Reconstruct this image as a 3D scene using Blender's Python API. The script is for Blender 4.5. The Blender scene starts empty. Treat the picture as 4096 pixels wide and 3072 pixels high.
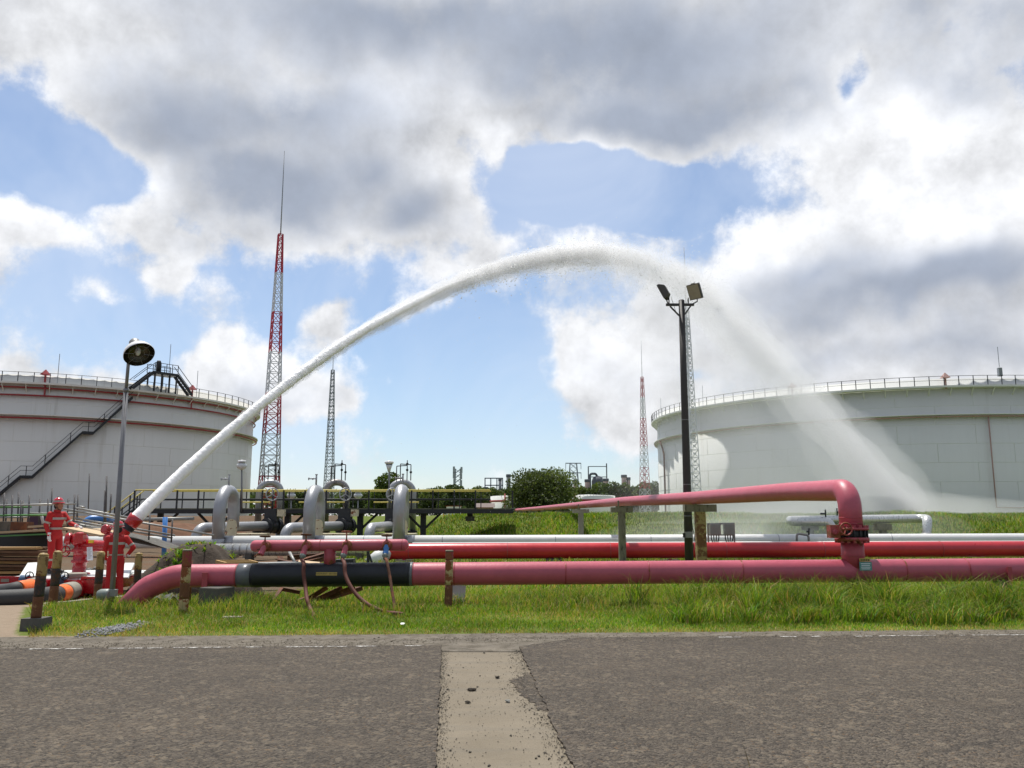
import bpy, bmesh, math, random
import numpy as np
from mathutils import Vector, Matrix, Euler
R = math.radians
random.seed(7); rng = np.random.default_rng(7)
sc = bpy.context.scene
C = sc.collection

# ------------------------------------------------------------------ camera
FPX, PITCH, EYE = 3315.0, R(9.06), 1.6          # focal length in photo pixels, upward pitch, eye height
cam = bpy.data.cameras.new("camera")
cam.sensor_width = 36.0; cam.lens = FPX / 4096 * 36.0
cam.clip_start = 0.05; cam.clip_end = 6000
cam_o = bpy.data.objects.new("camera", cam); C.objects.link(cam_o)
cam_o.location = (0, 0, EYE); cam_o.rotation_euler = (R(90) + PITCH, 0, 0)
sc.camera = cam_o

# ------------------------------------------------------------------ sun and exposure
SUN_DIR = Vector((-0.72, 1.6, 4.6)).normalized()   # towards the sun: high, beyond and a little left
sun = bpy.data.lights.new("sun", 'SUN'); sun.energy = 5.0; sun.angle = R(0.5); sun.color = (1.0, 0.96, 0.89)
sun_o = bpy.data.objects.new("sun", sun); C.objects.link(sun_o)
sun_o.rotation_euler = SUN_DIR.to_track_quat('Z', 'Y').to_euler(); sun_o.location = (-20, 30, 90)
sc.view_settings.view_transform = 'Standard'; sc.view_settings.look = 'None'
sc.view_settings.exposure = 0.15; sc.view_settings.gamma = 1.0
sc.view_settings.use_curve_mapping = False
sc.cycles.use_denoising = True; sc.cycles.use_adaptive_sampling = True; sc.cycles.adaptive_threshold = 0.02
sc.cycles.max_bounces = 6; sc.cycles.volume_bounces = 1; sc.cycles.transparent_max_bounces = 8

def pix_dir(px, py):
    vx, vz = (px - 2048) / FPX, -(py - 1536) / FPX
    c, s = math.cos(PITCH), math.sin(PITCH)
    return Vector((vx, c - vz * s, s + vz * c))
def at(px, py, Y):
    d = pix_dir(px, py); k = Y / d.y
    return Vector((d.x * k, Y, EYE + d.z * k))
def gp(px, py, z=0.0):
    d = pix_dir(px, py); k = (z - EYE) / d.z
    return Vector((d.x * k, d.y * k, z))
def azel(px, py):
    d = pix_dir(px, py).normalized()
    return math.degrees(math.atan2(d.x, d.y)), math.degrees(math.asin(d.z))

# ------------------------------------------------------------------ world: sky with broken cumulus
world = bpy.data.worlds.new("World"); sc.world = world; world.use_nodes = True
wn = world.node_tree; wn.nodes.clear()
class NT:
    def __init__(s, t): s.t = t
    def n(s, typ, **kw):
        nd = s.t.nodes.new(typ)
        for k, v in kw.items(): setattr(nd, k, v)
        return nd
    def put(s, sock, v):
        if isinstance(v, bpy.types.NodeSocket): s.t.links.new(v, sock)
        elif v is not None: sock.default_value = v
    def m(s, op, a, b=None, c=None, clamp=False):
        nd = s.n('ShaderNodeMath', operation=op, use_clamp=clamp)
        s.put(nd.inputs[0], a); s.put(nd.inputs[1], b); s.put(nd.inputs[2], c)
        return nd.outputs[0]
    def vm(s, op, a, b=None, out=0):
        nd = s.n('ShaderNodeVectorMath', operation=op)
        s.put(nd.inputs[0], a); s.put(nd.inputs[1], b)
        return nd.outputs[out]
    def noise(s, vec, scale, detail=4, rough=0.55, dist=0.0, col=False):
        nd = s.n('ShaderNodeTexNoise'); s.put(nd.inputs['Vector'], vec)
        nd.inputs['Scale'].default_value = scale; nd.inputs['Detail'].default_value = detail
        nd.inputs['Roughness'].default_value = rough; nd.inputs['Distortion'].default_value = dist
        return nd.outputs['Color' if col else 'Fac']
    def step(s, v, lo, hi, a=0.0, b=1.0):
        nd = s.n('ShaderNodeMapRange', interpolation_type='SMOOTHSTEP')
        s.put(nd.inputs['Value'], v)
        for k, x in (('From Min', lo), ('From Max', hi), ('To Min', a), ('To Max', b)): s.put(nd.inputs[k], x)
        return nd.outputs[0]
    def mix(s, f, a, b, blend='MIX'):
        nd = s.n('ShaderNodeMix', data_type='RGBA', blend_type=blend)
        s.put(nd.inputs['Factor'], f); s.put(nd.inputs['A'], a); s.put(nd.inputs['B'], b)
        return nd.outputs['Result']
W = NT(wn)
sky = W.n('ShaderNodeTexSky', sky_type='NISHITA', sun_disc=False)
sky.sun_elevation = math.asin(SUN_DIR.z); sky.sun_rotation = math.atan2(SUN_DIR.x, SUN_DIR.y)
sky.altitude = 20; sky.air_density = 1.0; sky.dust_density = 0.35; sky.ozone_density = 3.5
gen = W.n('ShaderNodeTexCoord').outputs['Generated']
sx = W.n('ShaderNodeSeparateXYZ'); wn.links.new(gen, sx.inputs[0])
az = W.m('MULTIPLY', W.m('ARCTAN2', sx.outputs[0], sx.outputs[1]), 57.2958)
el = W.m('MULTIPLY', W.m('ARCSINE', sx.outputs[2]), 57.2958)
uvn = W.n('ShaderNodeCombineXYZ'); wn.links.new(az, uvn.inputs[0]); wn.links.new(el, uvn.inputs[1])
uv = uvn.outputs[0]
warp = W.vm('SCALE', W.vm('SUBTRACT', W.noise(gen, 5.0, 3, 0.6, col=True), (0.5, 0.5, 0.5)))
warp.node.inputs['Scale'].default_value = 10.0
uvw = W.vm('ADD', uv, warp)
def blobs(lst, vec):
    acc = None
    for (x, y, rx, ry, w) in lst:                    # centre and half-size of a cloud bank, turned into sky angles
        k = 4096 / 2212.0
        a0, e0 = azel(x * k, y * k)
        da, de = math.degrees(rx * k / FPX), math.degrees(ry * k / FPX)
        q = W.vm('MULTIPLY', W.vm('SUBTRACT', vec, (a0, e0, 0)), (1 / da, 1 / de, 0))
        d = W.m('MULTIPLY', W.m('SUBTRACT', 1.0, W.vm('LENGTH', q, out=1)), w)
        acc = d if acc is None else W.m('SMOOTH_MAX', acc, d, 0.55)
    return acc
white = blobs([(700, 40, 1000, 190, 1.3), (1500, 60, 1100, 250, 1.4), (760, 320, 340, 270, 1.7), (440, 270, 310, 170, 1.5), (600, 420, 260, 170, 1.4),
    (900, 490, 190, 130, 1.4), (1420, 240, 440, 120, 1.4), (1085, 335, 80, 55, .7), (40, 470, 150, 75, .9), (330, 480, 210, 60, .8), (310, 570, 70, 80, .75),
    (170, 640, 110, 40, .45), (480, 745, 105, 75, 1.1), (570, 800, 180, 75, 1.1), (725, 725, 95, 60, .9), (700, 850, 75, 50, .8), (60, 790, 260, 40, .4),
    (1000, 570, 120, 55, .6), (1980, 310, 290, 230, 1.3), (1960, 600, 450, 200, 1.5), (1690, 560, 190, 100, 1.1), (1480, 690, 260, 110, .9),
    (1340, 800, 130, 110, 1.0), (1470, 860, 280, 110, .95), (2000, 790, 500, 190, 1.2), (60, 40, 380, 150, 1.0)], uvw)
grey = blobs([(900, 30, 900, 150, 1.0), (1350, 110, 600, 190, 1.25), (1480, 250, 420, 110, 1.3), (400, 270, 260, 130, 1.0), (560, 430, 260, 140, 1.3), (880, 490, 180, 100, 1.1), (620, 250, 380, 170, .85), (760, 400, 150, 90, .9),
    (2000, 640, 460, 90, 1.2), (1780, 600, 260, 60, .8), (2180, 60, 320, 130, 1.4), (1640, 770, 320, 60, .6), (2080, 760, 420, 60, .6), (600, 830, 180, 35, .5), (1250, 640, 200, 40, .3)], uvw)
clear = blobs([(1340, 430, 310, 95, 1.5), (1838, 205, 52, 55, 0.9), (1000, 850, 330, 190, 1.0), (150, 330, 190, 90, .9), (230, 680, 260, 90, .5)], uvw)
bright = blobs([(1900, 330, 230, 160, 1.0), (1950, 500, 380, 110, 1.2), (1640, 530, 130, 70, 1.0), (490, 740, 120, 70, 1.0), (560, 780, 150, 60, 1.0), (50, 450, 120, 50, .8), (1330, 790, 110, 90, .7), (780, 230, 120, 90, .7), (1090, 330, 80, 50, .9)], uvw)
fb = W.noise(gen, 9.0, 8, 0.63)
fbl = W.noise(gen, 2.4, 3, 0.5)
# beyond the view: unseen, fuller grey cloud deck, set to dim the fill light
far = W.m('SUBTRACT', W.vm('LENGTH', W.vm('MULTIPLY', W.vm('SUBTRACT', uv, (0.0, 12.0, 0.0)), (1 / 42.0, 1 / 32.0, 0)), out=1), 0.85)
outc = W.m('MULTIPLY', W.step(far, 0.0, 0.5), W.m('MULTIPLY', W.m('SUBTRACT', fbl, 0.28), 5.0))
dens = W.m('ADD', W.m('MAXIMUM', W.m('MAXIMUM', white, -0.7), outc), W.m('MULTIPLY', W.m('SUBTRACT', fb, 0.5), 2.1))
dens = W.m('SUBTRACT', dens, W.m('MAXIMUM', clear, 0.0))
alpha = W.step(dens, -0.10, 0.36)
gen2 = W.vm('ADD', gen, (-0.012, 0.0, 0.030))
relief = W.m('SUBTRACT', W.noise(gen2, 9.0, 5, 0.62), fb)
gsh = W.step(W.m('ADD', grey, W.m('ADD', W.m('MULTIPLY', W.m('SUBTRACT', fbl, 0.5), 0.5), W.m('MULTIPLY', W.m('SUBTRACT', fb, 0.5), 0.5))), -0.25, 1.05)
outg = W.m('MULTIPLY', W.step(far, 0.0, 0.5), W.step(fbl, 0.15, 0.45))
gsh = W.m('MULTIPLY', W.m('MAXIMUM', gsh, outg), W.step(dens, 0.05, 1.0, 0.25, 1.0))
lum = W.m('ADD', W.step(bright, -0.25, 0.6, 0.84, 1.02), W.m('MULTIPLY', W.m('MULTIPLY', relief, -1.2), W.m('SUBTRACT', 1.0, W.m('MULTIPLY', gsh, 0.7))))
thin = W.step(dens, 0.0, 0.9, 1.04, 0.96)
lum = W.m('MULTIPLY', lum, thin)
cwhite = W.vm('SCALE', (0.985, 1.0, 1.035)); W.put(cwhite.node.inputs['Scale'], lum)
cgrey = W.vm('SCALE', (0.475, 0.535, 0.655)); W.put(cgrey.node.inputs['Scale'], lum)
ccol = W.mix(gsh, cwhite, cgrey)
CLOUD_GAIN = W.vm('SCALE', ccol); CLOUD_GAIN.node.inputs['Scale'].default_value = 6.5
veil = W.m('MULTIPLY', W.step(W.noise(gen, 3.2, 5, 0.62, 0.6), 0.2, 0.9), 0.60)
skyt = W.mix(0.16, W.mix(1.0, sky.outputs[0], (0.86, 0.87, 0.88, 1), 'MULTIPLY'), (3.3, 3.6, 4.1, 1))
skyc = W.mix(veil, skyt, (5.2, 5.7, 6.6, 1))
mixed = W.mix(alpha, skyc, CLOUD_GAIN)
bg = W.n('ShaderNodeBackground'); W.put(bg.inputs[0], mixed); bg.inputs[1].default_value = 0.14
world.cycles.sampling_method = 'MANUAL'; world.cycles.sample_map_resolution = 256
wo = W.n('ShaderNodeOutputWorld'); wn.links.new(bg.outputs[0], wo.inputs[0])

# ------------------------------------------------------------------ materials
MATS = {}
def newmat(name):
    m = bpy.data.materials.new(name); m.use_nodes = True
    t = NT(m.node_tree); b = m.node_tree.nodes['Principled BSDF']
    MATS[name] = m
    return m, t, b
def mat(name, col, rough=.6, metal=0.0, var=.18, scale=5.0, bump=.15, bscale=45.0, rust=0.0, rustcol=(.13, .045, .018), dirt=0.0, dirtcol=(.16, .13, .09), stretch=(1, 1, 1), rscale=4.0, coat=0.0, spec=.5, streak=0.0, streakcol=(.2, .17, .13), sscale=1.0):
    m, t, b = newmat(name)
    oc = t.n('ShaderNodeTexCoord').outputs['Object']
    vec = t.vm('MULTIPLY', oc, stretch)
    n1 = t.noise(vec, scale, 6, .6)
    n2 = t.noise(vec, scale * 7, 4, .6)
    k = t.m('ADD', t.m('MULTIPLY', t.m('SUBTRACT', n1, .5), var * 2.2), t.m('MULTIPLY', t.m('SUBTRACT', n2, .5), var * 1.2))
    k = t.m('ADD', k, 1.0)
    c = t.vm('SCALE', tuple(col[:3])); t.put(c.node.inputs['Scale'], k)
    r = t.m('ADD', rough, t.m('MULTIPLY', t.m('SUBTRACT', n2, .5), .25))
    if dirt:
        d = t.step(t.noise(vec, scale * 1.7, 7, .65), 1 - dirt - .12, 1 - dirt + .12)
        c = t.mix(d, c, tuple(dirtcol) + (1,)); r = t.m('ADD', r, t.m('MULTIPLY', d, .2))
    if streak:
        sv = t.vm('MULTIPLY', oc, (1.0, 1.0, .035)); s1 = t.step(t.noise(sv, sscale, 5, .7), .53, .74); s2 = t.step(t.noise(oc, sscale * .25, 3, .5), .35, .7)
        c = t.mix(t.m('MULTIPLY', t.m('MULTIPLY', s1, s2), streak), c, tuple(streakcol) + (1,))
    if rust:
        nr = t.noise(oc, rscale, 8, .66)
        f = t.step(nr, .62 - rust * .5, .67 - rust * .5)
        rc = t.mix(t.noise(oc, rscale * 6, 4), tuple(rustcol) + (1,), tuple(x * 2.2 for x in rustcol) + (1,))
        c = t.mix(f, c, rc); r = t.m('MAXIMUM', r, t.m('MULTIPLY', f, .9))
    t.put(b.inputs['Base Color'], c); t.put(b.inputs['Roughness'], t.m('MINIMUM', r, 1.0))
    b.inputs['Metallic'].default_value = metal
    b.inputs['Specular IOR Level'].default_value = spec
    if coat: b.inputs['Coat Weight'].default_value = coat
    if bump:
        bn = t.n('ShaderNodeBump'); bn.inputs['Strength'].default_value = bump; bn.inputs['Distance'].default_value = .02
        t.put(bn.inputs['Height'], t.noise(vec, bscale, 5, .6)); t.put(b.inputs['Normal'], bn.outputs[0])
    return m
pink = mat('faded_red_paint', (.455, .092, .132), .45, var=.20, scale=2.0, bump=.10, bscale=22, dirt=.30, dirtcol=(.38, .12, .145), rust=-.13, rustcol=(.10, .03, .025), rscale=2.6)
pink_dark = mat('dull_red_paint', (.36, .055, .07), .5, var=.16, scale=4, bump=.1, rust=.12)
valve_red = mat('oxidised_valve_paint', (.40, .07, .07), .55, var=.2, scale=9, bump=.2, rust=.36, rscale=9)
pipe_red = mat('bright_red_pipe_paint', (.50, .022, .032), .32, var=.22, scale=.8, bump=.08, bscale=14, dirt=.28, dirtcol=(.36, .045, .05), rust=-.15, rustcol=(.12, .03, .025), rscale=1.6)
mon_red = mat('glossy_monitor_red', (.40, .010, .016), .25, var=.12, scale=5, bump=.04, coat=.5)
wrap_black = mat('black_bitumen_wrap', (.012, .014, .02), .5, var=.3, scale=6, bump=.25, bscale=22)
wrap_grey = mat('grey_primer_band', (.12, .13, .14), .35, var=.2, scale=8, bump=.1)
silver = mat('aluminium_paint', (.36, .37, .39), .42, metal=.45, var=.13, scale=2.2, bump=.1, bscale=60, dirt=.18, dirtcol=(.30, .29, .27))
silver_burnt = mat('sooty_aluminium_paint', (.26, .25, .25), .45, metal=.4, var=.35, scale=2.0, bump=.1, dirt=.4, dirtcol=(.10, .085, .07))
white_pipe = mat('off_white_pipe_paint', (.66, .67, .66), .4, var=.1, scale=1.3, bump=.06, bscale=20, dirt=.16, dirtcol=(.42, .40, .36))
clad = mat('galvanised_cladding', (.58, .59, .58), .3, metal=.6, var=.12, scale=1.5, bump=.12, bscale=16)
cream = mat('cream_paint', (.58, .52, .36), .6, var=.15, scale=6, rust=.08)
tank_paint = mat('weathered_tank_white', (.68, .69, .67), .55, var=.05, scale=.25, bump=.08, bscale=1.2, dirt=.28, dirtcol=(.59, .60, .565), stretch=(1, 1, .12), spec=.3, streak=.45, streakcol=(.42, .41, .36), sscale=.9)
tank_paint_b = mat('weathered_tank_white_warm', (.74, .73, .68), .55, var=.06, scale=.2, bump=.08, bscale=1.2, dirt=.34, dirtcol=(.64, .62, .55), stretch=(1, 1, .10), spec=.3, streak=.55, streakcol=(.42, .38, .30), sscale=1.1)
ring_dull = mat('dulled_foam_line', (.40, .25, .22), .6, var=.2, scale=.8, bump=0)
ring_red = mat('foam_line_red', (.30, .03, .035), .5, var=.2, scale=.8, bump=0)
black_steel = mat('black_painted_steel', (.016, .018, .022), .55, var=.3, scale=4, bump=.1, dirt=.15, dirtcol=(.06, .055, .05))
rail_yellow = mat('yellow_rail_paint', (.62, .52, .13), .5, var=.2, scale=5, bump=.05, dirt=.2, dirtcol=(.35, .30, .12))
deck_green = mat('weathered_deck_plate', (.15, .15, .09), .85, var=.25, scale=3, bump=.2)
pole_steel = mat('dark_pole_steel', (.038, .034, .031), .6, var=.25, scale=6, bump=.1)
pole_galv = mat('dull_galvanised_pole', (.20, .20, .21), .45, metal=.5, var=.25, scale=7, bump=.1)
bol_yellow = mat('worn_yellow_bollard_paint', (.31, .215, .075), .65, var=.4, scale=9, bump=.2, rust=.24, rustcol=(.10, .05, .02), rscale=11)
bol_black = mat('worn_black_bollard_paint', (.022, .018, .015), .6, var=.3, scale=9, bump=.2, rust=.22, rustcol=(.05, .025, .014), rscale=10)
bol_rust = mat('rusty_yellow_bollard_foot', (.24, .13, .05), .75, var=.3, scale=9, bump=.25, rust=.5, rustcol=(.085, .035, .015), rscale=8)
bol_red = mat('flaking_red_bollard_paint', (.24, .03, .035), .6, var=.25, scale=9, bump=.25, rust=.32, rscale=7)
bol_peel = mat('peeling_rust_and_cream', (.42, .33, .16), .75, var=.3, scale=8, bump=.35, rust=.30, rustcol=(.13, .045, .016), rscale=7)
rust = mat('rusted_steel', (.16, .055, .022), .9, var=.45, scale=8, bump=.35, rust=.35, rustcol=(.055, .022, .012))
hose_rust = mat('rust_red_rubber_hose', (.115, .034, .022), .75, var=.25, scale=9, bump=.15)
rubber = mat('grey_black_rubber', (.035, .036, .037), .7, var=.25, scale=9, bump=.2, dirt=.25, dirtcol=(.09, .085, .075))
orange = mat('orange_hose_sleeve', (.80, .15, .02), .55, var=.12, scale=12, bump=.15)
coupling = mat('grey_hose_binding', (.25, .235, .19), .7, var=.35, scale=14, bump=.3)
conc = mat('aged_concrete', (.30, .275, .23), .9, var=.22, scale=4, bump=.3, bscale=50, dirt=.3, dirtcol=(.17, .15, .12))
conc_dark = mat('stained_dark_concrete', (.10, .095, .085), .95, var=.35, scale=4, bump=.4, stretch=(1, 1, .35), dirt=.35, dirtcol=(.045, .043, .038))
conc_mid = mat('moss_stained_concrete_post', (.20, .185, .13), .9, var=.4, scale=5, bump=.35, stretch=(1, 1, .3), dirt=.4, dirtcol=(.06, .055, .04))
post_yellow = mat('stained_yellow_post', (.32, .25, .09), .8, var=.35, scale=5, bump=.3, stretch=(1, 1, .3), rust=.3, rustcol=(.10, .05, .02))
wood = mat('sawn_timber', (.42, .26, .10), .8, var=.3, scale=3, bump=.25, stretch=(1, 6, 6))
wood_old = mat('old_stacked_timber', (.15, .085, .045), .9, var=.45, scale=3, bump=.3, stretch=(1, 5, 5))
wood_ply = mat('pale_plank', (.50, .37, .23), .85, var=.2, scale=3, bump=.2, stretch=(1, 5, 5))
scaff = mat('galvanised_scaffold_tube', (.36, .36, .34), .45, metal=.4, var=.3, scale=6, bump=.08)
scaff_dark = mat('dull_scaffold_tube', (.11, .105, .105), .55, metal=.4, var=.35, scale=6, bump=.08)
scaff_green = mat('green_scaffold_tube', (.08, .24, .06), .5, var=.2, scale=6, bump=.08)
blue_pipe = mat('blue_pipe_paint', (.05, .19, .50), .35, var=.12, scale=3, bump=.05)
white_deck = mat('white_checker_plate', (.66, .68, .66), .4, metal=.2, var=.12, scale=6, bump=.2, bscale=70, dirt=.2, dirtcol=(.42, .40, .36))
blue_cap = mat('blue_grey_cap', (.07, .13, .22), .5, var=.2)
coverall = mat('red_coverall_cloth', (.44, .016, .016), .8, var=.18, scale=9, bump=.35, bscale=16)
reflect = mat('silver_reflective_tape', (.38, .365, .31), .4, var=.1, scale=12, bump=0)
helmet_red = mat('red_helmet_shell', (.50, .012, .028), .2, var=.05, bump=0, coat=.6)
skin = mat('tanned_skin', (.36, .17, .095), .55, var=.1, bump=.05)
hair = mat('black_hair', (.012, .010, .010), .6, var=.2, bump=.3)
glove_m = mat('white_cotton_glove', (.72, .71, .68), .9, var=.08, bump=.2)
boot_m = mat('black_boot_leather', (.015, .014, .014), .45, var=.2)
paper = mat('laminated_white_tag', (.74, .76, .80), .4, var=.05, scale=18, bump=0)
tag_yellow = mat('yellow_tag', (.72, .50, .03), .5, var=.12, scale=20, bump=0)
tag_green = mat('teal_notice_plate', (.10, .26, .24), .5, var=.15, scale=14, bump=0)
tag_gold = mat('brass_yellow_plate', (.48, .34, .08), .5, var=.2, scale=25, bump=0)
ink = mat('dark_print', (.03, .03, .028), .7, var=0, bump=0)
lamp_white = mat('white_enamel', (.80, .80, .80), .25, var=.04, bump=0)
lamp_in = mat('tarnished_reflector', (.085, .080, .055), .28, metal=.85, var=.5, scale=6, bump=.12)
lamp_glass = mat('cloudy_lamp_glass', (.62, .64, .64), .15, var=.06, bump=0)
flood_m = mat('bronze_floodlight_housing', (.065, .058, .046), .5, metal=.3, var=.25, scale=9, bump=.05)
flood_lens = mat('dusty_floodlight_glass', (.34, .30, .23), .25, var=.18, scale=9, bump=0)
galv = mat('galvanised_cabinet', (.26, .26, .25), .5, metal=.3, var=.2, scale=6, bump=.05)
greybox = mat('grey_green_box', (.22, .25, .235), .5, metal=.2, var=.2, scale=8, bump=.1)
soil = mat('dark_soil', (.055, .040, .028), .95, var=.5, scale=5, bump=.8, bscale=18)
soil_red = mat('red_brown_earth', (.13, .062, .032), .95, var=.4, scale=3, bump=.7, bscale=12)
rock_m = mat('broken_grey_rock', (.20, .20, .185), .9, var=.4, scale=5, bump=.5, bscale=20)
mast_red = mat('mast_red_paint', (.40, .025, .045), .55, var=.15, bump=0)
mast_white = mat('mast_white_paint', (.50, .52, .55), .5, var=.1, bump=0)
mast_grey = mat('mast_grey_steel', (.24, .26, .29), .6, var=.2, bump=0)
mast_pale = mat('pale_galvanised_mast', (.48, .51, .54), .5, metal=.2, var=.15, bump=0)
far_steel = mat('far_refinery_steel', (.13, .14, .16), .8, var=.25, scale=.6, bump=0)
far_grey = mat('far_pale_steel', (.33, .36, .40), .7, var=.15, scale=.6, bump=0)
far_brick = mat('far_chimney', (.17, .13, .12), .8, var=.2, scale=.5, bump=0)
bark = mat('bark', (.10, .075, .055), .95, var=.3, scale=3, bump=.5, bscale=12)
terracotta = mat('orange_wall_paint', (.42, .17, .07), .8, var=.15, bump=0)

def leafmat(name, col, var=.5):
    m, t, b = newmat(name)
    at_ = t.n('ShaderNodeAttribute', attribute_name='tint')
    c = t.mix(1.0, tuple(col) + (1,), at_.outputs['Color'], 'MULTIPLY')
    t.put(b.inputs['Base Color'], c); b.inputs['Roughness'].default_value = .6
    b.inputs['Specular IOR Level'].default_value = .25
    tr = t.n('ShaderNodeBsdfTranslucent'); t.put(tr.inputs[0], t.mix(1.0, c, (1.25, 1.25, .55, 1), 'MULTIPLY'))
    ms = t.n('ShaderNodeMixShader'); ms.inputs[0].default_value = .36
    o = m.node_tree.nodes['Material Output']
    m.node_tree.links.new(b.outputs[0], ms.inputs[1]); m.node_tree.links.new(tr.outputs[0], ms.inputs[2])
    m.node_tree.links.new(ms.outputs[0], o.inputs[0])
    return m
grass_m = leafmat('grass_blades', (1.0, 1.0, 1.0))
leaf_a = leafmat('tree_leaves', (.095, .13, .045)); leaf_b = leafmat('dark_tree_leaves', (.075, .11, .045)); leaf_c = leafmat('bright_leaves', (.11, .17, .035))

def water_mat():
    m, t, b = newmat('white_water')
    b.inputs['Base Color'].default_value = (.97, .975, .98, 1); b.inputs['Roughness'].default_value = .5
    b.inputs['Specular IOR Level'].default_value = .3
    tr = t.n('ShaderNodeBsdfTranslucent'); tr.inputs[0].default_value = (.96, .97, .98, 1)
    ms = t.n('ShaderNodeMixShader'); ms.inputs[0].default_value = .65
    L = m.node_tree.links; o = m.node_tree.nodes['Material Output']
    L.new(b.outputs[0], ms.inputs[1]); L.new(tr.outputs[0], ms.inputs[2])
    tp = t.n('ShaderNodeBsdfTransparent'); m2 = t.n('ShaderNodeMixShader'); m2.inputs[0].default_value = .45
    L.new(ms.outputs[0], m2.inputs[1]); L.new(tp.outputs[0], m2.inputs[2]); L.new(m2.outputs[0], o.inputs[0])
    return m
water = water_mat()
def stream_mat():
    m, t, b = newmat('white_stream')
    b.inputs['Base Color'].default_value = (.97, .975, .98, 1); b.inputs['Roughness'].default_value = .6; b.inputs['Specular IOR Level'].default_value = .2
    b.inputs['Subsurface Weight'].default_value = .6; b.inputs['Subsurface Radius'].default_value = (.3, .3, .3); b.inputs['Subsurface Scale'].default_value = .5
    return m
stream_m = stream_mat()

def asphalt_mat():
    m, t, b = newmat('worn_coarse_asphalt')
    oc = t.n('ShaderNodeTexCoord').outputs['Object']
    vo = t.n('ShaderNodeTexVoronoi', feature='F1'); t.put(vo.inputs['Vector'], oc); vo.inputs['Scale'].default_value = 58
    vo2 = t.n('ShaderNodeTexVoronoi', feature='F1'); t.put(vo2.inputs['Vector'], oc); vo2.inputs['Scale'].default_value = 24
    sp = t.n('ShaderNodeSeparateColor'); t.put(sp.inputs[0], vo.outputs['Color'])
    sp2 = t.n('ShaderNodeSeparateColor'); t.put(sp2.inputs[0], vo2.outputs['Color'])
    big = t.noise(oc, .55, 6, .6); mid = t.noise(oc, 3.2, 6, .65)
    worn = t.step(t.m('ADD', t.m('MULTIPLY', big, .6), t.m('MULTIPLY', mid, .5)), .42, .74)
    stone = t.mix(sp.outputs[0], (.040, .036, .031, 1), (.285, .255, .215, 1))
    stone = t.mix(t.step(sp2.outputs[1], .78, .96), stone, (.32, .285, .23, 1))
    stone = t.mix(t.m('MULTIPLY', t.step(sp.outputs[2], .95, 1.0), .8), stone, (.34, .23, .13, 1))
    binder = t.mix(mid, (.052, .046, .041, 1), (.100, .089, .078, 1))
    c = t.mix(t.m('ADD', t.m('MULTIPLY', worn, .42), .42), binder, stone)
    pits = t.step(t.noise(oc, 42, 4, .7), .60, .72)
    c = t.mix(t.m('MULTIPLY', pits, .6), c, (.020, .018, .017, 1))
    dust = t.step(t.noise(t.vm('MULTIPLY', oc, (.55, 1.5, 1)), 1.0, 7, .7), .50, .78)
    c = t.mix(t.m('MULTIPLY', dust, .55), c, (.22, .185, .145, 1))
    rs = t.step(t.noise(oc, 1.9, 3, .5), .735, .76)
    c = t.mix(t.m('MULTIPLY', rs, .7), c, (.23, .11, .05, 1)); c = t.mix(1.0, c, (.60, .55, .495, 1), 'MULTIPLY'); ck = t.n('ShaderNodeTexVoronoi', feature='DISTANCE_TO_EDGE'); t.put(ck.inputs['Vector'], t.vm('ADD', oc, t.vm('MULTIPLY', t.noise(oc, 2.2, 5, .6, col=True), (.5, .5, 0)))); ck.inputs['Scale'].default_value = .42; c = t.mix(t.m('MULTIPLY', t.step(ck.outputs['Distance'], .002, .010, 1.0, 0.0), t.step(t.noise(oc, .5, 2), .52, .66, 0.0, .4)), c, (.018, .016, .014, 1))
    t.put(b.inputs['Base Color'], c); b.inputs['Roughness'].default_value = .85; b.inputs['Specular IOR Level'].default_value = .3
    bn = t.n('ShaderNodeBump'); bn.inputs['Strength'].default_value = .9; bn.inputs['Distance'].default_value = .02
    h = t.m('SUBTRACT', t.m('ADD', t.m('MULTIPLY', vo.outputs['Distance'], -1.0), t.m('MULTIPLY', vo2.outputs['Distance'], -.6)), t.m('MULTIPLY', pits, .9))
    t.put(bn.inputs['Height'], h); t.put(b.inputs['Normal'], bn.outputs[0])
    return m
def concrete_strip_mat():
    m, t, b = newmat('dusty_trench_concrete')
    oc = t.n('ShaderNodeTexCoord').outputs['Object']
    big = t.noise(oc, 1.4, 7, .65); fine = t.noise(oc, 26, 5, .7); sp = t.noise(oc, 70, 3, .7)
    c = t.mix(big, (.135, .112, .080, 1), (.25, .215, .165, 1))
    band = t.noise(t.vm('MULTIPLY', oc, (.5, 4.0, 1)), 1.3, 5, .6)
    c = t.mix(t.step(band, .45, .7, 0, .55), c, (.155, .138, .112, 1))
    c = t.mix(t.step(fine, .56, .70, 0, .7), c, (.15, .125, .10, 1))
    c = t.mix(t.step(sp, .64, .70, 0, .85), c, (.06, .055, .05, 1))
    t.put(b.inputs['Base Color'], c); b.inputs['Roughness'].default_value = .95; b.inputs['Specular IOR Level'].default_value = .2
    bn = t.n('ShaderNodeBump'); bn.inputs['Strength'].default_value = .6; bn.inputs['Distance'].default_value = .012
    t.put(bn.inputs['Height'], t.m('ADD', fine, sp)); t.put(b.inputs['Normal'], bn.outputs[0])
    return m
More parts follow.
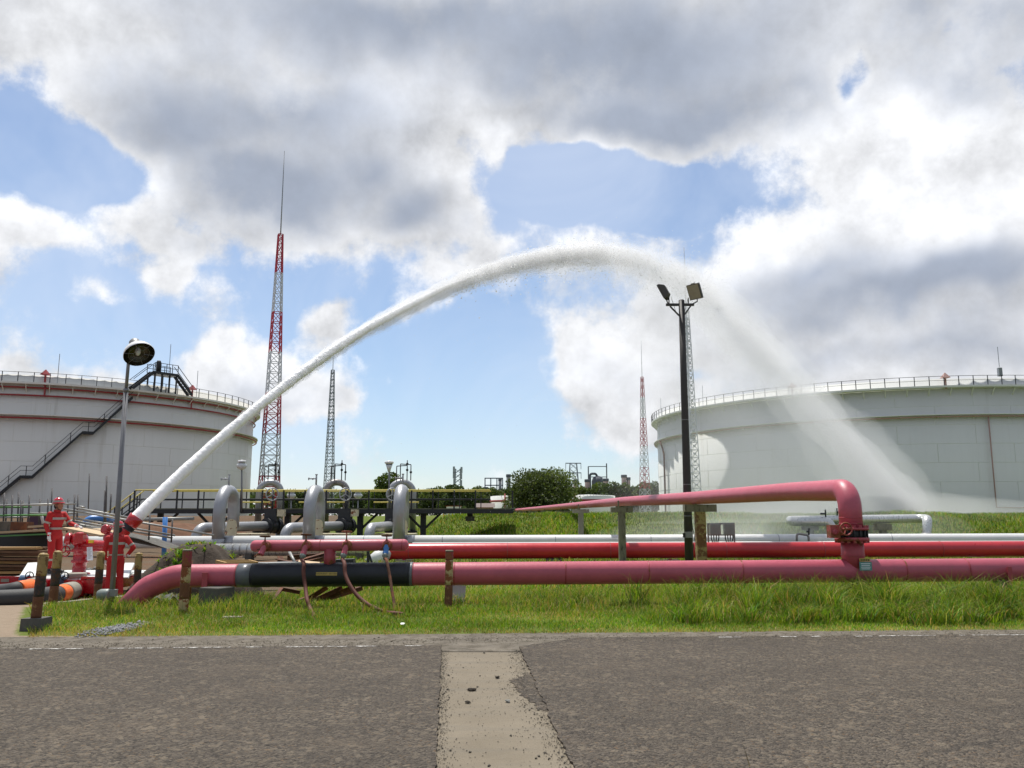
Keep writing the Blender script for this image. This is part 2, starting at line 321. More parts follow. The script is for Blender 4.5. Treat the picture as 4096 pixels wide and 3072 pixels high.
def ground_mat():
    m, t, b = newmat('turf_and_earth')
    oc = t.n('ShaderNodeTexCoord').outputs['Object']
    a = t.n('ShaderNodeAttribute', attribute_name='tint')
    n = t.noise(oc, .35, 7, .65); n2 = t.noise(oc, 6, 6, .7); n3 = t.noise(oc, 40, 3, .6)
    turf = t.mix(n, (.075, .11, .02, 1), (.15, .185, .034, 1))
    turf = t.mix(t.step(n2, .5, .75, 0, .6), turf, (.13, .105, .045, 1))
    sp = t.n('ShaderNodeSeparateColor'); t.put(sp.inputs[0], a.outputs['Color'])
    earth = t.mix(n2, (.20, .15, .105, 1), (.32, .255, .19, 1))
    yard = t.mix(n2, (.075, .055, .038, 1), (.16, .115, .075, 1)); yard = t.mix(t.step(n, .45, .65, 0, .6), yard, (.13, .065, .034, 1))
    earth = t.mix(sp.outputs[1], earth, yard)
    c = t.mix(t.step(t.m('ADD', sp.outputs[0], t.m('MULTIPLY', t.m('SUBTRACT', n2, .5), .5)), .35, .65), turf, earth)
    t.put(b.inputs['Base Color'], c); b.inputs['Roughness'].default_value = .95; b.inputs['Specular IOR Level'].default_value = .15
    bn = t.n('ShaderNodeBump'); bn.inputs['Strength'].default_value = .8; bn.inputs['Distance'].default_value = .05
    t.put(bn.inputs['Height'], t.m('ADD', n2, t.m('MULTIPLY', n3, .5))); t.put(b.inputs['Normal'], bn.outputs[0])
    return m
asphalt = asphalt_mat(); trench = concrete_strip_mat(); turf_m = ground_mat()
verge_m = mat('stained_verge_concrete', (.135, .116, .090), .95, var=.6, scale=3.0, bump=.6, bscale=60, dirt=.45, dirtcol=(.075, .062, .044))
line_m = mat('worn_white_road_paint', (.62, .61, .57), .8, var=.25, scale=20, bump=.3, dirt=.55, dirtcol=(.15, .135, .12))
crumb_m = mat('brown_asphalt_crumb', (.095, .084, .068), .95, var=.5, scale=30, bump=.2)
gravel_m = mat('pale_gravel', (.20, .205, .21), .9, var=.4, scale=10, bump=.3)

# ------------------------------------------------------------------ mesh helpers
def V(*a): return Vector(a)
class MB:
    def __init__(s): s.v = []; s.f = []; s.s = []
    def add(s, vs, fs, smooth=False):
        o = len(s.v); s.v.extend(tuple(v) for v in vs)
        s.f.extend(tuple(i + o for i in f) for f in fs)
        s.s.extend([smooth] * len(fs) if isinstance(smooth, bool) else smooth)
        return s
    def hexa(s, p):                                     # 8 corners: bottom ring 0-3, top ring 4-7
        return s.add(p, [(3, 2, 1, 0), (4, 5, 6, 7), (0, 1, 5, 4), (1, 2, 6, 5), (2, 3, 7, 6), (3, 0, 4, 7)])
    def box(s, c, size, rz=0.0, M3=None):
        x, y, z = [k / 2 for k in size]; c = Vector(c)
        m = M3 or Matrix.Rotation(rz, 3, 'Z')
        return s.hexa([c + m @ Vector(q) for q in ((-x, -y, -z), (x, -y, -z), (x, y, -z), (-x, y, -z), (-x, -y, z), (x, -y, z), (x, y, z), (-x, y, z))])
    def bar(s, p0, p1, w, h=None, up=(0, 0, 1)):
        p0, p1 = Vector(p0), Vector(p1); h = w if h is None else h
        d = (p1 - p0).normalized(); u = Vector(up)
        if abs(d.dot(u)) > .98: u = Vector((0, 1, 0))
        a = d.cross(u).normalized() * w / 2; b = a.cross(d).normalized() * h / 2
        return s.hexa([p0 - a - b, p0 + a - b, p0 + a + b, p0 - a + b, p1 - a - b, p1 + a - b, p1 + a + b, p1 - a + b])
    def tube(s, pts, r, n=12, caps=True, smooth=True):
        pts = [Vector(p) for p in pts]; m = len(pts)
        rs = [r] * m if not hasattr(r, '__len__') else list(r)
        tg = []
        for i in range(m):
            d = pts[min(i + 1, m - 1)] - pts[max(i - 1, 0)]
            tg.append(d.normalized() if d.length > 1e-9 else Vector((0, 0, 1)))
        u = Vector((0, 0, 1)) if abs(tg[0].z) < .9 else Vector((1, 0, 0))
        a = tg[0].cross(u).normalized(); vs = []
        for i in range(m):
            a = (a - tg[i] * a.dot(tg[i]))
            a = a.normalized() if a.length > 1e-6 else tg[i].orthogonal().normalized()
            b = tg[i].cross(a)
            for k in range(n):
                t = 2 * math.pi * k / n
                vs.append(pts[i] + (a * math.cos(t) + b * math.sin(t)) * rs[i])
        fs = []; sm = []
        for i in range(m - 1):
            for k in range(n):
                k2 = (k + 1) % n
                fs.append((i * n + k, i * n + k2, (i + 1) * n + k2, (i + 1) * n + k)); sm.append(smooth)
        if caps:
            fs.append(tuple(range(n - 1, -1, -1))); sm.append(False)
            fs.append(tuple((m - 1) * n + k for k in range(n))); sm.append(False)
        return s.add(vs, fs, sm)
    def lathe(s, prof, base, axis=(0, 0, 1), n=20, smooth=True, caps=True):
        ax = Vector(axis).normalized(); base = Vector(base)
        a = ax.orthogonal().normalized(); b = ax.cross(a); vs = []; fs = []; sm = []
        for (r, h) in prof:
            for k in range(n):
                t = 2 * math.pi * k / n
                vs.append(base + ax * h + (a * math.cos(t) + b * math.sin(t)) * r)
        for i in range(len(prof) - 1):
            for k in range(n):
                k2 = (k + 1) % n
                fs.append((i * n + k, i * n + k2, (i + 1) * n + k2, (i + 1) * n + k)); sm.append(smooth)
        if caps:
            if prof[0][0] > 1e-4: fs.append(tuple(range(n - 1, -1, -1))); sm.append(False)
            if prof[-1][0] > 1e-4: fs.append(tuple((len(prof) - 1) * n + k for k in range(n))); sm.append(False)
        return s.add(vs, fs, sm)
    def ball(s, c, r, seg=14, rings=9, M3=None):
        r = (r, r, r) if not hasattr(r, '__len__') else r; c = Vector(c); m = M3 or Matrix.Identity(3)
        vs = []; fs = []
        for i in range(rings + 1):
            p = math.pi * i / rings
            for k in range(seg):
                t = 2 * math.pi * k / seg
                vs.append(c + m @ Vector((r[0] * math.sin(p) * math.cos(t), r[1] * math.sin(p) * math.sin(t), r[2] * math.cos(p))))
        for i in range(rings):
            for k in range(seg):
                k2 = (k + 1) % seg
                fs.append((i * seg + k, (i + 1) * seg + k, (i + 1) * seg + k2, i * seg + k2))
        return s.add(vs, fs, True)
    def ring(s, c, axis, rad, r, n=28, m=8):             # a torus (handwheel rim)
        ax = Vector(axis).normalized(); a = ax.orthogonal().normalized(); b = ax.cross(a); c = Vector(c); vs = []; fs = []
        for i in range(n):
            t = 2 * math.pi * i / n; d = a * math.cos(t) + b * math.sin(t)
            for k in range(m):
                q = 2 * math.pi * k / m
                vs.append(c + d * (rad + r * math.cos(q)) + ax * r * math.sin(q))
        for i in range(n):
            for k in range(m):
                fs.append((i * m + k, ((i + 1) % n) * m + k, ((i + 1) % n) * m + (k + 1) % m, i * m + (k + 1) % m))
        return s.add(vs, fs, True)
    def build(s, name, material, parent=None, base=None):
        me = bpy.data.meshes.new(name)
        off = Vector(parent.matrix_world.translation) if parent else Vector(base if base is not None else (0, 0, 0))
        if parent is not None: off = WLOC[parent.name]
        me.from_pydata([tuple(Vector(v) - off) for v in s.v], [], s.f)
        me.polygons.foreach_set('use_smooth', s.s)
        me.materials.append(material); me.update()
        o = bpy.data.objects.new(name, me); C.objects.link(o)
        if parent is not None: o.parent = parent
        else: o.location = off
        WLOC[o.name] = off
        return o
WLOC = {}
def tag(o, label, cat, group=None):
    o['label'] = label; o['category'] = cat
    if group: o['group'] = group
    return o
def thing(name, label, cat, loc, group=None):
    o = bpy.data.objects.new(name, None); C.objects.link(o); o.location = loc; o.empty_display_size = .2
    WLOC[o.name] = Vector(loc)
    return tag(o, label, cat, group)
def struct(o): o['kind'] = 'structure'; return o
def share(src, parent, M4, name=None):                  # another object with the same mesh
    o = bpy.data.objects.new(name or src.name.split('.')[0], src.data); C.objects.link(o); o.parent = parent; o.matrix_local = M4
    WLOC[o.name] = WLOC[parent.name]
    return o
def fillet(pts, rad, n=8):
    pts = [Vector(p) for p in pts]; out = [pts[0]]
    rads = [rad] * len(pts) if not hasattr(rad, '__len__') else rad
    for i in range(1, len(pts) - 1):
        p, a, b = pts[i], (pts[i - 1] - pts[i]), (pts[i + 1] - pts[i])
        ang = a.angle(b); t = min(rads[i] / math.tan(ang / 2), a.length * .49, b.length * .49)
        r = t * math.tan(ang / 2)
        p0, p1 = p + a.normalized() * t, p + b.normalized() * t
        cc = p + (a.normalized() + b.normalized()).normalized() * math.sqrt(r * r + t * t)
        v0, v1 = p0 - cc, p1 - cc
        th = v0.angle(v1); ax = v0.cross(v1).normalized()
        for k in range(n + 1): out.append(cc + Matrix.Rotation(th * k / n, 3, ax) @ v0)
    out.append(pts[-1]); return out
def spline(pts, n=8):
    P = [Vector(p) for p in pts]; P = [2 * P[0] - P[1]] + P + [2 * P[-1] - P[-2]]; out = []
    for i in range(1, len(P) - 2):
        a, b, c, d = P[i - 1:i + 3]
        for k in range(n):
            t = k / n
            out.append(.5 * ((2 * b) + (c - a) * t + (2 * a - 5 * b + 4 * c - d) * t * t + (3 * b - a - 3 * c + d) * t ** 3))
    out.append(P[-2]); return out
def np_mesh(name, verts, quads, material, tint=None, tris=False, smooth=False):
    me = bpy.data.meshes.new(name); k = quads.shape[1]
    me.vertices.add(len(verts)); me.vertices.foreach_set('co', verts.astype(np.float32).ravel())
    me.loops.add(quads.size); me.loops.foreach_set('vertex_index', quads.astype(np.int32).ravel())
    me.polygons.add(len(quads)); me.polygons.foreach_set('loop_start', np.arange(0, quads.size, k, dtype=np.int32))
    me.polygons.foreach_set('loop_total', np.full(len(quads), k, dtype=np.int32))
    if smooth: me.polygons.foreach_set('use_smooth', np.ones(len(quads), dtype=bool))
    me.update(calc_edges=True); me.validate()
    if tint is not None:
        at_ = me.attributes.new('tint', 'FLOAT_COLOR', 'POINT')
        at_.data.foreach_set('color', np.concatenate([tint, np.ones((len(tint), 1))], 1).astype(np.float32).ravel())
    if material: me.materials.append(material)
    return me
def smoothstep(x, a, b):
    t = np.clip((x - a) / (b - a), 0, 1); return t * t * (3 - 2 * t)

# ------------------------------------------------------------------ ground, road, pavement
def kerb_x(y):      # right-hand edge of the bare yard
    return np.interp(y, [10.0, 11.3, 15.4, 16.0, 17.2, 18.6, 21, 26, 34, 48, 60], [-6.2, -6.5, -8.75, -8.4, -7.7, -5.6, -5.0, -6.5, -8, -9, -9])
def vnoise(x, y, s, seed=0):
    xs, ys = x * s + seed * 17.3, y * s + seed * 9.1
    return (np.sin(xs * 1.7 + np.sin(ys * 1.3 + seed)) + np.sin(ys * 2.1 + np.sin(xs * .9) * 1.4) + np.sin((xs + ys) * 1.13 + 2 * np.sin((xs - ys) * .7))) / 3
def ht(x, y):
    x = np.asarray(x, float); y = np.asarray(y, float)
    yr = y - .055 * np.clip(x, -40, 40)
    z = np.where(y < 13.5, np.interp(yr, [0, 11.72, 11.86, 12.2], [-.05, -.05, .004, .01]), np.interp(y, [13.5, 15, 20, 33, 48], [.01, 0.0, -.25, -.45, -.45]))
    toe = np.where(x > 0, 48., 48 + 10 * smoothstep(-x, 0, 9)); wid = 10.0
    b = smoothstep(y, toe, toe + wid) * 2.1 - .45 * smoothstep(y, toe + wid, toe + wid + 10)
    z = z + b
    hump = np.exp(-((x + 24) / 9) ** 2 - ((y - 48) / 4.0) ** 2) * 1.0
    z = z + hump * (y > 20)
    z = z + vnoise(x, y, .9, 1) * .035 * smoothstep(y, 12, 16) + vnoise(x, y, .25, 2) * .06 * smoothstep(y, 20, 40)
    z = z + vnoise(x, y, 2.5, 3) * .012 * smoothstep(y, 11.6, 13)
    return z
gx = np.unique(np.concatenate([np.linspace(-1500, -60, 22), np.linspace(-60, -14, 60), np.linspace(-14, 16, 150), np.linspace(16, 70, 60), np.linspace(70, 1500, 22)]))
gy = np.unique(np.concatenate([np.linspace(-60, 8, 12), np.linspace(8, 24, 110), np.linspace(24, 76, 120), np.linspace(76, 300, 26), np.linspace(300, 2600, 20)]))
X, Y = np.meshgrid(gx, gy); Z = ht(X, Y)
nx, ny = len(gx), len(gy)
ii = np.arange(nx * ny).reshape(ny, nx)
quads = np.stack([ii[:-1, :-1], ii[:-1, 1:], ii[1:, 1:], ii[1:, :-1]], -1).reshape(-1, 4)
d = smoothstep(kerb_x(Y) - X, -.25, .35)
d = np.maximum(d * (Y < 52), smoothstep(-X, 12.5, 14.5) * (Y >= 20) * (Y < 110)) ; d = np.where(Y < 11.6, np.maximum(d, .8), d)
tint = np.stack([d, smoothstep(Y, 16.5, 19), d], -1).reshape(-1, 3)
me = np_mesh('ground', np.stack([X, Y, Z], -1).reshape(-1, 3), quads, turf_m, tint, smooth=True)
o = bpy.data.objects.new('ground', me); C.objects.link(o); struct(o)

def jitter_line(p0, p1, n, amp, seed):
    r = random.Random(seed); p0, p1 = Vector(p0), Vector(p1); d = (p1 - p0); nrm = Vector((-d.y, d.x, 0)).normalized(); out = []
    w = 0
    for i in range(n + 1):
        w = w * .6 + r.uniform(-1, 1) * amp
        out.append(p0 + d * (i / n) + nrm * (w if 0 < i < n else 0))
    return out
def slab(name, loop, z0, z1, material):
    n = len(loop); mb = MB()
    top = [Vector((p.x, p.y, z1)) for p in loop]; bot = [Vector((p.x, p.y, z0)) for p in loop]
    mb.add(bot + top, [tuple(range(n, 2 * n))] + [(i, (i + 1) % n, n + (i + 1) % n, n + i) for i in range(n)])
    return mb.build(name, material)
# concrete verge and the trench strip that crosses the road (one pour)
ve = jitter_line(V(-7.6, 11.46, 0), V(30, 13.53, 0), 160, .02, 3)
verge = slab('concrete_verge', [V(-7.6, 9.6, 0), V(-1.5, 10.3, 0), V(1.5, 10.3, 0), V(30, 12.2, 0)] + ve[::-1], -.06, .0, verge_m); struct(verge)
sl0, sl1 = gp(1745, 3072), gp(1765, 2592); sr0, sr1 = gp(2290, 3072), gp(2075, 2585)
def ext(a, b, y): t = (y - a.y) / (b.y - a.y); return a + (b - a) * t
strip = slab('trench_strip', [ext(sl0, sl1, -8) - V(.4, 0, 0), ext(sr0, sr1, -8) + V(.4, 0, 0), ext(sr0, sr1, 10.28) + V(.4, 0, 0), ext(sl0, sl1, 10.28) - V(.4, 0, 0)], -.07, -.004, trench); struct(strip)
# two asphalt sheets either side of the trench, a couple of centimetres proud
YE = 10.72
le = jitter_line(ext(sl0, sl1, -8), ext(sl0, sl1, YE - .05), 420, .009, 5)
re_ = jitter_line(ext(sr0, sr1, -8), ext(sr0, sr1, YE - .12), 420, .012, 6)
edge_l = jitter_line(V(le[-1].x, YE, 0), V(-60, YE - 3.25, 0), 170, .022, 8)
edge_r = jitter_line(V(re_[-1].x, YE - .1, 0), V(re_[-1].x + .75, YE + .62, 0), 14, .02, 9) + jitter_line(V(re_[-1].x + .85, YE + .65, 0), V(60, YE + .65 + 3.2, 0), 140, .02, 10)
ra = slab('road', le + edge_l + [V(-60, -8, 0)], -.06, .014, asphalt); struct(ra)
rb = slab('road', [V(60, -8, 0)] + edge_r[::-1] + re_[::-1], -.06, .014, asphalt); struct(rb)
# worn white edge line, in broken flecks
def edge_line(name, x0, x1, yfun, seed):
    r = random.Random(seed); mb = MB(); x = x0
    while x < x1:
        L = r.uniform(.03, .26)
        if r.random() < .62:
            pts = []
            for k in range(5):
                t = x + L * k / 4
                pts.append((V(t, yfun(t) - r.uniform(.012, .045), .0182), V(t, yfun(t) + r.uniform(.012, .045), .0182)))
            for (a, b), (c_, d_) in zip(pts, pts[1:]): mb.add([a, c_, d_, b], [(0, 1, 2, 3)])
        x += L + r.uniform(.0, .05)
    return struct(mb.build(name, line_m))
edge_line('road_edge_line', -7.0, -.95, lambda x: YE - .07 + (x + .9) * .055, 1)
edge_line('road_edge_line', 2.4, 22, lambda x: YE + .55 + (x - .9) * .0545, 2)
# a tongue of asphalt left on the right of the strip
tp = [ext(sr0, sr1, y) for y in (7.1, 7.5, 8.0, 8.5, 8.9)]
tong = [q + V(.05, 0, 0) for q in tp] + jitter_line(tp[4] + V(-.02, 0, 0), tp[3] + V(-.20, .12, 0), 22, .022, 30) + jitter_line(tp[3] + V(-.22, .08, 0), tp[2] + V(-.17, -.1, 0), 30, .022, 31) + jitter_line(tp[2] + V(-.17, -.12, 0), tp[0] + V(.0, .05, 0), 40, .018, 32)
struct(slab('road_patch', tong, -.03, .0005, asphalt))
# crumbled asphalt and grit lying along the trench
def grit(name, n, fn, smin, smax, material, seed, label, cat):
    r = np.random.default_rng(seed); P = fn(r, n); s = r.uniform(smin, smax, n) * (1 + (r.random(n) > .96) * 1.2)
    base = np.array([[0, 0, 1.], [1, 0, 0], [-.5, .87, 0], [-.5, -.87, 0], [.3, .2, -.7]])
    T = np.array([[0, 1, 2], [0, 2, 3], [0, 3, 1], [4, 2, 1], [4, 3, 2], [4, 1, 3]])
    ang = r.uniform(0, 6.28, n); c, si = np.cos(ang), np.sin(ang)
    vv = base[None] * (1 + r.uniform(-.35, .35, (n, 5, 3)))
    vx = vv[..., 0] * c[:, None] - vv[..., 1] * si[:, None]; vy = vv[..., 0] * si[:, None] + vv[..., 1] * c[:, None]
    vv = np.stack([vx, vy, vv[..., 2] * .7], -1) * s[:, None, None] + P[:, None]
    me = np_mesh(name, vv.reshape(-1, 3), (T[None] + 5 * np.arange(n)[:, None, None]).reshape(-1, 3), material)
    o = bpy.data.objects.new(name, me); C.objects.link(o); o['kind'] = 'stuff'; tag(o, label, cat); return o
def trench_pts(r, n):
    y = r.uniform(4.5, 10.4, n); side = r.random(n)
    xl = np.interp(y, [sl0.y, sl1.y], [sl0.x, sl1.x]); xr = np.interp(y, [sr0.y, sr1.y], [sr0.x, sr1.x])
    xr2 = xr + np.where(y < sr0.y, (y - sr0.y) * (sr1.x - sr0.x) / (sr1.y - sr0.y), 0)
    e = np.abs(r.normal(0, .07, n)); patch = np.exp(-((y - 8.0) / .7) ** 2) * .25
    x = np.where(side < .36, xl + e * .7, np.where(side < .8, xr2 - np.abs(r.normal(0, .08, n)) - r.uniform(0, 1, n) * patch, r.uniform(xl, xr2)))
    return np.stack([x, y, np.full(n, .002)], -1)
grit('asphalt_crumbs', 3600, trench_pts, .002, .007, crumb_m, 4, 'dark crumbs of asphalt strewn over the pale concrete strip', 'grit')
def gravel_pts(r, n):
    c0 = gp(465, 2524); a = r.uniform(0, 6.28, n); q = r.random(n) ** .7
    x = c0.x + np.cos(a) * q * .30 + np.sin(a) * q * .12; y = c0.y + np.sin(a) * q * .72
    return np.stack([x, y, ht(x, y) + .012 + r.random(n) * .015], -1)
grit('gravel_patch', 800, gravel_pts, .008, .024, gravel_m, 5, 'patch of pale gravel in the grass beside the road', 'gravel')
def verge_pts(r, n):
    x = r.uniform(-7.2, 16, n); y = 11.05 + .055 * x + r.normal(.25, .22, n); y = np.where(x < -1, y - .25, y)
    return np.stack([x, y, np.where(y < np.where(x < -.9, YE + .055 * (x + .9), YE + .62 + .054 * (x - .9)), .016, .002)], -1)
grit('verge_grit', 7000, verge_pts, .003, .010, verge_m, 14, 'brown grit scattered along the edge of the road', 'grit')
# low kerb between yard and grass
kb = MB(); kp = [gp(150, 2466, -.0), gp(182, 2424, -.04), gp(270, 2418, -.05), gp(367, 2407, -.06), gp(494, 2395, -.08), gp(560, 2391, -.1)]
for a, b in zip(kp, kp[1:]): kb.bar(a + V(0, 0, -.02), b + V(0, 0, -.02), .13, .16)
tag(kb.build('kerb', conc), 'low pale concrete kerb between the bare yard and the grass', 'kerb')

# ------------------------------------------------------------------ grass
def blades(P, h, w, col, lean, seed, bend=.5):
    r = np.random.default_rng(seed); n = len(P); a = r.uniform(0, 6.2832, n); la = r.uniform(0, 6.2832, n)
    side = np.stack([np.cos(a), np.sin(a), np.zeros(n)], -1) * (w / 2)[:, None]
    ld = np.stack([np.cos(la), np.sin(la), np.zeros(n)], -1) * (lean * h)[:, None]
    up = np.zeros((n, 3)); up[:, 2] = h
    b0, b1 = P - side, P + side
    mid = P + up * .58 + ld * .38; m0, m1 = mid - side * .75, mid + side * .75
    tip = P + up * (1 - .25 * np.minimum(lean, 1))[:, None] + ld
    v = np.stack([b0, b1, m1, m0, tip], 1).reshape(-1, 3)
    k = 5 * np.arange(n)[:, None]
    f = np.concatenate([np.array([[0, 1, 2]]) + k, np.array([[0, 2, 3]]) + k, np.array([[3, 2, 4]]) + k])
    t = np.repeat(col, 5, 0)
    t = t.reshape(n, 5, 3); t = t.reshape(-1, 3)
    return v, f, t
def gcol(r, n, straw):
    g = np.stack([r.uniform(.145, .24, n), r.uniform(.245, .345, n), r.uniform(.012, .032, n)], -1)
    dk = np.stack([r.uniform(.050, .085, n), r.uniform(.12, .18, n), r.uniform(.012, .024, n)], -1)
    s = np.stack([r.uniform(.32, .48, n), r.uniform(.26, .36, n), r.uniform(.09, .15, n)], -1)
    out = np.where((r.random(n) < .3)[:, None], dk, g)
    return np.where((r.random(n) < straw)[:, None], s, out)
def add_grass(name, parts, label):
    vs, fs, ts = [], [], []; o = 0
    for v, f, t in parts: vs.append(v); fs.append(f + o); ts.append(t); o += len(v)
    me = np_mesh(name, np.concatenate(vs), np.concatenate(fs), grass_m, np.concatenate(ts))
    ob = bpy.data.objects.new(name, me); C.objects.link(ob); ob['kind'] = 'stuff'; tag(ob, label, 'grass'); return ob
r = np.random.default_rng(21); parts = []
def field(n, x0, x1, y0, y1, keep):
    x = r.uniform(x0, x1, n); y = y0 + (y1 - y0) * r.random(n) ** 1.15; k = keep(x, y); x, y = x[k], y[k]
    return np.stack([x, y, ht(x, y) - .01], -1)
gedge = lambda x: 11.72 + .055 * x + .09 * vnoise(x, x * .3, 1.6, 5) + .07 * vnoise(x, x, 5.0, 6) + .04 * vnoise(x, x, 13.0, 7)
def in_grass(x, y): return (x > kerb_x(y) + .12) & (y > gedge(x) + r.exponential(.05, len(x)))
def pit(x, y):      # keep grass off the gravel and hose ends
    c0 = gp(465, 2522); return ((x - c0.x) / .30) ** 2 + ((y - c0.y) / .6) ** 2 + .5 * vnoise(x, y, 9.0, 3) > .7
# short mown verge
P = field(150000, -8.7, 14.5, 11.2, 15.4, lambda x, y: in_grass(x, y) & pit(x, y)); n = len(P)
edge_d = P[:, 1] - gedge(P[:, 0]); clump = np.clip(.55 + .55 * vnoise(P[:, 0], P[:, 1], 1.7, 8) + .25 * vnoise(P[:, 0], P[:, 1], 5, 9), .2, 1.5)
h = (.035 + .085 * clump * np.clip(edge_d / .8, .25, 1)) * r.uniform(.6, 1.35, n)
straw = np.clip(.75 - edge_d * 1.3, .08, .75) + .30 * smoothstep(vnoise(P[:, 0], P[:, 1], .8, 11), .0, .6) + .18 * smoothstep(-P[:, 0], 1, 6)
col = gcol(r, n, 0); s_ = gcol(r, n, 1.0); k = r.random(n) < straw; col[k] = s_[k]
col = col * (1 + .34 * vnoise(P[:, 0], P[:, 1], .9, 12) + .18 * vnoise(P[:, 0], P[:, 1], 3.1, 15))[:, None]
parts.append(blades(P, h, r.uniform(.006, .012, n), col, r.uniform(.2, 1.1, n), 1))
# longer grass under and behind the near pipe
P = field(95000, -8.5, 17.5, 14.0, 21.5, lambda x, y: (x > kerb_x(y) + .1)); n = len(P)
clump = np.clip(.6 + .6 * vnoise(P[:, 0], P[:, 1], 1.3, 13), .15, 1.5)
h = (.06 + .17 * clump) * r.uniform(.6, 1.4, n)
col = gcol(r, n, .26) * (1 + .32 * vnoise(P[:, 0], P[:, 1], .7, 14))[:, None]
parts.append(blades(P, h, r.uniform(.008, .014, n), col, r.uniform(.15, .9, n), 2))
# rank tussocks to the right, growing up past the pipe
tn = 0
for i in range(460):
    x = r.uniform(2.2, 12.6); y = r.uniform(12.6, 15.0)
    if x < 4.6 and r.random() < .55: continue
    k = int(r.uniform(45, 110)); tn += k
    rad = r.uniform(.08, .28); q = rad * np.sqrt(r.random(k)); a = r.uniform(0, 6.28, k)
    px, py = x + q * np.cos(a), y + q * np.sin(a)
    hh = r.uniform(.26, .62) * (1.15 if y > 13.6 else .7) * r.uniform(.55, 1.2, k)
    parts.append(blades(np.stack([px, py, ht(px, py) - .01], -1), hh, r.uniform(.008, .016, k), gcol(r, k, .16) * r.uniform(.6, 1.15), r.uniform(.2, 1.25, k), 100 + i))
for i in range(150):     # thin seeded stalks
    x = r.choice([r.uniform(-7.5, 12)]); y = r.uniform(13.3, 14.9)
    if x < kerb_x(y) + .3: continue
    k = int(r.uniform(3, 9)); px, py = x + r.normal(0, .12, k), y + r.normal(0, .1, k)
    hh = r.uniform(.28, .55, k) * (1.25 if x > 3 else .8)
    parts.append(blades(np.stack([px, py, ht(px, py)], -1), hh, r.uniform(.004, .007, k), gcol(r, k, .55), r.uniform(.2, .9, k), 400 + i))
add_grass('verge_grass', parts, 'bright green grass strip along the road and under the near pipe')
parts = []
P = field(60000, -9, 34, 21, 47, lambda x, y: (x > kerb_x(y))); n = len(P)
parts.append(blades(P, r.uniform(.10, .30, n) * (1 + .4 * vnoise(P[:, 0], P[:, 1], .6, 3)), r.uniform(.02, .04, n), gcol(r, n, .28), r.uniform(.2, .9, n), 31))
P = field(125000, -22, 46, 46, 62, lambda x, y: (x > -13.0)); n = len(P)
var_ = 1 + .38 * vnoise(P[:, 0], P[:, 1], .35, 4) + .3 * vnoise(P[:, 0], P[:, 1], 1.1, 5)
parts.append(blades(P, r.uniform(.12, .36, n) * var_, r.uniform(.025, .06, n), gcol(r, n, .14) * var_[:, None] * .88, r.uniform(.2, .9, n), 32))
add_grass('bank_grass', parts, 'green grass over the earth bank in front of the tanks')

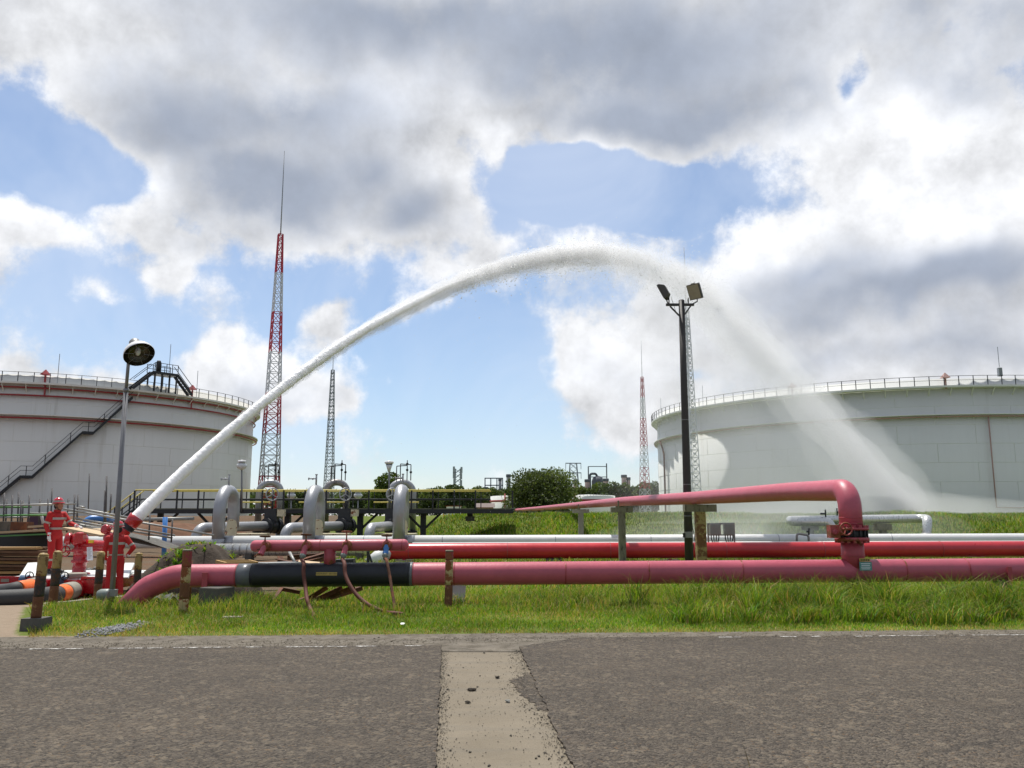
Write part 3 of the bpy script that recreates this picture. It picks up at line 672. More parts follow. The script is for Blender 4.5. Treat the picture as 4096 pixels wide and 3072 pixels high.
# ------------------------------------------------------------------ storage tanks
def tank(name, label, cx, cy, Rr, z0, ztop, paint, a0, a1, rings, hood):
    t = thing(name, label, 'storage tank', (cx, cy, z0))
    Rs = Rr - .95
    zr = ztop
    n = 128
    MB().lathe([(Rs, z0 - .5), (Rs, zr + 1.0), (Rs - .1, zr + 1.0), (Rs - .1, zr - .5)], (cx, cy, 0), n=n, caps=False).build('shell', paint, t)
    MB().lathe([(Rs - .02, zr - .6), (Rs * .6, zr - .3), (.01, zr - .1)], (cx, cy, 0), n=64, caps=False).build('roof', paint, t)
    # weld seams between the shell courses
    for k in range(1, 7):
        zz = z0 + (zr - z0) * k / 7
        MB().lathe([(Rs + .002, zz - .02), (Rs + .018, zz - .01), (Rs + .018, zz + .01), (Rs + .002, zz + .02)], (cx, cy, 0), n=n, caps=False).build('course_seam', paint, t)
    # staggered upright plate seams, on the side that shows
    vs_ = None; hc_ = (zr - z0) / 7
    for k in range(7):
        for j in range(14):
            a = a0 + (a1 - a0) * (j + .5 * (k % 2) + .25) / 14; M4 = Matrix.Translation((0, 0, hc_ * k)) @ Matrix.Rotation(a - a0, 4, 'Z')
            if vs_ is None: vs_ = MB().bar((cx + math.cos(a0) * (Rs + .006), cy + math.sin(a0) * (Rs + .006), z0 + .03), (cx + math.cos(a0) * (Rs + .006), cy + math.sin(a0) * (Rs + .006), z0 + hc_ - .03), .035, .035).build('plate_seam', paint, t); vs_.matrix_local = M4
            else: share(vs_, t, M4)
    # wind girder with its walkway
    MB().lathe([(Rs, zr - .16), (Rr - .02, zr - .14), (Rr, zr - .14), (Rr, zr + .08), (Rs, zr + .08)], (cx, cy, 0), n=n, smooth=False, caps=False).build('wind_girder', paint, t)
    # railing on the girder
    def P(a, r_, z): return V(cx + math.cos(a) * r_, cy + math.sin(a) * r_, z)
    m = int(abs(a1 - a0) * Rr / .8)
    arc = [a0 + (a1 - a0) * i / m for i in range(m + 1)]
    for hh, nm, rr in ((1.1, 'top_rail', .03), (.6, 'mid_rail', .022)):
        MB().tube([P(a, Rr - .06, zr + .08 + hh) for a in arc], rr, 5).build(nm, black_steel, t)
    post = None
    for i in range(0, m + 1, 2):
        if post is None:
            post = MB().bar(P(arc[i], Rr - .06, zr + .08), P(arc[i], Rr - .06, zr + 1.2), .07).build('rail_post', black_steel, t)
            a_first = arc[i]
        else: share(post, t, Matrix.Rotation(arc[i] - a_first, 4, 'Z'))
    # brackets below the girder
    br = None
    for i in range(0, m + 1, 3):
        if br is None:
            br = MB().bar(P(arc[i], Rs, zr - 1.0), P(arc[i], Rr - .1, zr - .1), .09).build('girder_bracket', paint, t); a_f = arc[i]
        else: share(br, t, Matrix.Rotation(arc[i] - a_f, 4, 'Z'))
    for (zz, off, rr, mt, nm) in rings:
        MB().tube([P(a, Rs + off, zz) for a in arc], rr, 8).build(nm, mt, t)
        rb = None
        for i in range(0, m + 1, 5):
            if rb is None: rb = MB().bar(P(arc[i], Rs, zz - .25), P(arc[i], Rs + off, zz), .05).build('pipe_bracket', paint, t); a_f = arc[i]
            else: share(rb, t, Matrix.Rotation(arc[i] - a_f, 4, 'Z'))
    return t, P, Rs, arc
def cyl_hit(px, py, cx, cy, Rr):
    d = pix_dir(px, py); a = d.x ** 2 + d.y ** 2; b = -2 * (d.x * cx + d.y * cy); c_ = cx * cx + cy * cy - Rr * Rr
    k = (-b - math.sqrt(max(b * b - 4 * a * c_, 0))) / (2 * a); p = Vector((0, 0, EYE)) + d * k
    return math.atan2(p.y - cy, p.x - cx), p.z, p
def polar(D, a): return D * math.sin(R(a)), D * math.cos(R(a))
lx, ly = polar(134, -28.4); LR = 26.5
aim = math.atan2(-ly, -lx)
LZ = 1.6 + 15.0
rz = [cyl_hit(300, y, lx, ly, LR - .6)[1] for y in (1560, 1590, 1680)]
tl, PL, Ls, larc = tank('left_oil_tank', 'huge off-white oil tank with a dark spiral stair, behind the firefighters', lx, ly, LR, 1.15, LZ, tank_paint_b, aim - 1.9, aim + 1.9,
    [(rz[0], .35, .10, ring_red, 'foam_line'), (rz[1], .25, .10, ring_red, 'foam_line'), (rz[2], .55, .10, ring_red, 'foam_line')], None)
# intermediate stiffener
MB().lathe([(Ls, rz[2] + .28), (Ls + .75, rz[2] + .30), (Ls + .75, rz[2] + .42), (Ls, rz[2] + .44)], (lx, ly, 0), n=128, smooth=False, caps=False).build('stiffener_ring', tank_paint_b, tl)
# spiral stair
sa0, sz0, _ = cyl_hit(-60, 2020, lx, ly, LR - .4); sa1, sz1, _ = cyl_hit(532, 1585, lx, ly, LR - .2)
lands = [cyl_hit(105, 1900, lx, ly, LR - .4)[0], cyl_hit(352, 1722, lx, ly, LR - .4)[0]]
kn = [(sa0, sz0)]
for q, (px, py) in zip(lands, ((105, 1902), (352, 1726))):
    zq = cyl_hit(px, py, lx, ly, LR - .4)[1]; kn += [(q - .022, zq), (q + .022, zq)]
kn.append((sa1, sz1 ))
sp = []
for (a, z), (b, y) in zip(kn, kn[1:]):
    m_ = max(2, int(abs(b - a) * LR / 1.0))
    for k in range(m_): sp.append((a + (b - a) * k / m_, z + (y - z) * k / m_))
sp.append(kn[-1])
MB().add([q for (a, z) in sp for q in (PL(a, Ls + .05, z), PL(a, Ls + .8, z), PL(a, Ls + .8, z - .32), PL(a, Ls + .05, z - .32))],
    [tuple(4 * i + k for k in (0, 1, 5, 4)) for i in range(len(sp) - 1)] + [(4 * i + 1, 4 * i + 2, 4 * i + 6, 4 * i + 5) for i in range(len(sp) - 1)] + [(4 * i + 2, 4 * i + 3, 4 * i + 7, 4 * i + 6) for i in range(len(sp) - 1)]).build('spiral_stair', black_steel, tl)
for hh in (1.05, .55):
    MB().tube([PL(a, Ls + .8, z + hh) for a, z in sp], .028, 5).build('stair_rail', black_steel, tl)
for i in range(0, len(sp), 2):
    a, z = sp[i]; MB().bar(PL(a, Ls + .8, z - .1), PL(a, Ls + .8, z + 1.05), .06).build('stair_post', black_steel, tl)
# gauger's platform with crossover stairs on the rim
ga, _, gp0 = cyl_hit(650, 1560, lx, ly, LR)
tx = Vector((-math.sin(ga), math.cos(ga), 0)); rx = Vector((math.cos(ga), math.sin(ga), 0))
if tx.x < 0: tx = -tx
G = Vector((lx, ly, 0)) + rx * (LR - .2); zt = LZ + 2.5
def gq(u, w, z): return G + tx * u + rx * w + V(0, 0, z)
MB().hexa([gq(-1.5, -1, zt - .3), gq(1.5, -1, zt - .3), gq(1.5, .9, zt - .3), gq(-1.5, .9, zt - .3), gq(-1.5, -1, zt), gq(1.5, -1, zt), gq(1.5, .9, zt), gq(-1.5, .9, zt)]).build('gauge_platform', black_steel, tl)
for u in (-1.4, -.5, .5, 1.4):
    for w in (-.9, .8): MB().bar(gq(u, w, LZ), gq(u, w, zt), .16).build('platform_leg', black_steel, tl)
for u0, u1 in ((-1.5, -4.0), (1.5, 3.6)):
    for w in (-.1, .8):
        MB().bar(gq(u0, w, zt - .1), gq(u1, w, LZ + .1), .12, .34).build('crossover_stringer', black_steel, tl)
        MB().bar(gq(u0, w, zt + 1.0), gq(u1, w, LZ + 1.2), .06).build('crossover_rail', black_steel, tl)
    for k in range(8):
        f_ = (k + .5) / 8; MB().bar(gq(u0 + (u1 - u0) * f_, -.1, zt + (LZ - zt) * f_), gq(u0 + (u1 - u0) * f_, .8, zt + (LZ - zt) * f_), .22, .06).build('tread', black_steel, tl)
for w in (-1, .9):
    for hh in (1.05, .55): MB().bar(gq(-1.5, w, zt + hh), gq(1.5, w, zt + hh), .06).build('platform_rail', black_steel, tl)
for u in (-1.5, -.75, 0, .75, 1.5):
    for w in (-1, .9): MB().bar(gq(u, w, zt), gq(u, w, zt + 1.05), .07).build('rail_post', black_steel, tl)
MB().lathe([(.3, 0), (.3, 1.3), (.2, 1.5), (.05, 1.55)], gq(-.6, 0, zt), n=12).build('gauge_head', black_steel, tl)
MB().bar(gq(.8, 0, zt), gq(.8, 0, zt + 3.8), .05).build('aerial', mast_grey, tl)
def foam_hood(P_, a, Rq, z, par, m_=None):
    MB().lathe([(.62, 0), (.05, .62)], P_(a, Rq, z + 1.0), n=4, smooth=False).build('foam_hood', m_ or ring_red, par)
    MB().bar(P_(a, Rq, z - .3), P_(a, Rq, z + .95), .16).build('foam_riser', m_ or ring_red, par)
for px in (178, 778): foam_hood(PL, cyl_hit(px, 1530, lx, ly, LR)[0], LR - .3, LZ, tl)
for px in (228, 800): a = cyl_hit(px, 1530, lx, ly, LR)[0]; MB().bar(PL(a, LR - .5, LZ), PL(a, LR - .5, LZ + 3.6), .05).build('lightning_rod', mast_grey, tl)
for px in (178, 784): a = cyl_hit(px, 1545, lx, ly, LR)[0]; MB().bar(PL(a, Ls + .3, rz[1]), PL(a, Ls + .35, rz[0] + .3), .14).build('foam_riser', ring_red, tl)

rx_, ry_ = polar(142, 23.85); RR = 35.0
aim = math.atan2(-ry_, -rx_); RZ = 1.6 + 15.0
q1 = cyl_hit(3480, 1677, rx_, ry_, RR - .6)[1]; q2 = cyl_hit(3480, 1597, rx_, ry_, RR - .6)[1]
tr_, PR, Rs2, rarc = tank('right_oil_tank', 'broad white oil tank with one thin red line, half veiled by falling spray', rx_, ry_, RR, 1.15, RZ, tank_paint, aim - 1.75, aim + 1.75,
    [(q1, .45, .08, ring_dull, 'foam_line')], None)
MB().lathe([(Rs2, q1 + .18), (Rs2 + .62, q1 + .2), (Rs2 + .62, q1 + .3), (Rs2, q1 + .34)], (rx_, ry_, 0), n=128, smooth=False, caps=False).build('stiffener_ring', tank_paint, tr_)
for px in (3165, 3788): foam_hood(PR, cyl_hit(px, 1560, rx_, ry_, RR)[0], RR - .3, RZ, tr_, ring_dull)
a = cyl_hit(4014, 1560, rx_, ry_, RR)[0]
MB().box(PR(a, RR - .4, RZ + 1.6), (.4, .4, 1.0)).build('vent_box', mast_grey, tr_); MB().bar(PR(a, RR - .4, RZ + 2.2), PR(a, RR - .4, RZ + 4.6), .05).build('lightning_rod', mast_grey, tr_)
for px in (2630, 2800): a = cyl_hit(px, 1600, rx_, ry_, RR)[0]; MB().bar(PR(a, RR - .5, RZ), PR(a, RR - .5, RZ + 3), .05).build('lightning_rod', mast_grey, tr_)
aL = cyl_hit(2662, 1800, rx_, ry_, RR - .9)[0]
MB().tube(fillet([PR(aL - .03, Rs2 + .6, q1), PR(aL - .02, Rs2 + .3, q1 - 1.2), PR(aL, Rs2 + .3, q1 - 2.2), PR(aL, Rs2 + .3, 1.0)], .6), .14, 8).build('drain_pipe', rust, tr_)
a = cyl_hit(3960, 1800, rx_, ry_, RR - .9)[0]
MB().tube([PR(a, Rs2 + .35, q1), PR(a, Rs2 + .35, 2.6), PR(a + .25, Rs2 + .35, 2.5)], .08, 8).build('foam_riser', ring_dull, tr_)

# ------------------------------------------------------------------ far things beyond the bank
def lattice(name, label, px, base_y, top_y, Y, wb, wt, levels, bands, rod, matmap, plates=False, group=None, tube_r=None):
    b = at(px, base_y, Y); tp = at(px, top_y, Y); b.z = float(ht(b.x, b.y)); H = tp.z - b.z
    t = thing(name, label, 'mast', (b.x, b.y, b.z), group)
    zs = [H * (1 - (1 - k / levels) ** 1.0) for k in range(levels + 1)]
    rr = tube_r or wb * .026
    rot = Matrix.Rotation(R(28), 3, 'Z')
    def cor(k, i):
        w = (wb + (wt - wb) * zs[k] / H) / 2
        return Vector((b.x, b.y, b.z + zs[k])) + rot @ Vector(((-w, w, w, -w)[i], (-w, -w, w, w)[i], 0))
    cur = None; groups = []
    for k in range(levels):
        m = matmap[bands[min(int(len(bands) * k / levels), len(bands) - 1)]]
        if not groups or groups[-1][0] is not m: groups.append((m, [MB() for _ in range(4)], MB()))
        _, leg, br = groups[-1]
        for i in range(4):
            j = (i + 1) % 4
            leg[i].bar(cor(k, i), cor(k + 1, i), rr * 2.1)
            br.bar(cor(k, i), cor(k + 1, j), rr * 1.1); br.bar(cor(k, j), cor(k + 1, i), rr * 1.1); br.bar(cor(k + 1, i), cor(k + 1, j), rr * 1.3)
            if plates: 
                c_ = (cor(k, i) + cor(k + 1, j)) / 2; br.box(c_, (rr * 5, rr * 5, rr * 4))
    for m, leg, br in groups:
        for l_ in leg: l_.build('mast_leg', m, t)
        br.build('bracing', m, t)
    if rod: MB().tube([V(b.x, b.y, b.z + H), V(b.x, b.y, b.z + H + rod * .5), V(b.x, b.y, b.z + H + rod)], [rr * 1.4, rr * 1.1, rr * .7], 6).build('lightning_rod', mast_grey, t)
    return t
mm = {'r': mast_red, 'w': mast_white, 'g': mast_grey, 'p': mast_pale}
lattice('lightning_mast', 'tall red and white lattice mast crossed by the water jet', 1070, 2080, 938, 120, 2.7, .62, 28, 'rwrwrwr', 13.4, mm)
lattice('lightning_mast', 'dark grey lattice mast rising below the water jet', 1312, 2040, 1480, 180, 2.1, .6, 22, 'g', 5.2, mm, plates=True)
lattice('lightning_mast', 'distant red and white lattice mast left of the right tank', 2582, 2060, 1508, 230, 2.3, .6, 20, 'wrwrwr', 10.5, mm)
lattice('lightning_mast', 'pale grey lattice mast half hidden behind the floodlight pole', 2772, 2060, 1232, 92, 1.5, .42, 28, 'p', 7.2, mm, plates=True)
# telecom tower
b = at(1830, 2040, 330); b.z = 1.2
t = thing('telecom_tower', 'far grey telecom tower with stacked antennas above the trees', 'tower', tuple(b))
h0 = at(1830, 1875, 330).z - b.z; mb = MB()
for sx_ in (-1, 1):
    for sy_ in (-1, 1): mb.bar(b + V(sx_ * 1.4, sy_ * 1.4, 0), b + V(sx_ * .9, sy_ * .9, h0), .3)
mb.build('tower_legs', far_grey, t); br = MB()
for k in range(10):
    z0_, z1_ = h0 * k / 10, h0 * (k + 1) / 10
    for s_ in (-1, 1): br.bar(b + V(-1.2, s_ * 1.2, z0_), b + V(1.2, s_ * 1.2, z1_), .16); br.bar(b + V(1.2, s_ * 1.2, z0_), b + V(-1.2, s_ * 1.2, z1_), .16)
br.build('bracing', far_grey, t)
for k, (u, z_) in enumerate(((-1.5, .98), (1.5, .97), (-1.5, .86), (1.4, .84), (-1.3, .73), (1.4, .70))):
    MB().box(b + V(u, -1.3, h0 * z_), (.8, .5, 2.4)).build('antenna_panel', far_grey, t)
# transmission pylon
b = at(2295, 2010, 360); b.z = 1.2; h0 = at(2295, 1853, 360).z - b.z
t = thing('power_pylon', 'far grey steel power pylon rising behind the wood', 'pylon', tuple(b))
mb = MB(); br = MB()
for sx_ in (-1, 1):
    for sy_ in (-1, 1): mb.bar(b + V(sx_ * 3.2, sy_ * 3.2, 0), b + V(sx_ * 1.4, sy_ * 1.4, h0), .28)
for k in range(9):
    z0_, z1_ = h0 * k / 9, h0 * (k + 1) / 9; w0, w1 = 3.2 - 1.8 * k / 9, 3.2 - 1.8 * (k + 1) / 9
    for s_ in (-1, 1): br.bar(b + V(-w0, s_ * w0, z0_), b + V(w1, s_ * w1, z1_), .16); br.bar(b + V(w0, s_ * w0, z0_), b + V(-w1, s_ * w1, z1_), .16)
mb.build('tower_legs', far_grey, t); br.build('bracing', far_grey, t)
for z_ in (.62, .82, 1.0): MB().bar(b + V(-3.4, 0, h0 * z_), b + V(3.4, 0, h0 * z_), .4).build('cross_arm', far_grey, t)
for z_ in (.62, .82, 1.0):
    for s_ in (-1, 1): MB().bar(b + V(s_ * 3.3, 0, h0 * z_), b + V(s_ * 3.3, 0, h0 * z_ - 2.6), .22).build('insulator', far_grey, t)
# refinery column
b = at(2392, 2010, 400); b.z = 1.2; top = at(2392, 1866, 400).z
t = thing('refinery_column', 'far grey refinery column inside a steel frame', 'column', tuple(b))
MB().lathe([(2.9, 0), (2.9, top - 7 - b.z), (2.2, top - 5 - b.z), (.3, top - 4.4 - b.z)], b, n=20).build('vessel', far_steel, t)
MB().tube(fillet([b + V(-3.8, -1, 0), b + V(-3.8, -1, top - 3.5 - b.z), b + V(-1, -1, top - 3.5 - b.z), b + V(0, 0, top - 5 - b.z)], 1.2), .55, 8).build('overhead_pipe', far_steel, t)
mb = MB()
for u in (-4.4, 4.4): mb.bar(b + V(u, 0, 0), b + V(u, 0, top - b.z + (1.5 if u > 0 else 0)), .5)
for k in range(5): mb.bar(b + V(-4.4, 0, top - b.z - k * 5), b + V(4.4, 0, top - b.z - k * 5), .35)
mb.build('steel_frame', far_steel, t)
b = at(1975, 2010, 380); b.z = 1.2; top = at(1975, 1913, 380).z
t = thing('process_structure', 'far grey steel process frame behind the trees', 'structure', tuple(b)); mb = MB()
for u in (-4, -1.4, 1.4, 4): mb.bar(b + V(u, 0, 0), b + V(u, 0, top - b.z), .5)
for k in range(4): mb.bar(b + V(-4.2, 0, top - b.z - k * 3.2), b + V(4.2, 0, top - b.z - k * 3.2), .5)
mb.build('steel_frame', far_grey, t); MB().box(b + V(-3.6, 0, (top - b.z) / 2 - 2), (1.8, 3, top - b.z - 4)).build('cabinet', far_steel, t)
for i, (px, py, wd, m_, lb) in enumerate(((2034, 1897, 2.2, far_steel, 'tallest dark far chimney, left of the broad round tree'), (2000, 1913, 1.6, far_steel, 'thin dark far chimney beside the steel process frame'),
    (2304, 1918, 2.6, far_brick, 'short brown far chimney beside the power pylon'), (2350, 1917, 2.4, far_brick, 'short dark far chimney left of the refinery column'),
    (2424, 1914, 2.8, far_brick, 'squat far chimney right of the refinery column'), (2498, 1899, 2.6, far_brick, 'tallest brown far chimney right of the refinery column'), (2516, 1909, 1.8, far_brick, 'slim brown far chimney furthest right above the wood'))):
    b = at(px, 2010, 390); b.z = 1.2; h0 = at(px, py, 390).z - b.z
    t = thing('chimney', lb, 'chimney', tuple(b), 'far refinery chimneys')
    MB().lathe([(wd * .55, 0), (wd * .45, h0)], b, n=12).build('stack', m_, t); MB().lathe([(wd * .52, h0 - 1.4), (wd * .55, h0 - 1.2), (wd * .55, h0 - .2), (wd * .5, h0)], b, n=12).build('stack_rim', far_steel, t)
# two low tanks
def low_tank(label, px0, px1, ytop, Y):
    c0 = at((px0 + px1) / 2, 2050, Y); rr = (at(px1, 2050, Y).x - at(px0, 2050, Y).x) / 2; zt_ = at(px0, ytop, Y).z
    t = thing('low_oil_tank', label, 'storage tank', (c0.x, Y + rr, 1.15), 'low far tanks')
    MB().lathe([(rr, -.3), (rr, zt_ - 1.15), (rr - .3, zt_ - 1.1), (.1, zt_ - .9)], (c0.x, Y + rr, 1.15), n=64, smooth=True, caps=False).build('shell', tank_paint, t)
    zb = zt_ - 1.15 - .9
    MB().lathe([(rr + .01, zb - .18), (rr + .12, zb - .16), (rr + .12, zb + .16), (rr + .01, zb + .18)], (c0.x, Y + rr, 1.15), n=64, caps=False).build('foam_line', ring_red, t)
    for a in range(-6, 7):
        q = -math.pi / 2 + a * .12; MB().bar((c0.x + math.cos(q) * rr, Y + rr + math.sin(q) * rr, zt_), (c0.x + math.cos(q) * rr, Y + rr + math.sin(q) * rr, zt_ + .01 + .3), .05).build('rail_post', mast_grey, t)
    MB().tube([V(c0.x - rr * .55, Y + rr * .12, 1.1), V(c0.x - rr * .55, Y + rr * .12, zt_ + .4)], .12, 8).build('foam_riser', ring_red, t)
low_tank('low white far tank left of the broad round tree', 1958, 2230, 1983, 150)
low_tank('low white far tank right of the broad round tree', 2250, 2475, 1981, 158)
b = at(1815, 2030, 105)
t = thing('site_hut', 'small white site hut seen through the platform railing', 'hut', (b.x, b.y, 1.2)); w_ = .85
MB().box((b.x, b.y, 1.2 + .8), (w_ * 2, 2, 1.6)).build('wall', lamp_white, t); MB().box((b.x, b.y, 2.83), (w_ * 2 + .2, 2.2, .06)).build('roof', ring_red, t)
b = at(1942, 2030, 118); t = thing('orange_hut', 'small orange walled hut among the trees', 'hut', (b.x, b.y, 1.2))
MB().box((b.x, b.y, 2.0), (2.2, 2, 1.6)).build('wall', terracotta, t)
mb = MB(); mb.add([(b.x - 1.3, b.y - 1.2, 2.82), (b.x + 1.3, b.y - 1.2, 2.82), (b.x + 1.3, b.y + 1.2, 2.82), (b.x - 1.3, b.y + 1.2, 2.82), (b.x - 1.3, b.y, 3.4), (b.x + 1.3, b.y, 3.4)], [(0, 1, 5, 4), (2, 3, 4, 5), (1, 2, 5), (3, 0, 4)]).build('roof', far_brick, t)

# ------------------------------------------------------------------ trees
def crown_mesh(name, w, h, n, leaf, seed, lobes, m, flat=.75):
    r = np.random.default_rng(seed)
    L = []
    for i in range(lobes):
        a = r.uniform(0, 6.283); q = math.sqrt(r.random()) * .62; zz = r.uniform(.18, .86)
        L.append((math.cos(a) * q * w / 2 * (1.15 - zz * .55), math.sin(a) * q * w / 2 * (1.15 - zz * .55), zz * h, r.uniform(.16, .30) * w, r.uniform(.6, 1.25)))
    L.append((0, 0, h * .5, w * .36, .8))
    tot = sum(l[3] ** 2 for l in L); P = []; T = []
    for (x, y, z, rad, tn) in L:
        k = int(n * rad ** 2 / tot); u = r.normal(size=(k, 3)); u /= np.linalg.norm(u, axis=1)[:, None]
        q = rad * (1 - np.abs(r.normal(0, .16, k)))[:, None]
        p = u * q * np.array([1, 1, flat]) + np.array([x, y, z]); P.append(p)
        T.append(np.clip(tn * r.uniform(.65, 1.3, k), .4, 1.7))
    P = np.concatenate(P); T = np.concatenate(T); k_ = P[:, 2] > .02 * h; P, T = P[k_], T[k_]; k = len(P)
    a = r.normal(size=(k, 3)); a /= np.linalg.norm(a, axis=1)[:, None]; b = np.cross(a, r.normal(size=(k, 3))); b /= np.linalg.norm(b, axis=1)[:, None]
    s = leaf * r.uniform(.5, 1.2, k)[:, None]
    v = np.stack([P - a * s, P + b * s * .55, P + a * s, P - b * s * .55], 1).reshape(-1, 3)
    return np_mesh(name, v, np.arange(4 * k).reshape(-1, 4), m, np.repeat(np.stack([T, T * r.uniform(.93, 1.05, k), T * .95], -1), 4, 0))
def tree(name, label, px, ytop, wpx, Y, n, leaf, seed, m, group=None, low=.0, me=None, lobes=16, base_z=None):
    b = at(px, 2060, Y); b.z = float(ht(b.x, b.y)) if base_z is None else base_z
    H = at(px, ytop, Y).z - b.z; w = wpx * Y / FPX
    t = thing(name, label, 'tree', tuple(b), group)
    tk = MB(); th = H * .45
    tk.tube([b + V(0, 0, -.3), b + V(.05 * w * .1, 0, th * .5), b + V(.02 * w, 0, th)], [w * .04, w * .03, w * .022], 8)
    for i in range(5):
        a = i * 1.26 + seed; tk.tube([b + V(0, 0, th * (.55 + .08 * i)), b + V(math.cos(a) * w * .16, math.sin(a) * w * .16, th * 1.15), b + V(math.cos(a) * w * .3, math.sin(a) * w * .3, th * 1.5)], [w * .018, w * .012, w * .005], 6)
    tk.build('trunk', bark, t)
    if me is None: me = crown_mesh('crown', w, H * (1 - low), n, leaf, seed, lobes, m)
    o = bpy.data.objects.new('crown', me); C.objects.link(o); o.parent = t; o.location = (0, 0, H * low)
    return t, me, (w, H)
tree('broad_round_tree', 'broad dense round tree in front of the low far tanks', 2168, 1884, 320, 128, 30000, .21, 3, leaf_a, lobes=38)
tree('leafy_tree', 'leafy tree with a lamp post in front, behind the pipe loops', 1545, 1886, 175, 112, 9000, .24, 5, leaf_c, lobes=18)
tree('dark_rounded_tree', 'dark rounded tree under the telecom tower', 1812, 1922, 95, 190, 3800, .36, 6, leaf_b)
tree('cypress_tree', 'slim dark pointed tree in the gap left of the middle pipe loops', 1212, 1938, 26, 150, 1500, .2, 8, leaf_b, lobes=8)
wood_labels = ['far tree just right of the red and white mast', 'dense far tree between the red and white mast and the pointed tree', 'far tree just right of the pointed tree', 'far tree right of the dark grey mast', 'far tree left of the leafy tree beside the walkway lamp', 'far tree just right of the leafy tree', 'far tree midway between the leafy tree and the telecom tower', 'far tree left of the dark rounded tree', 'far tree touching the dark rounded tree on its left', 'far tree touching the dark rounded tree on its right', 'far tree between the dark rounded tree and the steel process frame', 'far tree behind the orange hut', 'far tree right under the steel process frame', 'far tree under the tallest dark chimney', 'far tree touching the broad round tree on its left', 'far tree touching the broad round tree on its right', 'far tree right below the power pylon', 'far tree between the power pylon and the refinery column', 'far tree right below the refinery column', 'far tree right of the refinery column', 'far tree below the tallest brown chimney', 'far tree right of the slim brown chimney', 'far tree behind the distant red and white mast', 'far tree touching the left edge of the right tank', 'low front tree below the power pylon', 'low front tree below the refinery column', 'low front tree left of the distant red and white mast']
rw = random.Random(12); protos = {}
wood_list = [(1140, 1958, 90), (1180, 1950, 80), (1235, 1955, 70), (1408, 1962, 110), (1455, 1952, 80), (1660, 1948, 90), (1705, 1958, 80), (1745, 1946, 70), (1775, 1940, 60), (1860, 1946, 80), (1905, 1948, 95), (1945, 1952, 80),
    (1985, 1942, 90), (2030, 1944, 95), (2075, 1936, 80), (2260, 1942, 90), (2305, 1936, 100), (2350, 1940, 90), (2395, 1934, 100), (2445, 1928, 105), (2490, 1922, 95), (2530, 1934, 90), (2575, 1934, 90), (2610, 1926, 70), (2340, 1960, 90), (2430, 1958, 90), (2510, 1955, 90)]
for i, (px, yt, wp) in enumerate(wood_list):
    k = i % 4; Yw = 265 + rw.uniform(-25, 40)
    lab = wood_labels[i]
    H_ = at(px, yt, Yw).z - 1.2; w_ = wp * Yw / FPX
    b = at(px, 2060, Yw); b.z = 1.2
    t = thing('wood_tree', lab, 'tree', tuple(b), 'trees of the far wood')
    if k not in protos:
        protos[k] = (crown_mesh('crown', 8.0, 9.0, 3600, .42, 40 + k, 14, leaf_b if k % 2 else leaf_a),
            MB().tube([V(0, 0, -.5), V(0.1, 0, 2.5), V(.2, 0, 5)], [.35, .25, .12], 7))
        tkm = protos[k][1].build('trunk', bark, None); tkm.parent = t; protos[k] = (protos[k][0], tkm); tkm.scale = (w_ / 8, w_ / 8, H_ / 9)
    else:
        o = bpy.data.objects.new('trunk', protos[k][1].data); C.objects.link(o); o.parent = t; o.scale = (w_ / 8, w_ / 8, H_ / 9)
    o = bpy.data.objects.new('crown', protos[k][0]); C.objects.link(o); o.parent = t; o.scale = (w_ / 8 * 1.25, w_ / 8 * 1.25, H_ / 9); o.rotation_euler.z = rw.uniform(0, 6.28)
# the wood goes on behind as one mass
def mass_pts():
    r = np.random.default_rng(77); n = 15000
    x = r.uniform(-190, 60, n); y = 330 + r.uniform(0, 50, n)
    top = 9.5 + 1.8 * vnoise(x, y, .09, 3) + 1.0 * vnoise(x, y, .3, 4)
    z = 1.2 + top * r.random(n) ** .5
    P = np.stack([x, y, z], -1); a = r.normal(size=(n, 3)); a /= np.linalg.norm(a, axis=1)[:, None]; b = np.cross(a, r.normal(size=(n, 3))); b /= np.linalg.norm(b, axis=1)[:, None]
    s = r.uniform(.5, 1.3, n)[:, None]; T = r.uniform(.6, 1.2, n)
    v = np.stack([P - a * s, P + b * s * .6, P + a * s, P - b * s * .6], 1).reshape(-1, 3)
    return np_mesh('far_wood', v, np.arange(4 * n).reshape(-1, 4), leaf_b, np.repeat(np.stack([T, T, T], -1), 4, 0))
o = bpy.data.objects.new('far_wood', mass_pts()); C.objects.link(o); o['kind'] = 'stuff'; tag(o, 'far dark wood that closes the horizon as one mass', 'wood')

# ------------------------------------------------------------------ near fire main
PD = 15.3                                              # distance of the near pipe
def pp(px, py, Y=PD): return at(px, py, Y)
PR_ = .203
pl, prt = pp(775, 2303), pp(4096, 2278)
def paxis(px):
    t = (px - 775) / (4096 - 775); q = pl + (prt - pl) * t; return q
fm = thing('fire_main', 'long faded pink-red pipe along the grass with a black wrapped section', 'pipeline', (0, PD, 0))
path = fillet([paxis(7000), paxis(700), pp(590, 2350), pp(470, 2475)], [.1, .9, .5, .1], 10)
MB().tube(path, PR_, 32).build('pipe', pink, fm)
for px in (615,):
    q = pp(615, 2334); MB()
for px in (952, 1653, 1818, 2260, 2590, 2962, 3610, 3860):
    q = paxis(px); MB().tube([q - V(.012, 0, 0), q + V(.012, 0, 0)], PR_ + .005, 32).build('weld_seam', pink_dark, fm)
MB().tube([paxis(952), paxis(1012)], PR_ + .004, 32).build('grey_band', wrap_grey, fm)
wr = []
for k in range(41): wr.append(paxis(1010 + (1640 - 1010) * k / 40))
rs = [PR_ + .008 + .0025 * math.sin(k * 2.1) + .002 * math.sin(k * .7) for k in range(41)]
MB().tube(wr, rs, 32).build('black_wrap', wrap_black, fm)
MB().tube([paxis(1640), paxis(1652)], PR_ + .010, 32).build('band_clip', wrap_grey, fm)
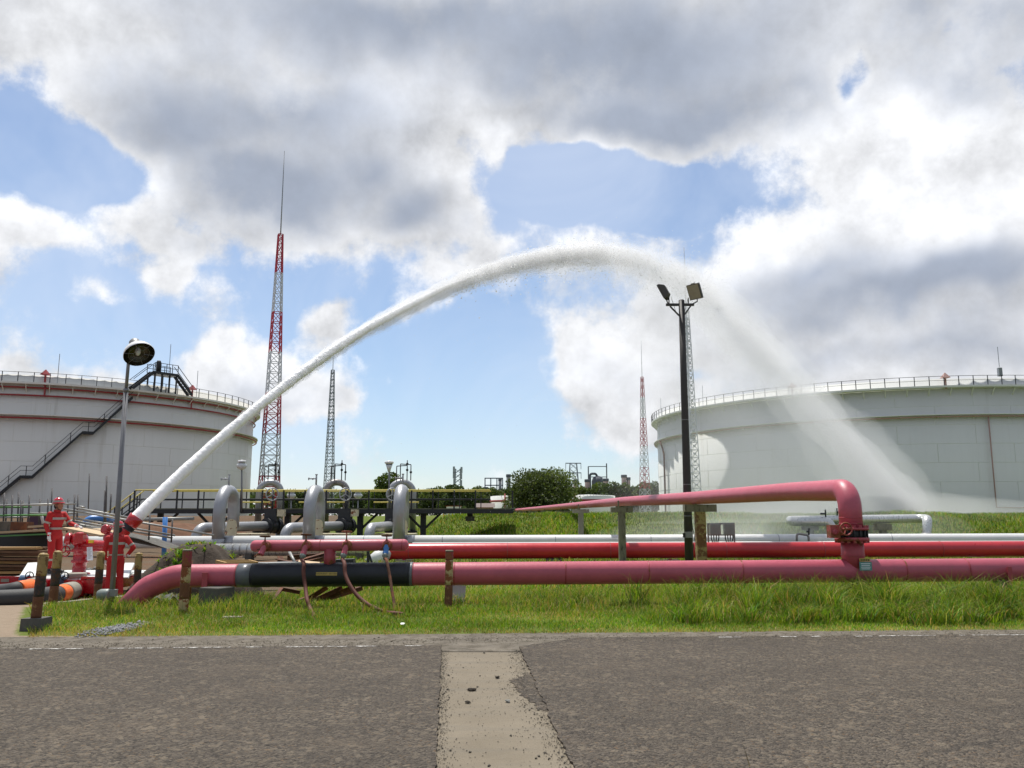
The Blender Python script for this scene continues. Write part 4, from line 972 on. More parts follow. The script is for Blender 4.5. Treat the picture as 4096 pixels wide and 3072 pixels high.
# yellow name plate on the wrap, lettered
def text_mesh(name, body, size, loc, rot, material, parent, ext=.0008):
    cu = bpy.data.curves.new(name, 'FONT'); cu.body = body; cu.size = size; cu.extrude = ext; cu.align_x = 'CENTER'; cu.align_y = 'CENTER'
    tmp = bpy.data.objects.new('tmp', cu); C.objects.link(tmp)
    dg = bpy.context.evaluated_depsgraph_get(); me = bpy.data.meshes.new_from_object(tmp.evaluated_get(dg)); bpy.data.objects.remove(tmp)
    me.materials.clear(); me.materials.append(material)
    o = bpy.data.objects.new(name, me); C.objects.link(o); o.parent = parent; o.location = Vector(loc) - WLOC[parent.name]; o.rotation_euler = rot
    WLOC[o.name] = WLOC[parent.name]; return o
c = paxis(1316); nrm = pix_dir(1316, 2292); a_ = R(8)
pc = V(c.x, c.y - (PR_ + .014) * math.cos(a_), c.z + (PR_ + .014) * math.sin(a_))
mplate = MB(); M_ = Matrix.Rotation(R(-8), 3, 'X'); mplate.box(pc, (.375, .006, .056), M3=M_); pl_o = mplate.build('name_plate', tag_gold, fm)
text_mesh('lettering', 'HYDRANT  WATER', .042, pc + M_ @ V(0, -.0045, 0), (R(90) - R(8), 0, 0), ink, pl_o)
# riser, flanges and butterfly valve
vx = paxis(3415); vb = V(vx.x, PD, 0)
def zpx(py): return at(3415, py, PD).z
MB().lathe([(PR_ * .97, vx.z), (PR_ * .97, zpx(2160))], (vx.x, PD, 0), n=32).build('riser', pink_dark, fm)
MB().lathe([(PR_ + .004, zpx(2222)), (PR_ + .004, zpx(2219))], (vx.x, PD, 0), n=32).build('weld_seam', pink_dark, fm)
fl = .298
MB().lathe([(fl, zpx(2163)), (fl, zpx(2149))], (vx.x, PD, 0), n=36, smooth=True).build('lower_flange', pink_dark, fm)
vbdy = MB().lathe([(fl * .80, zpx(2149)), (fl * .84, zpx(2144)), (fl * .84, zpx(2124)), (fl * .80, zpx(2120))], (vx.x, PD, 0), n=32).build('valve_body', black_steel, fm)
MB().lathe([(fl, zpx(2120)), (fl, zpx(2110))], (vx.x, PD, 0), n=36).build('upper_flange', pink_dark, fm)
for k in range(16):
    a = 2 * math.pi * (k + .5) / 16; q = V(vx.x + math.cos(a) * fl * .9, PD + math.sin(a) * fl * .9, 0)
    MB().lathe([(.019, zpx(2168)), (.019, zpx(2103))], q, n=8).build('stud', black_steel, fm)
    MB().lathe([(.031, zpx(2110)), (.031, zpx(2101))], q, n=6, smooth=False).build('nut', pink_dark, fm)
    MB().lathe([(.031, zpx(2171)), (.031, zpx(2163))], q, n=6, smooth=False).build('nut', pink_dark, fm)
gx0 = V(vx.x - .39, PD - .16, zpx(2125))
gb = MB().box(gx0, (.17, .20, .23)).box(gx0 + V(.12, 0, 0), (.12, .13, .13)).build('gearbox', valve_red, fm)
MB().lathe([(.05, 0), (.05, .02), (.03, .03)], gx0 + V(-.01, -.1, -.01), (0, -1, 0), n=14).build('gear_cover', pink_dark, gb)
hwc = gx0 + V(.165, -.17, .045); hx = Vector((.1, -1, .05)).normalized()
hw = MB().ring(hwc, hx, .108, .014)
for k in range(3):
    a = k * 2.094 + .4; dv = (hx.orthogonal().normalized()); dv = Matrix.Rotation(a, 3, hx) @ dv; hw.bar(hwc, hwc + dv * .108, .02)
hw.tube([hwc, hwc - hx * .13], .016, 8); hw.build('handwheel', valve_red, fm)
# overhead branch: elbow up out of the valve and away over the bank
oz = at(3330, 1960, 15.35).z
ov = [V(vx.x, PD, zpx(2112)), V(vx.x, PD, oz), V(6.19, 18.7, 2.14), V(5.85, 26.5, 2.17), V(5.08, 38, 2.26), V(4.25, 55, 2.30), V(2.6, 85, 2.36), V(.6, 125, 2.5)]
opath = fillet(ov, [.1, .62, 2, 3, 3, 3, 3, .1], 12)
MB().tube(opath, PR_, 32).build('overhead_pipe', pink, fm)
for zz in (2094, 2071): MB().lathe([(PR_ + .005, zpx(zz) - .008), (PR_ + .005, zpx(zz) + .008)], (vx.x, PD, 0), n=32).build('weld_seam', pink_dark, fm)
# notice plate on the tee
npz = at(3438, 2240, PD).z
np_o = MB().box(V(at(3440, 2254, PD).x, PD - PR_ - .035, at(3440, 2262, PD).z), (.22, .006, .15)).build('notice_plate', tag_green, fm)
nc = V(at(3440, 2254, PD).x, PD - PR_ - .039, at(3440, 2262, PD).z)
for k in range(4): MB().box(nc + V(.0, 0, .045 - k * .03), (.17 - .02 * (k % 2), .003, .012)).build('print_line', paper, np_o)
ny_o = MB().box(V(nc.x - .01, nc.y + .004, at(3440, 2237, PD).z), (.19, .006, .055)).build('yellow_plate', tag_gold, fm)
for k in range(5): MB().box(V(nc.x - .075 + k * .033, nc.y, at(3440, 2237, PD).z), (.02, .003, .03)).build('print_line', ink, ny_o)
# the clip standing on the pedestal, and a second clip far right
q = pp(838, 2318); MB().box(V(q.x, PD - PR_ - .035, (pp(838, 2287).z + pp(838, 2354).z) / 2 - .03), (.10, .02, .36)).build('pipe_clip', pink_dark, fm)
q = pp(4010, 2300); MB().box(V(q.x, PD - PR_ - .03, q.z - .02), (.075, .02, .36)).build('pipe_clip', pink_dark, fm)
# pedestals
def pedestal(label, px0, px1, ytop, Y0, rz_=.25):
    a, b = at(px0, ytop, Y0), at(px1, ytop, Y0); w = (b.x - a.x); zt_ = a.z; z0_ = float(ht((a.x + b.x) / 2, Y0)) - .15
    mb = MB(); r_ = random.Random(px0)
    cx_ = (a.x + b.x) / 2; s_ = w * .39; pts = []
    for z_, e in ((z0_, 1.04), (zt_ - .012, 1.0), (zt_, .965)):
        for (u, v_) in ((-1, -1), (1, -1), (1, 1), (-1, 1)):
            d_ = Matrix.Rotation(rz_, 3, 'Z') @ Vector((u * s_ * e, v_ * s_ * e * .95, 0)); pts.append(V(cx_ + d_.x, Y0 + s_ + d_.y, z_))
    mb.add(pts, [(3, 2, 1, 0), (8, 9, 10, 11)] + [(4 * l + i, 4 * l + (i + 1) % 4, 4 * l + 4 + (i + 1) % 4, 4 * l + 4 + i) for l in (0, 1) for i in range(4)])
    return tag(mb.build('pipe_pedestal', conc_dark, None, base=(cx_, Y0 + s_, z0_)), label, 'pedestal', 'concrete pedestals under the near pipe')
pedestal('blackened concrete block carrying the near pipe beside the red bollard', 789, 914, 2352, 14.75, -.42)
pedestal('concrete block under the near pipe at the far right, sunk in grass', 3990, 4050, 2322, 15.15, -.1)

# ------------------------------------------------------------------ hydrant manifold
MD = PD
ml, mr = at(1003, 2184, MD), at(1634, 2179.5, MD); MRad = .104
hm = thing('hydrant_manifold', 'pink-red hydrant header on a short riser with four rusty valves', 'manifold', tuple(paxis(1320) + V(0, 0, PR_)))
ax = (mr - ml).normalized()
prof = [(.0, 0), (.05, .006), (.085, .03), (MRad, .07), (MRad, (mr - ml).length - .07), (.085, (mr - ml).length - .03), (.05, (mr - ml).length - .006), (.0, (mr - ml).length)]
MB().lathe(prof, ml, ax, n=24, caps=False).build('header', pink, hm)
rc = at(1320, 2200, MD)
MB().lathe([(MRad, paxis(1320).z + .12), (MRad, rc.z + .02)], (rc.x, MD, 0), n=24).build('riser', pink_dark, hm)
for px in (1283, 1610): q = ml + (mr - ml) * ((px - 1003) / 631); MB().tube([q - ax * .006, q + ax * .006], MRad + .004, 24).build('weld_seam', pink_dark, hm)
valves = [(1072, 2146, 'pink'), (1234, 2139, 'hose'), (1394, 2127, 'hose'), (1553, 2143, 'blue')]
outlets = []
for i, (px, yw, kd) in enumerate(valves):
    c0 = ml + (mr - ml) * ((px - 1003) / 631)
    f0 = c0 + V(0, -MRad - .01, 0)
    vo = MB().lathe([(.088, 0), (.088, .018), (.058, .02), (.058, .05), (.07, .055), (.075, .10), (.05, .13)], f0, (0, -1, 0), n=18).build('valve', valve_red, hm)
    MB().ring(f0 + V(0, -.005, 0), (0, 1, 0), .082, .012, 24, 6).build('flange', valve_red, vo)
    zc = f0 + V(0, -.085, 0); zt_ = at(px, yw, MD - .2).z
    bon = MB().lathe([(.05, .03), (.055, .06), (.03, .085), (.02, .10), (.012, .12), (.012, zt_ - zc.z)], zc, n=12).build('bonnet', valve_red, vo)
    wc = V(zc.x, zc.y, zt_); hw = MB().ring(wc, (0, 0.12, 1), .088, .011, 22, 6)
    for k in range(4):
        a = k * 1.571 + i; hw.bar(wc, wc + V(math.cos(a) * .088, math.sin(a) * .088, -math.sin(a) * .088 * .12), .016)
    hw.lathe([(.02, -.01), (.02, .015)], wc, n=8); hw.build('handwheel', rust if i != 2 else valve_red, vo)
    dn = Vector((-.18 if i < 3 else -.05, -.42, -1)).normalized()
    if i == 0: dn = Vector((-.3, -.5, -1)).normalized()
    om = {'pink': pink, 'hose': pink, 'blue': blue_pipe}[kd]
    ob = MB().lathe([(.052, -.02), (.052, .06), (.047, .075), (.05, .10), (.055, .13), (.055, .15), (.043, .15), (.041, .05)], zc + dn * .02, dn, n=18, caps=False).build('outlet', om, vo)
    if kd != 'pink':
        MB().lathe([(.05, .14), (.056, .145), (.056, .185), (.035, .20), (.03, .24)], zc + dn * .02, dn, n=16).build('hose_coupling', greybox, vo)
    else:
        MB().bar(zc + dn * .13 + V(-.05, 0, -.01), zc + dn * .15 + V(-.11, -.02, -.05), .03, .02).build('lug', valve_red, vo)
    MB().bar(zc + dn * .07 + V(-.055, -.01, .01), zc + dn * .07 + V(-.10, -.02, 0), .02).build('lug', rust, vo)
    outlets.append(zc + dn * .25)
def hose(label, first, pts, rad, m, squash=0):
    P = [first] + pts; sp_ = spline(P, 10)
    return tag(MB().tube(sp_, rad, 12).build('hose', m, None, base=P[-1]), label, 'hose', 'rust-red hoses hanging from the manifold')
hose('straight rust-red hose hanging from the second valve to the grass', outlets[1], [at(1216, 2257, 14.86), at(1214, 2291, 14.8), at(1222, 2351, 14.7), at(1229, 2401, 14.5), at(1244, 2441, 14.3), gp(1260, 2470, .03)], .034, hose_rust)
hose('rust-red hose curving in a long bow from the third valve to the grass', outlets[2], [at(1378, 2255, 14.8), at(1381, 2297, 14.7), at(1398, 2338, 14.6), at(1428, 2381, 14.5), at(1462, 2411, 14.4), at(1502, 2434, 14.3), at(1545, 2449, 14.2), gp(1579, 2453, .05), gp(1612, 2457, .035)], .034, hose_rust)
hose('dark kinked hose hanging from the blue taped fourth valve', outlets[3], [at(1545, 2238, 14.85), at(1551, 2262, 14.75), at(1559, 2304, 14.65), at(1567, 2358, 14.5), at(1575, 2408, 14.35), at(1580, 2448, 14.2)], .026, rust)

# ------------------------------------------------------------------ concrete supports of the overhead branch
def support(label, px, Y, wcol, capw, m, ycap0, ycap1, col_off=0, xo=None):
    x = xo if xo is not None else at(px, 2040, Y).x
    zc0, zc1 = at(px, ycap1, Y).z, at(px, ycap0, Y).z; z0_ = float(ht(x, Y)) - .1
    t = thing('pipe_support', label, 'pipe support', (x, Y, z0_), 'supports of the overhead pipe')
    MB().box((x + col_off, Y, (z0_ + zc0) / 2), (wcol, wcol, zc0 - z0_)).build('column', m, t)
    MB().box((x, Y, (zc0 + zc1) / 2), (capw, .34, zc1 - zc0)).build('cap_beam', m if m is not post_yellow else conc_mid, t)
    MB().box((x - .19 - PR_ * .3 + .1, Y - .17, zc1 + .13), (.07, .03, .30)).build('clip_plate', conc_mid, t)
    MB().box((x + col_off, Y, z0_ + .1), (wcol * 1.5, wcol * 1.5, .22)).build('footing', conc_dark, t)
support('stained yellow post and cap under the overhead pipe beside the floodlight pole', 2799, 26.5, .30, 1.0, post_yellow, 2018, 2047)
support('mossy concrete post under the overhead pipe, left of the floodlight pole', 2486, 36.0, .29, .92, conc_mid, 2029, 2050)
support('pale concrete post under the overhead pipe on the foot of the bank', 2323, 49.0, .29, .95, conc, 2037, 2052)
for (px, Y_, lb) in ((2224, 63, 'low concrete saddle on the bank, nearest of the row under the overhead pipe'), (2156, 76, 'second low concrete saddle along the bank under the overhead pipe'), (2101, 92, 'third low concrete saddle along the bank under the overhead pipe'), (2066, 110, 'furthest low concrete saddle under the overhead pipe')):
    xx = float(np.interp(Y_, [55, 85, 125], [4.25, 2.6, .6]))
    support(lb, px, Y_, .35, 1.0, conc_mid, 2042, 2050, xo=xx)

# ------------------------------------------------------------------ bollards
def bollard(label, px, ytop, ybot, wpx, Y, bands, group, domed=True, tilt=0.0, segs=24):
    b = at(px, ybot, Y); tp = at(px, ytop, Y); H = tp.z - b.z; rad = wpx * Y / FPX / 2
    t = thing('bollard', label, 'bollard', tuple(b), group); t.rotation_euler = (0, tilt, R(random.uniform(0, 300)))
    t.rotation_euler = (0, tilt, 0)
    for (f0, f1, m, nm) in bands:
        n_ = 7; prof = []
        for k in range(n_ + 1): prof.append((rad * (1 + random.uniform(-.012, .012)), H * (f0 + (f1 - f0) * k / n_)))
        MB().lathe(prof, b, n=segs).build(nm, m, t)
    if domed: MB().lathe([(rad * 1.0, H * 1.0 - .002), (rad * .92, H + rad * .25), (rad * .6, H + rad * .5), (.004, H + rad * .6)], b, n=segs).build('cap', bol_yellow if bands[-1][2] is bol_yellow else conc, t)
    else: MB().lathe([(rad * 1.02, H * .985), (rad * 1.04, H), (rad * .9, H + .012), (.004, H + .014)], b, n=segs).build('cap', conc_mid, t)
    return t
def yb(f1=.34, f2=.68): return [(-.25, f1, bol_rust, 'rusty_foot'), (f1, f2, bol_black, 'black_band'), (f2, 1, bol_yellow, 'yellow_top')]
g1 = 'yellow and black bollards by the yard'
bollard('yellow and black bollard set in a square concrete block at the roadside', 144, 2222, 2471, 38, 12.1, [(0, .34, bol_rust, 'rusty_foot'), (.34, .67, bol_black, 'black_band'), (.67, 1, bol_yellow, 'yellow_top')], g1, tilt=R(2.0))
bb = at(144, 2471, 12.1)
blk = MB(); 
blk.add([(bb.x - .155, 11.98, -.06), (bb.x + .15, 11.96, -.06), (bb.x + .15, 12.28, -.06), (bb.x - .155, 12.28, -.06), (bb.x - .15, 11.99, bb.z), (bb.x + .145, 11.97, bb.z + .004), (bb.x + .14, 12.27, bb.z), (bb.x - .15, 12.27, bb.z - .003)], [(3, 2, 1, 0), (4, 5, 6, 7), (0, 1, 5, 4), (1, 2, 6, 5), (2, 3, 7, 6), (3, 0, 4, 7)])
tag(blk.build('concrete_block', conc_dark, None, base=(bb.x, 12.1, 0)), 'square dark concrete block under the roadside bollard', 'concrete block')
bollard('yellow and black bollard at the kerb corner in front of the standing man', 209, 2212, 2431, 33, 15.6, yb(.40, .72), g1, tilt=R(1.2))
bollard('yellow and black bollard at the kerb left of the lamp post', 387, 2213, 2403, 29, 16.7, yb(.36, .66), g1, tilt=R(1))
bollard('yellow and black bollard behind the bend of the near pipe', 543, 2218, 2392, 27, 17.4, yb(.36, .66), g1, tilt=R(.5))
g2 = 'rusty red bollards in front of the near pipe'
bollard('rusty red bollard with a peeling cream patch at the left of the pipe', 731, 2200, 2463, 37, 14.0, [(-.1, .26, bol_peel, 'rusty_foot'), (.26, .50, bol_rust, 'brown_band'), (.50, .74, bol_peel, 'peeling_band'), (.74, 1, bol_red, 'red_top')], g2, False, R(.8))
bollard('heavily rusted red bollard beside the end of the black wrap', 1793, 2203, 2430, 31, 14.75, [(-.1, .40, bol_rust, 'rusty_foot'), (.40, .84, bol_peel, 'peeling_band'), (.84, 1, bol_red, 'red_top')], g2, False, R(.6))
q = at(766, 2240, 15.9); tag(MB().tube([V(q.x, 15.9, -.1), V(q.x, 15.9, q.z)], .032, 12).build('steel_stub_post', rust, None, base=(q.x, 15.9, -.1)), 'thin rusty stub post behind the left red bollard', 'post')

# ------------------------------------------------------------------ lamp posts
lb_ = at(445, 2426, 15.75); lz = lambda py, px=510: at(px, py, 15.75).z
t = thing('street_lamp', 'slim grey lamp post with a tilted white bell shade, left of the water jet', 'lamp', tuple(lb_))
ltop = at(514, 1448, 15.75); lmid = at(504, 1562, 15.75)
MB().tube([V(lb_.x, lb_.y, lb_.z - .2), lmid], [.047, .043], 16).build('pole', pole_galv, t)
MB().tube([lmid - (lmid - lb_).normalized() * .03, lmid + (lmid - lb_).normalized() * .04], .050, 16).build('collar', pole_galv, t)
MB().tube([lmid, ltop, ltop + V(-.0, .05, .12)], .031, 12).build('upper_pole', pole_galv, t)
nrm_ = Vector((.50, -.44, -.74)).normalized(); sc_ = at(557, 1419, 15.62)
Rl = .285
sh = MB().lathe([(Rl, 0), (Rl * 1.015, -.012), (Rl * .98, -.05), (Rl * .88, -.12), (Rl * .68, -.19), (Rl * .42, -.235), (Rl * .30, -.25)], sc_, nrm_, n=32, caps=False).build('shade', lamp_white, t)
MB().lathe([(Rl * .995, -.002), (Rl * .96, -.05), (Rl * .86, -.115), (Rl * .66, -.18), (Rl * .40, -.225), (.01, -.23)], sc_, nrm_, n=32, caps=False).build('reflector', lamp_in, t)
MB().lathe([(.09, -.24), (.10, -.27), (.10, -.38), (.07, -.42), (.01, -.43)], sc_, nrm_, n=20).build('gear_cap', galv, t)
MB().ball(sc_ - nrm_ * .10, (.055, .055, .085)).build('bulb', lamp_glass, t)
gdir = nrm_.orthogonal().normalized(); gm = MB()
for rr in (.10, .19): gm.ring(sc_ - nrm_ * .02, nrm_, rr, .0035, 24, 5)
for k in range(6):
    dv = Matrix.Rotation(k * math.pi / 3, 3, nrm_) @ gdir; gm.bar(sc_ - nrm_ * .02 + dv * .10, sc_ - nrm_ * .01 + dv * .275, .006)
gm.build('wire_guard', pole_galv, t)
MB().tube([ltop + V(0, .05, .12), sc_ - nrm_ * .34], .028, 10).build('bracket', pole_galv, t)
# junction box at its foot
jb = at(420, 2378, 15.55); t = thing('junction_box', 'round grey-green junction box on a short stem beside the lamp post', 'junction box', (jb.x, 15.55, -.03))
MB().lathe([(.02, -.125), (.085, -.12), (.10, -.08), (.10, .06), (.085, .1), (.06, .11)], jb, (1, -.25, .05), n=20).build('housing', greybox, t)
MB().box(jb + V(.14, 0, .03), (.14, .1, .12)).build('terminal_box', greybox, t)
MB().tube([V(jb.x - .02, 15.55, -.1), jb + V(-.01, 0, -.06)], .022, 10).build('stem', pole_galv, t)

# floodlight pole
FD = 29.2
fb_ = at(2757, 2250, FD); ft = at(2726, 1203, FD); ft.x = at(2726, 1203, FD).x
fb_.z = float(ht(fb_.x, FD)) - .2
t = thing('floodlight_pole', 'tall dark steel pole with two tilted floodlights on a crossarm', 'floodlight', tuple(fb_))
MB().tube([fb_, fb_ + (ft - fb_) * .33, fb_ + (ft - fb_) * .66, ft], [.150, .138, .122, .106], 24).build('pole', pole_steel, t)
MB().ball(ft, (.106, .106, .05)).build('pole_cap', pole_steel, t)
for f_ in (.22, .33, .56, .80): q = fb_ + (ft - fb_) * f_; MB().tube([q - V(0, 0, .015), q + V(0, 0, .015)], .155 - .05 * f_, 24).build('strap', pole_galv, t)
ca0, ca1 = at(2664, 1219, FD - .02), at(2776, 1219, FD - .02)
MB().bar(ca0, ca1, .085, .085).build('crossarm', pole_steel, t)
for s_, pxa in ((-1, 2680), (1, 2762)): MB().bar(at(pxa, 1225, FD - .02), at(2726 + s_ * 9, 1263, FD - .02), .05, .05).build('brace', pole_steel, t)
def flood(poly_c, axis_lens, up, size):
    zc = Vector(axis_lens).normalized(); yc_ = (Vector(up) - zc * Vector(up).dot(zc)).normalized(); xc = yc_.cross(zc)
    M3 = Matrix((xc, yc_, zc)).transposed()
    w, h, d = size
    def q(u, v_, k): return poly_c + M3 @ Vector((u * w / 2, v_ * h / 2, k * d))
    b_ = MB().hexa([q(-.62, -.62, -.5), q(.62, -.62, -.5), q(.62, .62, -.5), q(-.62, .62, -.5), q(-1, -1, .1), q(1, -1, .1), q(1, 1, .1), q(-1, 1, .1)])
    b_.hexa([q(-1.01, -1.01, .1), q(1.01, -1.01, .1), q(1.01, 1.01, .1), q(-1.01, 1.01, .1), q(-1.01, -1.01, .42), q(1.01, -1.01, .42), q(1.01, 1.01, .42), q(-1.01, 1.01, .42)])
    hs = b_.build('floodlight_housing', flood_m, t)
    MB().hexa([q(-.92, -.92, .4), q(.92, -.92, .4), q(.92, .92, .4), q(-.92, .92, .4), q(-.92, -.92, .46), q(.92, -.92, .46), q(.92, .92, .46), q(-.92, .92, .46)]).build('glass', flood_lens, hs)
    MB().tube([q(-.3, 1.02, .2), q(.3, 1.02, .2)], .03, 8).build('hinge', flood_m, hs)
    return q
c1 = at(2657, 1166, FD); flood(c1, (-.78, .35, -.42), (0, 0, 1), (.44, .56, .26))
c2 = at(2783, 1164, FD); flood(c2, (-.62, -.62, -.42), (0, 0, 1), (.50, .56, .30))
for (p0, p1, p2) in ((( 2666, 1193), (2668, 1205), (2673, 1216)), ((2675, 1190), (2676, 1204), (2676, 1216)), ((2753, 1191), (2753, 1204), (2753, 1216)), ((2789, 1190), (2789, 1206), (2770, 1216))):
    MB().tube([at(*p0, FD), at(*p1, FD), at(*p2, FD)], .022, 8).build('stirrup', pole_steel, t)
for p0, p1 in (((2684, 1187), (2702, 1243)), ((2750, 1198), (2738, 1248))): MB().tube([at(*p0, FD), at(*p1, FD - .1)], .008, 6).build('cable', black_steel, t)
jb = MB().box(at(2756, 2139, FD - .28), (.24, .16, .20)).build('control_box', galv, t)
MB().box(at(2738, 2141, FD - .2), (.1, .1, .16)).build('box_bracket', pole_steel, t)
MB().tube(spline([at(2765, 2060, FD - .2), at(2770, 2110, FD - .2), at(2776, 2135, FD - .3), at(2777, 2160, FD - .3), at(2772, 2200, FD - .25), at(2770, 2240, FD - .2)], 6), .014, 6).build('cable', black_steel, t)

# ------------------------------------------------------------------ the pipe track behind
def line_pipe(name, label, pts, rad, m, sup=None, n=28):
    t = thing(name, label, 'pipeline', (float(pts[0].x), float(pts[0].y), float(ht(pts[0].x, pts[0].y))))
    MB().tube(pts, rad, n).build('pipe', m, t)
    return t
RD = 37.5; rrad = .345
t = line_pipe('red_pipeline', 'bright red pipeline running behind the near pipe to the right edge', fillet([at(6500, 2186, RD), at(1640, 2205, RD), at(1560, 2206, RD), at(1532, 2222, RD), at(1525, 2230, RD)], .4, 6), rrad, pipe_red)
MB().tube([at(1548, 2204, RD - .1), at(1478, 2262, RD - .5)], rrad * .98, 28).build('white_bend', white_pipe, t)
for px in (1637, 2030, 2440, 2900, 3290, 3760): q = at(px, 2205 - 12 * (px - 1640) / 3060, RD); MB().tube([q - V(.015, 0, 0), q + V(.015, 0, 0)], rrad + .008, 28).build('weld_seam', pink_dark, t)
for px in (1617, 2218, 2680, 3925): 
    q = at(px, 2236, RD); MB().box(q + V(0, 0, -.16), (.14, .3, .36)).build('pipe_shoe', pipe_red, t); 
    MB().box(V(q.x, RD, float(ht(q.x, RD)) + .02), (.75, .6, .28)).build('footing', conc if px != 2218 else conc_dark, t)
WD = 42.0; wrad = .30
wpts = [at(-250, 2172, WD), at(4700, 2156, WD)]
t = line_pipe('white_pipeline', 'long white pipeline behind the red one, under the pipe loops', [wpts[0], wpts[0] + (wpts[1] - wpts[0]) * 1.4], wrad, white_pipe)
def waxis(px): f_ = (px + 250) / 4950; return wpts[0] + (wpts[1] - wpts[0]) * f_
for px in (1456, 1770, 2220, 2600, 3110, 3560): q = waxis(px); MB().tube([q - V(.02, 0, 0), q + V(.02, 0, 0)], wrad + .006, 28).build('weld_seam', silver, t)
for px in (1000, 1200, 2050, 2900, 3650): q = waxis(px); MB().box(V(q.x, WD, (float(ht(q.x, WD)) + q.z - .1) / 2), (.5, .6, q.z - .1 - float(ht(q.x, WD)))).build('sleeper', conc, t)
BD = 40.2
ipts = [at(925, 2199, BD), at(1470, 2199, BD)]
t = line_pipe('lagged_pipe', 'pale lagged pipe with bands, half hidden behind the hydrant header', [at(860, 2199, BD), at(1475, 2199, BD)], .29, clad)
for k in range(19): px = 935 + k * 29; q = at(px, 2199, BD); MB().tube([q - V(.015, 0, 0), q + V(.015, 0, 0)], .298, 28).build('lagging_band', galv, t)
for px in (1000, 1250, 1440): q = at(px, 2199, BD); MB().box(V(q.x, BD, (float(ht(q.x, BD)) + q.z - .1) / 2 - .05), (.3, .5, q.z - .1 - float(ht(q.x, BD)))).build('pipe_shoe', conc_dark, t)
sw = at(2400, 2172, 40.0)
line_pipe('thin_white_pipeline', 'slim white pipe just showing above the red pipeline', [at(1650, 2180, 40.0), at(6500, 2166, 40.0)], .12, white_pipe, n=16)

# front pipe loops
def vent(parent, p, s=1.0, flip=-1):
    mb = MB().tube([p, p + V(0, 0, .62 * s)], .05 * s, 10); mb.lathe([(.075 * s, 0), (.075 * s, .05 * s)], p + V(0, 0, .57 * s), n=10)
    z = p + V(0, 0, .36 * s); mb.tube([z, z + V(flip * .45 * s, 0, 0)], .035 * s, 8); mb.lathe([(.09 * s, 0), (.09 * s, .03 * s)], z + V(flip * .45 * s, 0, 0), (1, 0, 0), n=10); mb.ball(z + V(flip * .2 * s, 0, 0), .07 * s, 8, 6)
    return mb.build('vent_valve', silver, parent)
def loop(label, pxA, pxB, ytop, cream_px, m):
    A = at(pxA, 2172, 41.6); rad = .305; zt_ = at(pxA, ytop, 42.2).z - rad
    B = V(at(pxB, 2100, 43.9).x, 43.9, 0)
    t = thing('pipe_loop', label, 'pipe loop', (A.x, A.y, A.z), 'tall silver loops on the white pipeline')
    Bz = at(pxB, 2112, 43.9).z
    top = [V(A.x, A.y, A.z - .1), V(A.x, A.y, zt_ + .0), V(B.x, B.y, zt_), V(B.x, B.y, Bz)]
    MB().tube(fillet(top, 1.10, 14), rad, 28).build('loop_pipe', m, t)
    MB().lathe([(rad + .005, A.z - .15), (rad + .005, A.z + .2)], (A.x, A.y, 0), n=28).build('weld_collar', m, t)
    MB().tube([waxis(pxA + 24) , waxis(pxA + 66)], wrad + .012, 28).build('grey_sleeve', silver, t)
    # cream stiffening pad on the back leg
    pad = MB(); n_ = 12
    for k in range(n_ + 1):
        a = R(-150 + 120 * k / n_); e = math.sin(math.pi * k / n_) ** .35
        x_, y_ = B.x + math.cos(a) * (rad + .012), B.y + math.sin(a) * (rad + .012)
        pad.v += [(x_, y_, Bz - .55), (x_, y_, Bz + .42 * e + .05)]
    pad.f = [(2 * k, 2 * k + 2, 2 * k + 3, 2 * k + 1) for k in range(n_)]; pad.s = [True] * n_
    pad.build('cream_pad', cream, t)
    vent(t, V(A.x, (A.y + B.y) / 2, zt_ + rad - .02), .9)
    # branch from the back leg to its valve under the platform
    return t, B, Bz
loops = [('silver pipe loop nearest the soil heap, left of the three', 871, 932, 1938), ('middle silver pipe loop of the three on the white pipeline', 1234, 1275, 1937), ('right silver pipe loop, right of the middle loop, behind the fourth valve', 1594, 1612, 1935)]
br_def = [(787, 1063), (1142, 1361), (1478, 1560)]
